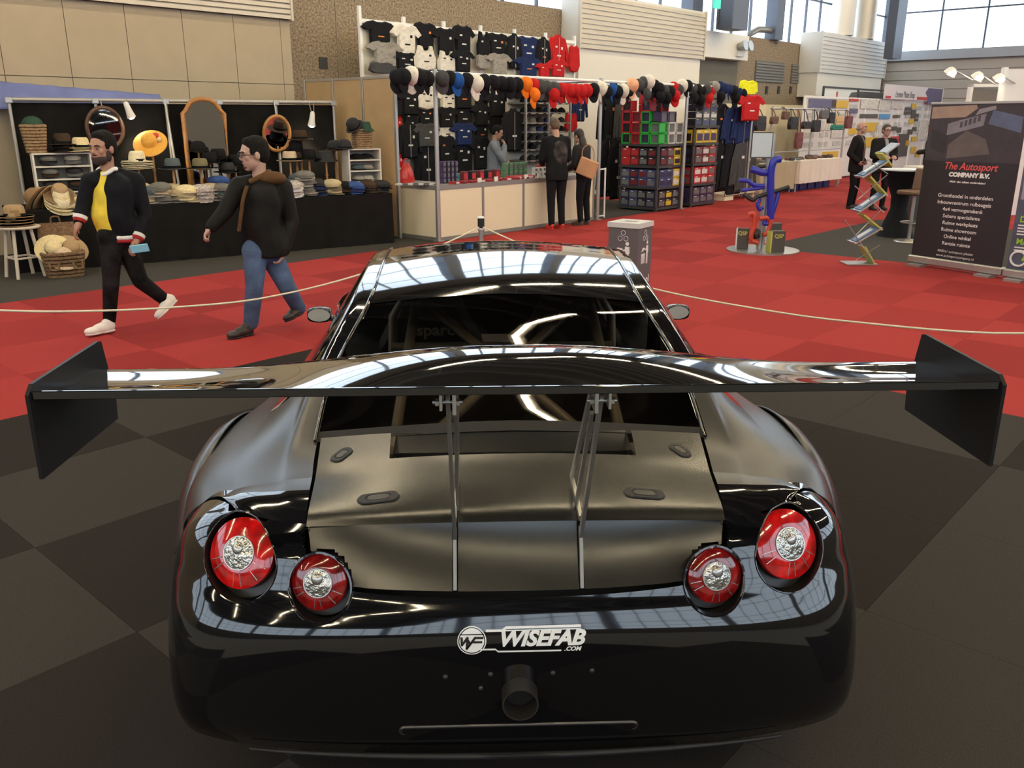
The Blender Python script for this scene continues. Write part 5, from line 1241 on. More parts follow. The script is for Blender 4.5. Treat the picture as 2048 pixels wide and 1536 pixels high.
# white frame with cream panels at the back of the stall
VF = 12.95; a = PV(720, 30, VF); b = PV(1150, 88, VF); zt = 3.52
t = hthing('display_wall', 'tall cream panel wall in a white grid frame hung with racing shirts', 'display wall', a.x, VF); L = b.x-a.x
wm = M('white frame', (0.86,0.84,0.80), .45)
npan = 6
for k in range(npan):
    for z0, z1 in ((0,1.2), (1.2,2.5), (2.5,zt)): MB().b2((k*L/npan+.02,.03,z0+.015), ((k+1)*L/npan-.02,.05,z1-.015)).build('panel', m_wht2, t)
for k in range(npan+1): MB().b2((k*L/npan-.03,-.01,0), (k*L/npan+.03,.05,zt+.14+(.10 if k == 0 else 0))).build('upright', wm, t, bevel=.004)
for z in (1.2, 2.5, zt): MB().b2((0,-.005,z-.035), (L,.03,z+.035)).build('crossbar', wm, t)
# side return of the stall
MB().b2((9.28-a.x,-2.15,0), (9.30-a.x,.0,2.45)).build('side_panel', m_wht2, t)
# ---- counter
s0, s1 = GS(872, 482).x, 13.42; CZ = .86
t = hthing('counter', 'white panelled sales counter with aluminium frame at the racewear stall', 'counter', s0, 10.0); L = s1-s0; D_ = .62
for k in range(4):
    MB().b2((k*L/4+.025,.0,.06), ((k+1)*L/4-.025,.02,CZ-.06)).build('front_panel', m_wht, t)
for k in range(5): MB().b2((k*L/4-.025,-.012,0), (k*L/4+.025,.04,CZ)).build('post', m_alud, t, bevel=.004)
MB().b2((0,-.01,0), (L,.03,.06)).build('plinth_rail', m_alud, t); MB().b2((0,-.014,CZ-.065), (L,.03,CZ)).build('edge_rail', m_alud, t)
MB().b2((-.012,.02,.06), (.012,1.25,CZ-.06)).build('end_panel', m_wht, t); MB().b2((-.02,.0,0), (.02,1.28,.06)).build('end_plinth', m_alud, t); MB().b2((-.02,.0,CZ-.065), (.02,1.28,CZ)).build('end_rail', m_alud, t); MB().b2((-.025,1.24,0), (.025,1.29,CZ)).build('post', m_alud, t)
MB().b2((0,.02,CZ-.02), (L,D_,CZ)).build('counter_top', M('counter top grey', (0.42,0.40,0.37), .3), t)
MB().b2((0,D_,CZ-.02), (.62,1.25,CZ)).build('counter_return', M('counter top grey', (0.42,0.40,0.37), .3), t)
# ---- poles and bars over the counter
ZB = 2.52
t = hthing('stall_frame', 'aluminium pole frame with top bars over the racewear counter', 'frame', 0, 0)
pole = [(s0, 10.0), (13.5, 9.95), (16.38, 9.85)]
for s, v in pole: MB().path([(s,v,0), (s,v,ZB+.05)], .035, 12).build('pole', m_alu, t, smooth=60); MB().b2((s-.06,v-.06,0), (s+.06,v+.06,.02)).build('base_plate', m_alu, t)
for (sa, va), (sb, vb) in (((s0,10.0),(13.5,9.95)), ((13.5,9.95),(16.38,9.85)), ((16.38,9.85),(19.5,9.95)), ((s0,10.0),(sp+.05,10.75))):
    MB().path([(sa,va,ZB), (sb,vb,ZB)], .025, 8).build('top_bar', wm, t, smooth=60)
MB().path([(13.5,9.95,ZB), (13.5,12.9,ZB)], .02, 8).build('cross_bar', m_alu, t); MB().path([(16.38,9.85,ZB), (16.38,12.6,ZB)], .02, 8).build('cross_bar', m_alu, t); MB().path([(19.5,9.95,0), (19.5,9.95,ZB+.03)], .03, 10).build('pole', m_alu, t, smooth=60)
# ---- garments
def outline(kind):
    if kind == 'tee': P = [(-.16,1.0),(-.34,.93),(-.52,.70),(-.40,.60),(-.29,.70),(-.28,.0),(.28,.0),(.29,.70),(.40,.60),(.52,.70),(.34,.93),(.16,1.0),(.08,.95),(-.08,.95)]
    elif kind == 'jacket': P = [(-.14,1.0),(-.34,.94),(-.46,.60),(-.52,.14),(-.40,.12),(-.31,.60),(-.29,.0),(.29,.0),(.31,.60),(.40,.12),(.52,.14),(.46,.60),(.34,.94),(.14,1.0),(.10,1.06),(-.10,1.06)]
    elif kind == 'tank': P = [(-.24,1.0),(-.28,.70),(-.36,.55),(-.34,.10),(0,.0),(.34,.10),(.36,.55),(.28,.70),(.24,1.0),(.14,1.0),(.10,.84),(0,.78),(-.10,.84),(-.14,1.0)]
    else: P = [(-.20,1.0),(-.36,.9),(-.44,.25),(-.30,.05),(.0,.0),(.30,.05),(.44,.25),(.36,.9),(.20,1.0),(0,.93)]
    return P
GMESH = {}
for k in ('tee','jacket','tank','bundle'):
    P = outline(k); n = len(P); mb = MB()
    inn = [(x*.86, .5+(z-.5)*.90) for x, z in P]
    vs = [(x,0,z) for x, z in P]+[(x,-.045,z) for x, z in inn]
    mb.add(vs, [(i, (i+1) % n, n+(i+1) % n, n+i) for i in range(n)]+[tuple(range(n, 2*n))]+[tuple(range(n-1, -1, -1))])
    GMESH[k] = mb.mesh('garment_'+k, 30)
PATCH = MB().b2((-.5,-.004,-.5), (.5,0,.5)).mesh('print')
gm = {'k': cloth('black jersey cloth', (0.013,0.013,0.016), bump=.8, bscale=9), 'w': cloth('white jersey cloth', (0.72,0.68,0.60), bump=.8, bscale=9), 'g': cloth('grey jersey cloth', (0.30,0.28,0.25), noise=.25, bump=.8, bscale=9), 'd': cloth('dark grey jersey', (0.065,0.065,0.068), bump=.8, bscale=9), 'n': cloth('navy jersey', (0.018,0.030,0.10), bump=.8, bscale=9), 'r': cloth('red jersey', (0.50,0.020,0.022), bump=.8, bscale=9), 'y': cloth('neon yellow cloth', (0.85,0.85,0.03)), 'b': cloth('royal blue cloth', (0.02,0.09,0.32)), 'o': cloth('orange cloth', (0.85,0.20,0.02)), 'p': cloth('peach cloth', (0.80,0.42,0.25))}
GW = {'k': 'black', 'w': 'white', 'g': 'grey', 'd': 'dark grey', 'n': 'navy', 'r': 'red', 'y': 'neon yellow', 'b': 'blue', 'o': 'orange', 'p': 'peach'}
KW = {'tee': 'racing shirt', 'jacket': 'racing jacket', 'tank': 'sleeveless top', 'bundle': 'folded shirt'}
m_prt = M('white print', (0.72,0.72,0.70), .6); m_prto = M('orange print', (0.75,0.22,0.03), .6); m_prtr = M('red print', (0.5,0.03,0.03), .6)
def garment(kind, col, cx, cy, w, h, v, where, group, prints=True):
    w *= 1.34; h *= 1.16; q = PV(cx, cy, v); a = PV(cx-w/2, cy, v).x; b = PV(cx+w/2, cy, v).x; zt_ = PV(cx, cy-h/2, v).z; zb = PV(cx, cy+h/2, v).z
    t = hthing('shirt' if kind != 'jacket' else 'jacket', '%s %s %s' % (GW[col], KW[kind], where), 'shirt' if kind != 'jacket' else 'jacket', q.x, v, zb, group)
    W_ = b-a; H_ = zt_-zb
    mobj('cloth', GMESH[kind], gm[col], t, None, None, (W_, 1.0, H_))
    if prints and col in 'kndrw' and kind != 'bundle':
        rnd = random.Random(int(cx*7+cy)); pm = m_prt if col != 'w' else gm['k']
        for i, (px_, pz, pw, ph) in enumerate(((-.12,.66,.09,.05), (.12,.62,.07,.08), (.0,.38,.16,.045))):
            if rnd.random() < .75: mobj('print', PATCH, pm if rnd.random() < .85 else (m_prto if col != 'r' else m_prt), t, (px_*W_, -.046, pz*H_), None, (pw*W_, 1, ph*H_))
    if kind == 'jacket': MB().b2((-.008,-.052,.03*H_), (.008,-.045,.97*H_)).build('zip', m_alud, t)
    return t
top = [('tee','k',759,67,54,44),('tee','w',812,81,46,58),('tee','k',850,72,42,48),('tee','k',891,83,42,48),('tee','k',925,81,38,54),('tank','k',966,93,28,52),('tee','k',994,90,42,42),('jacket','k',1028,104,26,58),('tee','n',1055,100,46,48),('jacket','k',1086,107,24,52),('jacket','r',1115,104,34,54),('bundle','r',1147,118,20,48)]
for i, g_ in enumerate(top): garment(*g_, 12.90-.05*(i % 2), ', %s from the left in the top row of the display wall' % nth(i), 'shirts in the top row')
sec = [('tee','g',770,108,56,44),('bundle','d',763,136,46,20),('tee','k',812,124,50,34),('tank','w',850,117,46,44),('tank','w',893,124,40,38),('tee','k',925,122,38,38),('bundle','g',966,124,26,26),('tee','g',998,128,40,38),('tee','n',1056,133,44,34),('tee','r',1087,140,26,24),('tee','r',1115,136,34,30)]
for i, g_ in enumerate(sec): garment(*g_, 12.80-.05*(i % 2), ', %s from the left in the second row of the display wall' % nth(i), 'shirts in the second row')
cols_ = [[('tank','r',792,186,22,34),('bundle','k',791,216,22,30),('tank','r',793,250,22,36),('bundle','k',791,280,20,30),('tee','r',795,328,26,62)],
 [('tank','w',820,172,34,44),('tee','k',820,205,42,44),('tee','k',820,240,34,42),('jacket','k',818,282,40,60)],
 [('tee','k',851,158,36,34),('tank','w',852,196,42,42),('tee','k',851,232,38,36),('tee','d',851,270,44,42),('jacket','k',854,328,40,80)],
 [('tank','k',880,160,22,36),('tank','k',897,168,24,40),('tee','w',896,202,40,36),('tee','k',892,234,36,36),('tank','w',893,262,40,44),('tee','k',891,300,36,52)],
 [('tank','b',918,162,18,32),('tee','k',926,192,42,44),('tee','k',927,232,42,42),('tee','n',927,268,42,40),('tee','k',927,312,44,56)],
 [('tee','k',962,196,32,42),('tee','k',962,230,32,38),('tee','k',962,264,32,38),('tee','k',960,305,34,60)],
 [('bundle','w',994,181,34,16),('tee','k',994,210,40,40),('tee','k',996,244,44,38)],
 [('jacket','n',1158,212,26,54),('bundle','r',1141,244,22,36)]]
for ci, cl in enumerate(cols_):
    for i, g_ in enumerate(cl): garment(*g_, 12.80-.05*(i % 2)-.01*ci if ci < 7 else 12.4, ', %s down in the %s column of the lower display wall' % (nth(i), nth(ci)), 'shirts on the lower display wall')
t = garment('jacket','k',1026,262,40,70,12.2,'with bent sleeves beside the cap shelves', None)
# ---- caps on the bar: domes face the aisle, peaks hang down
for k_, c in (('k',(0.013,0.013,0.016)), ('r',(0.50,0.02,0.022)), ('w',(0.74,0.70,0.62))): hm['cap'+k_] = gm[k_]
CAPCOL = {'k': 'black', 'w': 'white', 'd': 'dark grey', 'n': 'navy', 'r': 'red', 'o': 'orange', 'b': 'blue', 'p': 'peach', 'y': 'neon yellow', 'g': 'grey'}
peg = MB().path([(0,.10,.10), (0,.0,.10)], .006, 6).mesh('peg')
logo = MB().ell((0,-.105,.045), (.028,.006,.018), 10, 5).mesh('logo')
def capon(px_, py, v, col, i, where, sc=1.0, rz=0.0, group=None):
    q = PV(px_, py, v); o = hthing('cap', '%s baseball cap, %s' % (CAPCOL[col], where), 'cap', q.x, v, q.z, group, rz)
    mobj('cap_body', HATM['ball'], gm[col], o, (0,.0,.0), (PI*.42,0,0), (1.12*sc,)*3)
    mobj('front_logo', logo, m_prt if col not in 'wp' else gm['k'], o, (0,.03,.02), (PI*.42-.9,0,0), (1.0*sc,)*3)
    mobj('peg', peg, wm, o)
    return o
row = [(793,150,'k'),(806,148,'k'),(822,146,'w'),(838,150,'k'),(852,152,'k'),(884,152,'d'),(898,152,'k'),(913,156,'b'),(932,156,'k'),(950,162,'w'),(968,158,'k'),(985,160,'k'),(1002,162,'k'),(1020,164,'k'),(1034,164,'k'),(1051,163,'o'),(1066,166,'r'),(1080,168,'d'),(1093,170,'d'),(1107,172,'d'),(1122,174,'r'),(1136,175,'r'),(1149,176,'r'),(1161,177,'r'),(1172,176,'r'),(1187,174,'k'),(1200,172,'w'),(1212,178,'k'),(1223,174,'b'),(1234,178,'k'),(1244,176,'w'),(1263,165,'p'),(1254,178,'k'),(1276,165,'d'),(1286,160,'d'),(1296,158,'w'),(1308,166,'k'),(1318,172,'k'),(1328,176,'d'),(1338,178,'k'),(1346,170,'r'),(1355,174,'d'),(1363,166,'w'),(1374,166,'k'),(1384,172,'d'),(1394,174,'k'),(1402,176,'k'),(1411,174,'d'),(1419,178,'r'),(1428,168,'g'),(1438,168,'n'),(1447,172,'n'),(1456,174,'n'),(1465,176,'k'),(1474,178,'n'),(1484,182,'k')]
for i, (x, y, c) in enumerate(row): capon(x, y+6, 9.86 if i % 2 else 9.92, c, i, '%s from the left along the front bar' % nth(i), 1.12+.15*(c in 'pw'), random.uniform(-.5,.5), 'caps along the front bar')
row2 = [(1066,186,'o'),(1106,186,'r'),(1290,185,'d'),(1318,190,'k'),(1332,192,'k'),(1350,188,'r'),(1385,192,'k'),(1400,196,'k'),(1416,192,'r'),(1440,190,'k'),(1470,192,'k')]
for i, (x, y, c) in enumerate(row2): capon(x, y+4, 9.82, c, i, '%s from the left in the lower row of hanging caps' % nth(i), 1.1, random.uniform(-.5,.5), 'caps in the lower hanging row')
t = garment('bundle','y',1496,175,34,26,9.86,'bunched at the end of the front bar', None)
t = garment('tee','r',1501,215,44,46,9.80,'hanging alone at the end of the bar', None)
MB().path([(0,0,PV(1501,192,9.8).z-PV(1501,238,9.8).z), (0,.06,.75)], .006, 6).build('hanger_hook', m_alu, t)
# ---- shelves of caps at the back
s_a, s_b = PV(1033, 250, 12.3).x, PV(1122, 250, 12.3).x; t = hthing('cap_shelves', 'grey metal shelf rack full of caps behind the counter', 'shelf rack', s_a, 12.05); L = s_b-s_a
lev = [PV(1080, y, 12.05).z for y in (320, 298, 281, 263, 245, 225, 205, 188)]
for z in lev: MB().b2((0,0,z-.03), (L,.5,z)).build('shelf_board', m_alu, t)
for x in (0, L*.5, L): MB().b2((x-.02,-.02,0), (x+.02,.02,lev[-1]+.2)).build('upright', m_alu, t)
MB().b2((0,.5,0), (L,.52,lev[-1]+.2)).build('back_panel', m_wht2, t)
for li, z in enumerate(lev[:-1]):
    for c in range(6):
        col = random.choice(['black','char','black','grey','navy','char']) if not (li == 5 and c == 4) else 'black'
        if (li, c) == (4, 4): col = 'wht'
        p = W(s_a+L*(c+.5)/6, 12.2, z+.004); hat('ball', col, '%s from left on the %s shelf up of the grey rack' % (nth(c), nth(li)), p, (0,0,HALL), 1.0, group='caps on the grey rack')
# ---- goods on the counter
def pack(name, label, cat, px_, v, w, d, h, mat, z=CZ, rz=0.0, parts=None, group=None):
    s = PV(px_, 360, v).x; t = hthing(name, label, cat, s, v, z, group, rz)
    MB().b2((-w/2,-d/2,0), (w/2,d/2,h)).build('carton', mat, t, bevel=.004); MB().b2((-w*.4,-d/2-.003,h*.25), (w*.4,-d/2,h*.8)).build('printed_front', parts or m_prt, t)
    return t
mk = lambda n, c: M(n, c, .35, noise=.2, scale=30)
cm = {'blue': mk('blue carton', (0.06,0.07,0.17)), 'red': mk('red carton', (0.42,0.03,0.03)), 'green': mk('green carton', (0.10,0.22,0.12)), 'white': mk('white carton', (0.62,0.60,0.56)), 'black': mk('black carton', (0.018,0.018,0.022)), 'yellow': mk('yellow carton', (0.62,0.43,0.03)), 'navy': mk('navy carton', (0.030,0.030,0.075)), 'maroon': mk('maroon carton', (0.16,0.022,0.025)), 'silver': M('clear blister', (0.20,0.21,0.22), .15, metal=.3), 'purple': mk('violet carton', (0.06,0.04,0.10)), 'bgreen': M('bright green plastic', (0.03,0.42,0.05), .4), 'teal': mk('teal cloth', (0.03,0.30,0.42)), 'redp': M('red plastic', (0.50,0.02,0.03), .4)}
for i in range(4):
    for r in range(4): pack('model_packet', 'violet blister pack, %s from left, %s layer up at the counter corner' % (nth(i), nth(r)), 'packet', 886+i*8, 10.30, .055, .10, .085, cm['purple'], CZ+r*.087, 0, cm['silver'], 'violet packs at the counter corner')
for i in range(9): pack('model_packet', 'small red packet, %s from the left along the counter edge' % nth(i), 'packet', 908+i*17.5, 10.10, .11, .14, .04, cm['red'], CZ, .3*random.uniform(-1,1), m_prt if i % 3 == 0 else cm['maroon'], 'red packets along the counter edge')
for i in range(5): pack('model_box', 'dark display box with a red front, %s from the left on the counter' % nth(i), 'box', 928+i*16, 10.34, .10, .10, .17, cm['black'] if i % 2 else cm['maroon'], CZ, 0, cm['redp'], 'dark boxes on the counter')
for i in range(5):
    for r in range(2): pack('model_box', 'green blister pack, %s from the left in the %s row on the counter' % (nth(i), ('lower','upper')[r]), 'box', 1010+i*9.5, 10.42, .075, .09, .13, cm['green'], CZ+r*.132, 0, cm['silver'], 'green packs on the counter')
for i in range(4):
    for r in range(2): pack('model_box', 'small white box, %s from the left in the %s row on the counter' % (nth(i), ('lower','upper')[r]), 'box', 1069+i*8.5, 10.30, .065, .08, .08, cm['white'], CZ+r*.082, 0, cm['silver'], 'white boxes on the counter')
for i, x in enumerate((959, 992, 1052, 1078)): pack('price_card', 'white price card, %s from the left on the counter edge' % nth(i), 'card', x, 10.04, .09, .02, .075, M('card', (0.80,0.76,0.66), .7), CZ, 0, M('card', (0.8,0.76,0.66), .7), 'price cards')
pack('display_tray', 'red display tray in the middle of the counter', 'tray', 1040, 10.22, .55, .22, .05, cm['redp']); pack('display_tray', 'red display tray at the far end of the counter', 'tray', 1090, 10.40, .30, .16, .20, cm['redp'])
for i in range(7): pack('leaflet_pile', 'clear packet pile, %s from the counter corner on the return' % nth(i), 'packet', 800+i*10.5, 10.55-.06*i, .12, .12, .03, cm['silver'] if i % 2 else cm['white'], CZ, .4, cm['red'] if i == 1 else cm['silver'], 'clear packets on the counter return')
q = PV(817, 345, 11.3); t = hthing('shopping_bag', 'shiny red plastic bag standing at the left end of the counter', 'bag', PV(817,350,10.9).x, 10.95, CZ)
mb = MB(); mb.lathe([(.15,0),(.16,.03),(.145,.14),(.10,.24),(.05,.30),(.03,.31)], 14, sy=.6); mb.build('bag_body', M('red plastic film', (0.55,0.03,0.025), .25, bump=.8, bscale=12), t, smooth=40); MB().path(crn([(-.04,0,.28), (-.03,0,.37), (.03,0,.37), (.04,0,.28)], 4), .008, 6).build('handle', cm['redp'], t)
t = pack('folded_cloth', 'folded turquoise cloth behind the counter packs', 'cloth', 928, 10.52, .26, .14, .12, cm['teal'])
# ---- white low cabinet end by the pole, black coats behind it
t = hthing('end_frame', 'narrow white side frame next to the second pole', 'frame', 13.72, 10.1); 
for x in (0, .22): MB().b2((x-.012,0,0), (x+.012,.025,.95)).build('post', wm, t)
for z in (.04, .93): MB().b2((0,0,z-.012), (.22,.025,z+.012)).build('rail', wm, t)
for i, (x, y, w, h, c) in enumerate(((1212,235,28,100,'k'), (1228,238,30,110,'k'), (1246,235,28,100,'d'), (1214,335,32,100,'k'), (1234,340,34,100,'k'))): garment('jacket', c, x, y, w, h, (11.9 if i < 3 else 11.7)-.08*i, ', %s of the hanging dark coats between the poles' % nth(i), 'coats between the poles')
# ---- racks of boxed models
m_rack = M('dark grey plastic shelving', (0.045,0.042,0.042), .5)
BODY = {}
def mbox(s, v, z, w, d, h, mat, pm, label, group, rz=0.0, face=0):
    t = hthing('model_box', label, 'box', s, v, z, group, rz); key = (round(w,3), round(d,3), round(h,3))
    if key not in BODY: BODY[key] = (MB().b2((-w/2,0,0), (w/2,d,h)).mesh('carton'), MB().b2((-w*.40,-.004,h*.16), (w*.40,0,h*.72)).mesh('window'), MB().b2((-w*.30,-.005,h*.80), (w*.02,0,h*.88)).mesh('title_strip'))
    mobj('carton', BODY[key][0], mat, t); mobj('window', BODY[key][1], pm, t); mobj('title_strip', BODY[key][2], m_prt, t)
def rack(name, label, s0, s1, v0, v1, levels, fills, who):
    t = hthing(name, label, 'shelf rack', s0, v0); L = s1-s0; D2 = v1-v0
    for z in levels: MB().b2((0,0,z-.05), (L,D2,z)).build('shelf_board', m_rack, t)
    for x in (.04, L-.04):
        for y in (.04, D2-.04): MB().path([(x,y,0), (x,y,levels[-1])], .035, 8).build('post', m_rack, t)
    MB().b2((.25,.3,0), (L-.05,D2-.05,levels[-1]-.06)).build('core_stock', m_rack, t)
    for li, (z, zn) in enumerate(zip(levels[:-1], levels[1:])):
        H = zn-z-.06
        for face in (0, 1):
            fl = fills[li][face]; nC = len(fl); span = L-.16 if face == 0 else D2-.12; w = span/nC
            nr = 2 if H > .3 else 1; h = (H-.02)/nr
            for c, key in enumerate(fl):
                a, b = key.split('/')
                for r in range(nr):
                    lab = '%s box, %s from left, %s layer, %s shelf up, %s of %s' % ({'redp': 'bright red'}.get(a, a), nth(c), ('lower','upper')[r], nth(li), ('front','side')[face], who.replace('the ', ''))
                    if face == 0: mbox(s0+.08+w*(c+.5), v0+.01, z+.002+r*h, w*.95, .22, h*.97, cm[a], cm[b], lab, 'boxes on '+who)
                    else: mbox(s0+.01, v1-.06-w*(c+.5), z+.002+r*h, w*.95, .22, h*.97, cm[a], cm[b], lab, 'boxes on '+who, -PI/2)
    return t
q = GS(1312, 424); rs, rv = q.x, q.y
LV = [.08,.50,.93,1.36]
rack('model_rack', 'dark shelf rack of boxed model cars left of the third pole', rs, rs+.95, rv, rv+.98, LV, [
 (('black/silver','black/yellow','black/silver'), ('navy/silver','blue/silver','black/silver','navy/silver')),
 (('blue/navy','blue/navy','yellow/white'), ('blue/silver','navy/maroon','blue/maroon','blue/silver')),
 (('black/maroon','maroon/silver','yellow/black'), ('redp/red','maroon/red','black/silver','black/maroon'))], 'the left model rack')
# bright frames and boxes on top of the first rack
def crate(s, v, z, w, h, col, inner, label, rz=0.0, d=.2):
    t = hthing('display_case', label, 'display case', s, v, z, 'display cases on the model racks', rz); k = .022
    for x in (-w/2+k/2, w/2-k/2): MB().b2((x-k/2,0,0), (x+k/2,d,h)).build('side', col, t)
    for zz_ in (0, h-k): MB().b2((-w/2,0,zz_), (w/2,d,zz_+k)).build('rail', col, t)
    MB().b2((-w/2+k,.03,k), (w/2-k,d,h-k)).build('model_inside', inner, t)
for c, (v_, n, colr, colw, inn) in enumerate(((rv+.84, 4, cm['redp'], 'red', 'black'), (rv+.60, 3, cm['redp'], 'red', 'maroon'), (rv+.37, 4, cm['bgreen'], 'green', 'navy'), (rv+.13, 2, cm['bgreen'], 'green', 'silver'))):
    for r in range(n): crate(rs+.01, v_, LV[-1]+.002+r*.215, .225, .21, cm['bgreen'] if (c == 0 and r == 0) else (cm['redp'] if (c == 2 and r == 3) else colr), cm[inn], '%s display case, %s up in the %s side stack atop left model rack' % ('green' if (c == 0 and r == 0) else ('red' if (c == 2 and r == 3) else colw), nth(r), nth(c)), -PI/2)
for c in range(3):
    for r in range(3 if c < 2 else 2): crate(rs+.20+c*.30, rv+.02, LV[-1]+.002+r*.215, .27, .21, cm['bgreen'] if (c == 0 and r < 2) else (cm['white'] if r < 2 else cm['purple']), cm['silver'], '%s display case, %s up in the %s front stack atop left model rack' % ('green' if (c == 0 and r < 2) else ('white' if r < 2 else 'violet'), nth(r), nth(c)))
for c in range(3):
    for r in range(4): crate(rs+.45+c*.29, rv+.55, LV[-1]+.002+r*.26, .28, .255, cm['redp'], cm['black' if (r+c) % 2 else 'maroon'], 'red display case, %s up in the %s rear stack atop left model rack' % (nth(r), nth(c)))
q = GS(1381, 415); rs2, rv2 = q.x, q.y
rack('model_rack', 'dark shelf rack of boxed model cars right of the third pole', rs2, rs2+1.05, rv2, rv2+.75, [.08,.50,.93,1.36,1.72], [
 (('purple/silver','navy/silver','purple/silver'), ('navy/black','purple/navy')), (('redp/white','red/white','redp/silver'), ('red/maroon','red/silver')),
 (('maroon/silver','maroon/white','red/silver'), ('black/navy','black/navy')), (('yellow/purple','yellow/purple','yellow/purple'), ('yellow/black','yellow/black'))], 'the right model rack')
for c in range(3):
    for r in range(4): mbox(rs2+.2+c*.32, rv2+.05, 1.722+r*.145, .28, .2, .14, cm['silver'] if c else cm['black'], cm['white'] if r % 2 else cm['blue'], '%s model box, %s up in the %s stack atop right model rack' % ('clear blister' if c else 'black', nth(r), nth(c)), 'boxes on top of the right rack')
# ---- dark jackets on a garment rail right of the racks, with a low white plinth
q0 = PV(1435, 300, 10.15); q1 = PV(1500, 300, 10.15)
t = hthing('garment_rail', 'garment rail hung with dark team jackets at the end of the stall', 'rail', q0.x, 10.3); L = q1.x-q0.x
for x in (0, L): MB().path([(x,0,0), (x,0,1.95)], .018, 8).build('upright', m_alu, t)
MB().path([(0,0,1.95), (L,0,1.95)], .018, 8).build('rail', m_alu, t); MB().path([(0,0,1.1), (L,0,1.1)], .015, 8).build('lower_rail', m_alu, t)
for i, (x, y, w, h, c) in enumerate(((1444,250,34,66,'k'), (1466,252,34,64,'n'), (1486,250,34,66,'n'), (1446,330,38,90,'k'), (1468,335,38,96,'k'), (1488,330,40,90,'d'))): garment('jacket', c, x, y, w, h, 10.14-.07*(i % 3), ', %s on the garment rail right of the model racks' % nth(i), 'jackets on the garment rail')
q = GS(1430, 401); q2 = GS(1490, 400); t = hthing('plinth', 'low white wooden plinth under the dark team jackets', 'plinth', q.x, 10.05); L = 1.9
MB().b2((0,0,.12), (L,.45,.16)).build('deck', m_wht, t); MB().b2((.02,.03,0), (.45,.42,.12)).build('foot', m_wht, t); MB().b2((L-.45,.03,0), (L-.02,.42,.12)).build('foot', m_wht, t)
# ================================================================== RIGHT-HAND STALLS
# ---- bag stall: canvas back, rail with bags, clothed tables
q0 = PV(1428, 215, 12.4); q1 = PV(1668, 225, 12.4); zt = PV(1500, 208, 12.4).z
m_canv = cloth('cream canvas', (0.66,0.58,0.40), .8, .1, 2, .6, 4); m_wcl = cloth('white table cloth', (0.76,0.70,0.62), .8, .05, 2, .3, 5); m_tan = cloth('sand table cloth', (0.46,0.40,0.28), .8, .05, 2, .3, 5)
def hdrape(s0, s1, v, z0, z1, amp, wl, name, mat, label, cat, parent=None):
    R = [[(s0+(s1-s0)*j/80, v-amp*(.3+.7*k/5)*math.sin(j*(s1-s0)/80/wl*2*PI+.7*math.sin(j*.17)), z1+(z0-z1)*k/5) for j in range(81)] for k in range(6)]
    o = MB().grid(R).build(name, mat, parent, smooth=70)
    if not parent: o.rotation_euler = (0,0,HALL); tag(o, label, cat)
    return o
hdrape(q0.x, q1.x, 12.4, 0, zt, .05, .9, 'canvas_backdrop', m_canv, 'cream canvas backdrop behind the hanging bags', 'backdrop')
t = hthing('bag_rail', 'grey pipe rail from which the bags hang', 'rail', PV(1545, 222, 10.4).x, 10.4); L = PV(1692, 222, 10.4).x-PV(1545, 222, 10.4).x; zr2 = PV(1600, 218, 10.4).z
MB().path([(0,0,zr2), (L,0,zr2)], .025, 8).build('rail', m_pipe, t); MB().path([(0,0,1.02), (L,0,1.02)], .015, 8).build('lower_rail', m_pipe, t)
for x in (0, L*.52, L): MB().path([(x,0,0), (x,0,zr2+.05)], .03, 8).build('upright', m_pipe, t)
lm = {'brown': M('brown leather bag', (0.13,0.06,0.035), .5), 'black': M('black leather bag', (0.014,0.013,0.014), .45), 'tan': M('tan fur', (0.62,0.44,0.24), .9, noise=.3, scale=30, bump=1., bscale=40), 'maroon': M('oxblood leather', (0.16,0.045,0.04), .5), 'teal': M('teal cloth bag', (0.02,0.22,0.15), .7), 'grey': M('grey canvas bag', (0.12,0.12,0.13), .7)}
bags = [(1520,242,26,40,'black'),(1548,238,16,20,'brown'),(1571,228,14,22,'brown'),(1586,242,22,34,'black'),(1597,275,16,44,'maroon'),(1612,248,20,20,'black'),(1632,248,18,32,'black'),(1648,226,20,24,'grey'),(1662,232,14,30,'black'),(1677,240,20,30,'tan'),(1674,253,30,14,'teal'),(1697,240,14,34,'maroon')]
for i, (x, y, w, h, c) in enumerate(bags):
    w *= .72; y += h*.12; h *= .76
    v = 10.28; a = PV(x-w/2, y, v); b = PV(x+w/2, y, v); z1 = PV(x, y-h/2, v).z; z0 = PV(x, y+h/2, v).z; W_ = b.x-a.x; H_ = z1-z0
    t = hthing('shoulder_bag', '%s bag, %s from the left on the bag stall rail' % (c, nth(i)), 'bag', (a.x+b.x)/2, v, z0, 'bags on the rail')
    MB().prism([(-W_*.45,0),(W_*.45,0),(W_*.5,H_*.35),(W_*.42,H_*.95),(W_*.3,H_),(-W_*.3,H_),(-W_*.42,H_*.95),(-W_*.5,H_*.35)], -.06, .06).build('bag_body', lm[c], t, bevel=.02)
    MB().prism([(-W_*.40,H_*.5),(W_*.40,H_*.5),(W_*.36,H_*.97),(-W_*.36,H_*.97)], -.072, -.055).build('flap', lm[c], t, bevel=.006)
    hz = max(zr2-z0, H_+.1); MB().path(crn([(-W_*.3,0,H_*.9), (-W_*.12,.06,hz*.8+H_*.2), (0,.12,hz), (W_*.12,.06,hz*.8+H_*.2), (W_*.3,0,H_*.9)], 4), .012, 6).build('strap', lm[c], t, smooth=60)
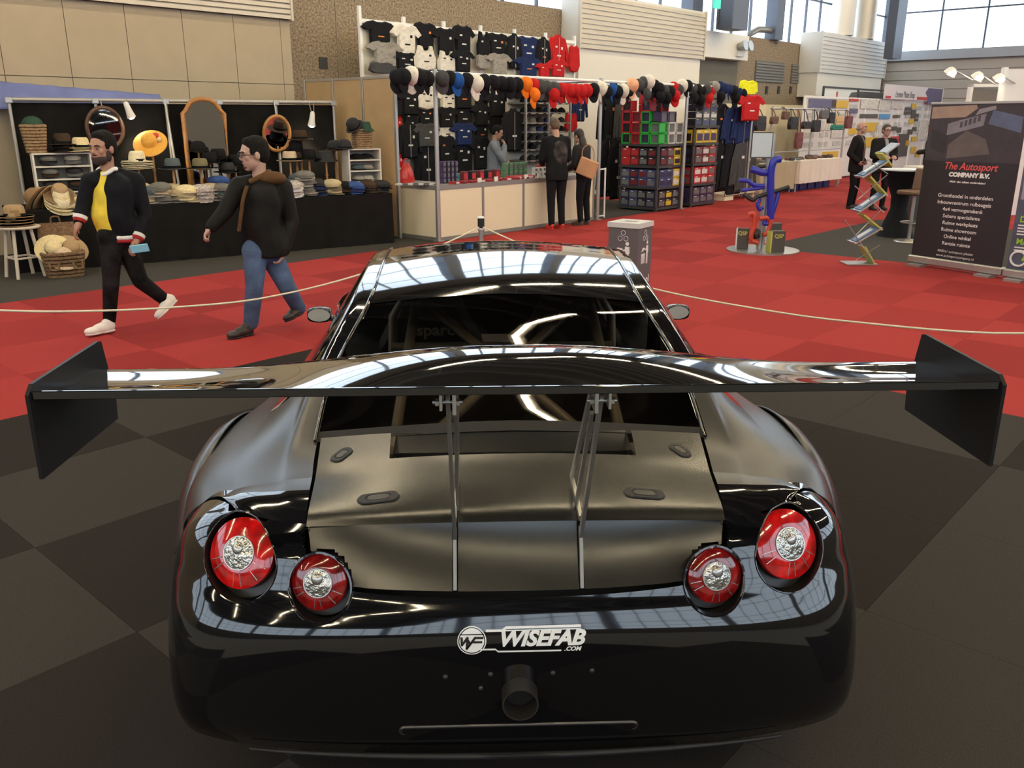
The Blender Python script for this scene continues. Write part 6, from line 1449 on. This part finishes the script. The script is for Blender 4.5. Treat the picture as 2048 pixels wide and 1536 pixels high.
def ctable(sa, sb, v, zt_, mat, label, hem, d=.75):
    t = hthing('trade_table', label, 'table', sa, v); L = sb-sa
    MB().b2((0,0,zt_-.03), (L,d,zt_)).build('table_top', mat, t)
    R = [[(L*j/60, -.01-.02*(k/4)*math.sin(j*.9), zt_+(hem-zt_)*k/4) for j in range(61)] for k in range(5)]; MB().grid(R).build('cloth_front', mat, t, smooth=70)
    MB().b2((0,0,hem), (.012,d,zt_)).build('cloth_side', mat, t)
    for x in (.06, L-.06): MB().path([(x,.1,0), (x,.1,zt_-.03)], .02, 8).build('leg', m_pipe, t)
a = GS(1505, 394); b = GS(1590, 385); c = GS(1684, 373)
ctable(a.x, b.x, 9.95, .80, m_tan, 'trade table under a sand-coloured cloth behind the blue hoses', .10); ctable(b.x+.02, c.x, 9.85, .80, m_wcl, 'trade table under a white cloth with leather goods', .22)
rnd = random.Random(3)
for i in range(26):
    s = a.x+.15+(c.x-a.x-.3)*i/25; v = 10.1+.35*rnd.random(); col = rnd.choice(['brown','maroon','black','grey','brown'])
    t = hthing('leather_purse', '%s leather item, %s from the left among the goods on the trade tables' % (col, nth(i)), 'purse', s, v, .80, 'leather goods on the trade tables', rnd.uniform(-.6,.6))
    w = rnd.uniform(.14,.22); h = rnd.uniform(.05,.11); MB().prism([(-w/2,0),(w/2,0),(w/2*.95,h*.7),(w/2*.7,h),(-w/2*.7,h),(-w/2*.95,h*.7)], -.06, .06).build('body', lm[col], t, bevel=.012); MB().b2((-w*.3,-.066,h*.55), (w*.3,-.058,h*.95)).build('flap', lm[col], t)
for i in range(5):
    s = b.x+.4+i*.52; t = hthing('crate', 'blue plastic crate, %s from the left under the white-clothed table' % nth(i), 'crate', s, 10.1, 0, 'blue crates under the table'); m = M('blue crate plastic', (0.02,0.03,0.16), .5)
    MB().b2((-.22,0,0), (.22,.35,.03)).build('floor', m, t)
    for x in (-.21, .21): MB().b2((x-.012,0,0), (x+.012,.35,.26)).build('side', m, t)
    for y in (.01, .34): MB().b2((-.22,y-.01,0), (.22,y+.01,.26)).build('wall', m, t)
# ---- notice panels of the plate shop
VN = 11.3; a = PV(1610, 198, VN); b = PV(1885, 190, VN); zp = 2.45; L = b.x-a.x
t = hthing('notice_panels', 'row of white exhibition panels covered with paper notices and number plates', 'panel', a.x, VN); N_ = 8
for k in range(N_): MB().b2((k*L/N_+.04,0,.05), ((k+1)*L/N_-.04,.03,zp)).build('panel', M('notice panel white', (0.72,0.71,0.68), .6), t)
for k in range(N_+1): MB().path([(k*L/N_,.01,0), (k*L/N_,.01,zp+.05)], .04, 8).build('post', wm, t)
MB().b2((0,-.02,zp), (L,.05,zp+.06)).build('top_rail', wm, t)
nm = {'paper': M('notice paper', (0.62,0.61,0.56), .8, noise=.25, scale=18), 'yellow': M('yellow plate', (0.68,0.45,0.05), .5), 'dark': M('dark plate', (0.09,0.085,0.08), .5), 'blue': M('blue plate', (0.10,0.32,0.62), .5), 'red': M('red plate', (0.55,0.06,0.06), .5), 'green': M('green plate', (0.03,0.25,0.18), .5), 'white': M('white plate', (0.75,0.74,0.70), .5), 'violet': M('slate plate', (0.13,0.12,0.22), .5)}
notes = [(1645,208,52,22,'violet'),(1680,208,32,16,'yellow'),(1708,200,18,6,'red'),(1708,222,14,10,'violet'),(1738,208,30,20,'paper'),(1770,210,20,24,'paper'),(1738,232,34,8,'dark'),(1769,233,19,10,'blue'),(1741,254,26,18,'yellow'),(1680,262,30,26,'paper'),(1705,262,16,12,'yellow'),(1741,284,24,18,'yellow'),(1793,233,12,6,'dark'),(1788,257,12,8,'dark'),(1798,260,8,10,'dark'),(1790,280,16,14,'red'),(1806,290,14,44,'dark'),(1817,218,12,7,'dark'),(1815,226,12,7,'dark'),(1828,212,8,10,'yellow'),(1827,228,7,18,'dark'),(1823,243,8,10,'yellow'),(1834,231,6,8,'dark'),(1833,240,6,6,'dark'),(1829,258,7,8,'dark'),(1820,264,8,10,'dark'),(1828,278,8,9,'yellow'),(1815,286,7,10,'yellow'),(1827,300,8,12,'yellow'),(1836,308,8,10,'yellow'),(1660,310,30,12,'yellow'),(1795,205,20,26,'paper'),(1650,240,26,40,'paper'),(1762,262,22,24,'paper'),(1775,300,24,30,'paper'),(1845,260,10,40,'paper')]
for i, (x, y, w, h, c) in enumerate(notes):
    p = PV(x-w/2, y-h/2, VN-.03); q = PV(x+w/2, y+h/2, VN-.03); MB().b2((p.x-a.x,-.035,q.z), (q.x-a.x,-.022,p.z)).build('notice', nm[c], t)
# small prints on the paper sheets: rows of grey slips
for i in range(60):
    k = i % 12; r = i//12; x = (k+.5)*L/12; z = 2.25-r*.28
    MB().b2((x-.32,-.018,z-.09), (x+.32,-.004,z+.05)).build('slip', M('grey slip', (0.50,0.50,0.47), .8, noise=.3, scale=25), t)
# fascia sign
p = PV(1772, 168, VN-.15); q = PV(1886, 196, VN-.15); t = hthing('fascia_sign', 'white fascia sign with red bars and dark lettering above the notice panels', 'sign', p.x, VN-.15, zp+.06); Wd = q.x-p.x; Hd = p.z-zp-.06
MB().b2((0,0,0), (Wd,.04,Hd)).build('board', M('sign white', (0.70,0.66,0.66), .6), t); MB().b2((.1,-.01,.02), (.6,0,.10)).build('red_bar', nm['red'], t); MB().b2((Wd*.52,-.01,.02), (Wd*.72,0,.12)).build('red_bar', nm['red'], t); MB().prism([(Wd*.72,-.12),(Wd*.97,-.12),(Wd*.97,Hd*.95),(Wd*.70,Hd*.95),(Wd*.66,Hd*.6),(Wd*.70,Hd*.3)], -.012, 0).build('picture', nm['violet'], t)
me = text_mesh('License Plates Shop', .30, sx=.95); mobj('lettering', me, nm['dark'], t, (Wd*.32,-.008,.16), (PI/2,0,0), (Wd*.42/3.0,1,1))
# second framed board behind
p = PV(1648, 172, 12.0); q = PV(1775, 195, 12.0); t = hthing('framed_board', 'dark framed picture board behind the notice panels', 'board', p.x, 12.0, 0); Wd = q.x-p.x; z1 = p.z; z0 = q.z-.2
for x in (0, Wd*.5, Wd): MB().path([(x,0,0), (x,0,z1)], .04, 8).build('post', m_rack, t)
MB().b2((0,-.03,z1-.06), (Wd,.03,z1)).build('top_rail', m_rack, t); MB().b2((.05,0,z0-.6), (Wd*.5-.05,.02,z1-.1)).build('board', nm['white'], t); MB().b2((Wd*.5+.05,0,z0-.6), (Wd-.05,.02,z1-.1)).build('board', nm['dark'], t)
MB().prism([(Wd*.33,z0),(Wd*.49,z0-.1),(Wd*.49,z1-.12),(Wd*.40,z1-.15)], -.01, 0).build('picture', nm['dark'], t); MB().b2((Wd*.18,-.01,z0+.05), (Wd*.20,0,z1-.15)).build('red_bar', nm['red'], t)
# ---- white booth wall with three halogen spotlights at the far right, grey doorway
p = AY(2012, 138, 17.5); t = thing('booth_wall', 'white booth wall panel at the right edge behind the banners', 'wall panel', (p.x, 17.5, 0), .1); MB().b2((0,0,0), (1.6,.06,p.z)).build('panel', M('booth white', (0.80,0.77,0.74), .5), t); MB().b2((-.04,-.02,0), (.04,.08,p.z+.03)).build('post', wm, t)
p0 = AY(1944, 168, 19.5); p1 = AY(2018, 168, 19.5); t = thing('booth_doorway', 'framed grey doorway of the booth below the spotlights', 'doorway', (p0.x, 19.5, 0), .1); Wd = p1.x-p0.x
MB().b2((0,0,0), (Wd,.05,p0.z-.1)).build('grey_panel', M('doorway grey', (0.19,0.175,0.16), .8), t)
for x in (-.05, Wd): MB().b2((x,-.06,0), (x+.06,.06,p0.z)).build('jamb', wm, t)
MB().b2((-.05,-.06,p0.z-.06), (Wd+.06,.06,p0.z)).build('lintel', wm, t)
m_hal = emit_mat('halogen spot', (1.0,.86,.62), 22)
for i, (x, y, x2, y2) in enumerate(((1903,143,1945,160), (1957,152,1990,168), (2000,156,2030,166))):
    h = AY(x, y, 17.3); e = AY(x2, y2, 17.5)
    t = thing('arm_spotlight', '%s glowing arm spotlight from the left above the booth' % nth(i), 'spotlight', h, 0, 'booth spotlights')
    MB().path([e-h, (e-h)*.4+Vector((0,0,.03)), Vector((.05,0,.02))], .014, 6).build('arm', m_alu, t)
    MB().lathe([(.05,.07),(.09,.03),(.12,-.06),(.11,-.06),(.07,.02)], 16, mat=Matrix.Rotation(.5,4,'X') @ Matrix.Rotation(.4,4,'Y')).build('lamp_head', wm, t, smooth=40); MB().ell((-.01,-.03,-.03), (.085,.085,.05), 12, 8).build('bulb', m_hal, t, smooth=80)
# ---- roll-up banner
A_ = G(1820, 528); B_ = G(2000, 556); ang = math.atan2(B_.y-A_.y, B_.x-A_.x); Lb = (B_-A_).length
m_ban = M('banner print black', (0.020,0.016,0.020), .5)
def banner(p, ang, Lb, Hb, label, mat):
    t = thing('rollup_banner', label, 'banner', p, ang)
    MB().b2((-.02,-.05,.03), (Lb+.02,.08,.13)).build('cassette', m_alu, t, bevel=.015); MB().b2((0,0,.12), (Lb,.006,Hb-.02)).build('print_sheet', mat, t); MB().b2((-.01,-.012,Hb-.03), (Lb+.01,.016,Hb)).build('top_bar', m_alu, t, bevel=.004)
    MB().path([(Lb/2,.04,.1), (Lb/2,.03,Hb)], .012, 8).build('support_pole', m_alu, t)
    for x in (.15, Lb-.15): MB().b2((x-.10,-.16,0), (x+.10,-.02,.03)).build('foot', m_alu, t)
    return t
Hb = 2.06
t = banner((A_.x, A_.y, 0), ang, Lb, Hb, 'black roll-up banner with red script heading and white Dutch service list', m_ban)
m_pr = M('banner red', (0.72,0.10,0.09), .5); m_pw = M('banner white', (0.80,0.78,0.76), .5)
def bt(txt, size_, px_, py, mat, shear=.0, off=.0, sx=1.0, parent=t, base=A_, an=ang, rot=0.0):
    n2 = Vector((-math.sin(an), math.cos(an), 0)); d = ray(px_, py); tt = ((base-C0).dot(n2))/d.dot(n2); P = C0+d*tt; x = (P-base).dot(Vector((math.cos(an), math.sin(an), 0)))
    size = size_*.80; me = text_mesh(txt, size, shear=shear, offset=off, sx=sx); return mobj('lettering', me, mat, parent, (x, -.003, P.z), (PI/2, 0, 0))
bt('The Autosport', .155, 1940, 334, m_pr, .25, .002, .92); bt('COMPANY B.V.', .088, 1938, 351, m_pw, .05, .005, 1.12); bt('Méér dan alleen onderdelen!', .042, 1934, 365, m_pw, .3, .001, 1.2)
for i, ln in enumerate(('Groothandel in onderdelen','Inbouwcentrum rolbeugels','4x4 vermogensbank','Subaru specialisme','Ruime werkplaats','Ruime showroom','Online winkel','Revisie ruimte')): bt(ln, .078, 1930-i*2.6, 394+i*13.6, m_pw, .0, .0008, 1.05)
bt('4000m² autosport plezier', .056, 1910, 505, m_pw, .1, .0, 1.05); bt('www.autosportcompany.nl', .056, 1909, 514, m_pw, .1, .0, 1.05)
# aerial picture printed at the top
def bp(poly, col, z=-.002): MB().prism(poly, z, 0).build('printed_picture', M('print %s' % (col,), col, .6, noise=.15, scale=6), t)
bp([(.0,1.35),(Lb,1.35),(Lb,Hb-.03),(0,Hb-.03)], (0.045,0.034,0.042), -.0015); bp([(.02,1.86),(.48,1.88),(.62,1.98),(.60,2.02),(.02,2.00)], (0.34,0.24,0.18), -.0022); bp([(.30,1.38),(.85,1.45),(.78,1.62),(.52,1.72),(.30,1.55)], (0.12,0.095,0.09), -.0022)
bp([(.26,1.66),(.72,1.78),(.74,1.92),(.40,1.84),(.26,1.80)], (0.21,0.19,0.22), -.0026); bp([(.78,1.80),(Lb-.04,1.70),(Lb-.04,1.88),(.82,1.96)], (0.10,0.12,0.20), -.0026); bp([(.05,1.50),(.26,1.44),(.28,1.66),(.05,1.74)], (0.030,0.024,0.026), -.0026); bp([(.60,1.90),(.85,1.97),(.84,2.01),(.64,1.97)], (0.26,0.23,0.25), -.0026)
for k in range(5): bp([(.42+k*.055,1.75+k*.018),(.455+k*.055,1.76+k*.018),(.455+k*.055,1.83+k*.018),(.42+k*.055,1.82+k*.018)], (0.07,0.06,0.08), -.003)
# second banner cut by the frame
P2 = G(2003, 557); ang2 = ang+.10
m_b2 = M('banner print grey-blue', (0.075,0.085,0.13), .5, noise=.3, scale=3); t2 = banner((P2.x+.02, P2.y-.03, 0), ang2, .95, 2.05, 'grey-blue roll-up banner with green headings at the right edge of the photo', m_b2)
m_gr = M('banner green', (0.30,0.55,0.03), .5)
MB().b2((.03,-.002,1.15), (.92,0,1.98)).build('pale_print', M('pale print', (0.60,0.58,0.58), .6), t2); MB().prism([(.03,.95),(.92,.95),(.92,1.16),(.03,1.16)], -.0015, 0).build('fade_print', M('mid print', (0.30,0.30,0.34), .6), t2)
for z, tx_ in ((.72,'DIS'), (.46,'MAAK')):
    me = text_mesh(tx_, .095, offset=.003, align='LEFT'); mobj('lettering', me, m_gr, t2, (.06,-.003,z), (PI/2,0,0))
    for k in range(4 if z > .6 else 2): MB().b2((.05,-.002,z-.075-k*.035), (.5,0,z-.06-k*.035)).build('small_print', m_pw, t2)
mt = Matrix.Translation((.12,-.004,.26)); MB().path([(.12+.09*math.cos(x), -.004, .26+.085*math.sin(x)) for x in [2*PI*k/28 for k in range(28)]], .014, 6, closed=True).build('ring_logo', m_pw, t2, smooth=60); MB().prism([(.15,.24),(.19,.36),(.23,.36),(.19,.24)], -.004, 0).build('logo_mark', m_gr, t2)
# ---- zigzag brochure stand
Yb = 11.45; base = Vector((AY(1718, 527, Yb).x, Yb, 0)); t = thing('brochure_stand', 'folding zigzag brochure stand with angled metal trays beside the black banner', 'brochure stand', base)
def Z(x, y, dy=0.0): return AY(x, y, Yb+dy)-base
m_tray = M('brushed tray', (0.50,0.48,0.46), .3, metal=.8); m_lime = M('lime leaflet', (0.50,0.50,0.10), .6); m_bro = M('blue leaflet', (0.12,0.20,0.34), .5, noise=.6, scale=14); m_brw = M('white leaflet', (0.75,0.74,0.72), .6)
MB().prismz([(Z(1688,522).x,-.14),(Z(1748,527).x,-.14),(Z(1748,527).x,.16),(Z(1688,522).x,.16)], .0, .02).build('base_plate', m_tray, t, bevel=.004)
pts = [(1740,522),(1722,487),(1760,456),(1716,428),(1766,385),(1722,355),(1772,322),(1752,308),(1790,288)]
trays = [((1704,487),(1758,455)), ((1712,424),(1766,388)), ((1718,356),(1772,322)), ((1765,308),(1792,288))]
links = [((1742,524),(1724,492)), ((1758,458),(1722,428)), ((1768,390),(1734,352)), ((1778,332),(1758,306))]
for n_, ((x, y), (x2, y2)) in enumerate(trays):
    p, q = Z(x, y), Z(x2, y2); d = (q-p).normalized(); up = Vector((-d.z,0,d.x))
    def tray(z0, z1, inset, mat, nm_, yw=.13): 
        a_, b_ = p+d*inset, q-d*inset; vs = [a_+up*z0+Vector((0,-yw,0)), b_+up*z0+Vector((0,-yw,0)), b_+up*z0+Vector((0,yw,0)), a_+up*z0+Vector((0,yw,0)), a_+up*z1+Vector((0,-yw,0)), b_+up*z1+Vector((0,-yw,0)), b_+up*z1+Vector((0,yw,0)), a_+up*z1+Vector((0,yw,0))]
        return MB().add(vs, [(3,2,1,0),(4,5,6,7),(0,1,5,4),(1,2,6,5),(2,3,7,6),(3,0,4,7)]).build(nm_, mat, t, bevel=.002)
    tray(0, .02, 0, m_tray, 'tray'); 
    if n_ < 3: tray(.021, .032, .03, m_bro, 'leaflet', .10); tray(.033, .037, .09, m_brw, 'leaflet', .05)
    MB().path([p+up*.03+Vector((0,-.13,0)), p+up*.03+Vector((0,.13,0))], .008, 6).build('tray_lip', m_tray, t)
for n_, ((x, y), (x2, y2)) in enumerate(links):
    p, q = Z(x, y), Z(x2, y2); d = (q-p).normalized(); up = Vector((-d.z,0,d.x))*.01
    vs = [p-up+Vector((0,-.12,0)), q-up+Vector((0,-.12,0)), q-up+Vector((0,.12,0)), p-up+Vector((0,.12,0)), p+up+Vector((0,-.12,0)), q+up+Vector((0,-.12,0)), q+up+Vector((0,.12,0)), p+up+Vector((0,.12,0))]
    MB().add(vs, [(3,2,1,0),(4,5,6,7),(0,1,5,4),(1,2,6,5),(2,3,7,6),(3,0,4,7)]).build('leaflet_pocket', m_lime, t)
for (x, y), (x2, y2) in (((1745,522),(1690,440)), ((1760,490),(1712,520)), ((1712,470),(1762,420)), ((1768,425),(1710,372)), ((1714,400),(1774,350)), ((1776,348),(1734,318))):
    for dy in (-.13, .13): MB().path([Z(x,y,dy), Z(x2,y2,dy)], .006, 6).build('scissor_arm', m_tray, t)
# ---- high tables and bar stool
p = G(1790, 472); t = thing('high_table', 'round high table in a black stretch cover with a white top', 'table', (p.x, p.y, 0)); ht = 1.08
MB().lathe([(.30,0),(.27,.04),(.13,.45),(.14,.65),(.28,1.0),(.33,1.05),(.33,ht-.02)], 28).build('stretch_cover', cloth('black stretch cloth', (0.010,0.010,0.011), .7, bump=.3), t, smooth=50); MB().lathe([(.0,ht-.02),(.345,ht-.02),(.35,ht),(0,ht)], 28).build('table_top', M('white top', (0.72,0.72,0.72), .3), t)
o = MB().prismz([(-.14,-.10),(.14,-.06),(.12,.10),(-.16,.06)], 0, .006).build('paper_sheet', m_brw, None); o.location = (p.x-.05, p.y-.05, ht+.001); tag(o, 'white sheet of paper on the high table', 'paper')
p = G(1838, 462); p = AY(1842, 332, 16.0); t = thing('counter_desk', 'dark reception counter with a white worktop behind the high table', 'counter', (p.x, p.y, 0), .2); MB().b2((-.28,-.3,0), (.28,.3,.92)).build('body', m_rack, t); MB().b2((-.31,-.33,.92), (.31,.33,.96)).build('worktop', m_wht, t); MB().b2((-.2,-.2,.96), (.2,.2,1.04)).build('paper_tray', M('paper stack', (0.66,0.62,0.55), .7), t)
p = G(1828, 486); t = thing('bar_stool', 'brown leather bar stool beside the black banner', 'stool', (p.x, p.y+.2, 0), .5); m_lth = M('brown stool leather', (0.16,0.085,0.045), .5)
MB().box((0,0,.76), (.40,.38,.07)).build('seat', m_lth, t, bevel=.02); MB().box((.19,0,.95), (.05,.38,.34), (0,.12,0)).build('backrest', m_lth, t, bevel=.02); MB().path([(0,0,.02), (0,0,.73)], .028, 10).build('column', m_met, t, smooth=60); MB().lathe([(.22,0),(.21,.015),(.04,.03)], 24).build('base', m_met, t, smooth=40); MB().path([(.15*math.cos(x), .15*math.sin(x), .30) for x in [2*PI*k/20 for k in range(20)]], .012, 6, closed=True).build('footrest', m_met, t)
# ---- display stand with blue silicone hoses
p = G(1525, 501); t = thing('hose_stand', 'silver pole display stand on a round steel base with coloured hoses', 'display stand', (p.x, p.y, 0)); Yd = p.y
def Q2(x, y, dy=0.0): return AY(x, y, Yd+dy)-Vector((p.x, p.y, 0))
MB().lathe([(.52,0),(.52,.018),(.50,.022),(0,.022)], 48).build('base_disc', m_met, t, smooth=40); MB().path([(-.03,.05,.02), Q2(1545,268,.05)], .055, 14).build('pole', m_alu, t, smooth=60)
a_, b_ = Q2(1504,264,-.05), Q2(1542,316,-.05); MB().b2((a_.x,-.07,b_.z), (b_.x,-.05,a_.z)).build('sign_frame', m_rack, t); MB().b2((a_.x+.012,-.075,b_.z+.015), (b_.x-.012,-.07,a_.z-.015)).build('sign_sheet', M('pale blue sheet', (0.52,0.62,0.66), .5), t)
m_hose = M('blue silicone', (0.022,0.030,0.36), .3); m_hred = M('red silicone', (0.55,0.06,0.03), .35); m_hblk = M('black silicone', (0.012,0.012,0.013), .4)
def hose(pts, r, mat, label):
    P = [tuple(Q2(*q)) for q in pts]; o = MB().path(crn(P, 6), r, 12).build('hose', mat, None, smooth=60); o.location = (p.x, p.y, 0); tag(o, label, 'hose', 'hoses on the display stand')
hose([(1560,318,-.12),(1548,322,-.14),(1542,345,-.14),(1541,400,-.14),(1541,438,-.14)], .052, m_hose, 'long blue silicone hose with a bent top running down the stand')
hose([(1502,338,-.1),(1512,341,-.12),(1524,345,-.12),(1536,345,-.1)], .050, m_hose, 'short blue elbow hose at the upper left of the stand'); hose([(1478,361,-.1),(1496,362,-.12),(1508,370,-.12),(1528,372,-.1)], .032, m_hose, 'thin blue hose with a bend at the middle left of the stand'); hose([(1482,381,-.1),(1505,378,-.12),(1528,375,-.1)], .026, m_hose, 'straight thin blue hose below the bent one')
hose([(1557,385,-.08),(1550,410,-.1),(1542,436,-.1)], .034, m_hose, 'thin blue hose slanting on the right of the stand'); hose([(1521,398,-.1),(1515,408,-.12),(1519,419,-.12),(1526,414,-.12)], .026, m_hose, 'small blue hose loop at the pole'); hose([(1531,440,-.12),(1528,447,-.14),(1535,448,-.14)], .03, m_hose, 'blue hose stub below the loop')
hose([(1487,388,-.1),(1505,400,-.14),(1514,394,-.14),(1540,386,-.12),(1578,374,-.1)], .03, m_hblk, 'black hose crossing the middle of the stand'); hose([(1528,332,.02),(1518,334,-.05),(1508,337,-.05)], .03, m_hblk, 'black hose stub behind the blue elbow')
hose([(1498,430,-.1),(1508,428,-.12),(1508,450,-.12),(1502,478,-.12),(1516,486,-.12)], .035, m_hred, 'orange-red hose bending down at the lower left'); hose([(1519,437,-.14),(1536,436,-.15),(1541,446,-.15),(1534,466,-.15),(1526,470,-.15)], .034, m_hred, 'orange-red hose hooked in front of the pole'); hose([(1514,462,-.05),(1512,468,-.08),(1514,476,-.08)], .055, m_hblk, 'black hose collar low on the stand')
def carton(x, y, w, d, h, rz, m1, m2, label, txt=True):
    q = G(x, y, .022); o = thing('hose_carton', label, 'box', (q.x, q.y, .022), rz); MB().b2((-w/2,-d/2,0), (w/2,d/2,h)).build('carton', m1, o, bevel=.004); MB().b2((-w/2-.002,-d/2-.001,0), (-w/2+.02,d/2,h)).build('side_panel', m2, o)
    if txt: me = text_mesh('QSP', .075, offset=.002); mobj('lettering', me, m_lime, o, (.01,-d/2-.003,h*.76), (PI/2,0,0))
m_cgr = M('dark olive carton', (0.075,0.068,0.058), .6)
carton(1483, 497, .17, .09, .30, -.45, m_cgr, m_brw, 'dark carton with white edge at the left of the hose stand'); carton(1550, 503, .22, .14, .30, .12, m_cgr, m_lime, 'dark carton with yellow side at the front of the hose stand'); carton(1545, 488, .20, .14, .32, .05, m_cgr, m_brw, 'dark carton behind the yellow-sided one', False)
# ---- recycling bin
p = AY(1262, 440, 9.0); t = thing('recycling_bin', 'square grey cardboard recycling bin with white pictograms and a pale lid', 'bin', (p.x+.0, 9.0, 0), math.radians(-33+0)); zb_ = AY(1270, 447, 8.8).z; w = .17
m_bin = M('grey bin board', (0.115,0.10,0.105), .7); m_lid = M('pale lid', (0.60,0.58,0.56), .6)
MB().b2((-w,-w,0), (w,w,zb_-.05)).build('body', m_bin, t, bevel=.004); 
for x0_, x1_, y0_, y1_ in ((-w-.01,w+.01,-w-.01,-.06), (-w-.01,w+.01,.06,w+.01), (-w-.01,-.08,-.06,.06), (.08,w+.01,-.06,.06)): MB().b2((x0_,y0_,zb_-.05), (x1_,y1_,zb_)).build('lid_board', m_lid, t)
def picto(face):
    R = Matrix.Rotation(face, 4, 'Z') @ Matrix.Translation((0,-w-.002,0)); mb = MB()
    def poly(P): MB().prism(P, -.001, 0, R).build('pictogram', m_pw, t)
    zc = zb_-.14
    for k in range(3):
        a_ = PI/2+k*2*PI/3; c, s_ = .038*math.cos(a_), .038*math.sin(a_)
        MB().path([R @ Vector((c+.026*math.cos(x), -.001, zc+s_+.026*math.sin(x))) for x in [2*PI*j/6+a_ for j in range(6)]], .0028, 4, closed=True).build('pictogram', m_pw, t)
    zq = zb_-.33
    poly([(.005+.02*math.cos(2*PI*j/14)+.045, zq+.12+.02*math.sin(2*PI*j/14)) for j in range(14)])
    poly([(.025,zq+.09),(.075,zq+.09),(.08,zq+.02),(.07,zq+.02),(.068,zq-.10),(.055,zq-.10),(.052,zq-.01),(.048,zq-.10),(.035,zq-.10),(.032,zq+.04),(.0,zq+.045),(.0,zq+.055),(.025,zq+.06)])
    for k in range(5): poly([(-.085+k*.018,zq-.09),(-.075+k*.018,zq-.09),(-.073+k*.018,zq+.0),(-.087+k*.018,zq+.0)])
    poly([(-.09,zq+.0),(.005,zq+.0),(.005,zq+.012),(-.09,zq+.012)]); poly([(-.085,zq+.03),(.0,zq+.055),(.0,zq+.068),(-.06,zq+.075)])
picto(0); picto(PI/2)
me = text_mesh('al', .12, offset=.003); mobj('lettering', me, m_pw, t, (w+.003, .09, zb_-.60), (PI/2, 0, PI/2))
# ---- barrier posts and rope
def bpost(s, v, label):
    t = hthing('barrier_post', label, 'post', s, v); MB().lathe([(.16,0),(.16,.012),(.05,.03),(.024,.05),(.024,.80),(.030,.80),(.030,.83)], 24).build('post', m_met, t, smooth=40); MB().lathe([(.033,.83),(.033,.925),(.028,.93)], 20).build('head', m_hblk, t, smooth=40); MB().lathe([(.038,.815),(.038,.828)], 20).build('collar', wm, t); MB().lathe([(.036,.925),(.030,.94),(0,.942)], 20).build('cap', wm, t, smooth=40)
bpost(6.15, 5.95, 'steel barrier post with black head in front of the white counter'); 
bpost(1.2, 5.95, 'steel barrier post at the left end of the rope'); bpost(6.15, .2, 'steel barrier post at the right end of the rope')
m_rope = M('cream rope', (0.74,0.66,0.50), .8)
def rope(P, label):
    o = MB().path([W(*q) for q in crn(P, 6)], .0075, 8).build('rope', m_rope, None, smooth=60); tag(o, label, 'rope')
rope([(6.13,5.95,.84),(5.57,5.95,.71),(4.56,5.95,.555),(3.66,5.95,.50),(2.95,5.95,.54),(2.3,5.95,.615),(1.8,5.95,.70),(1.22,5.95,.84)], 'cream barrier rope sagging across the floor on the left'); rope([(6.15,5.93,.84),(6.15,5.38,.71),(6.15,4.6,.56),(6.15,3.85,.475),(6.15,3.03,.445),(6.15,2.24,.455),(6.15,1.13,.55),(6.15,.22,.84)], 'cream barrier rope sagging across the floor on the right')
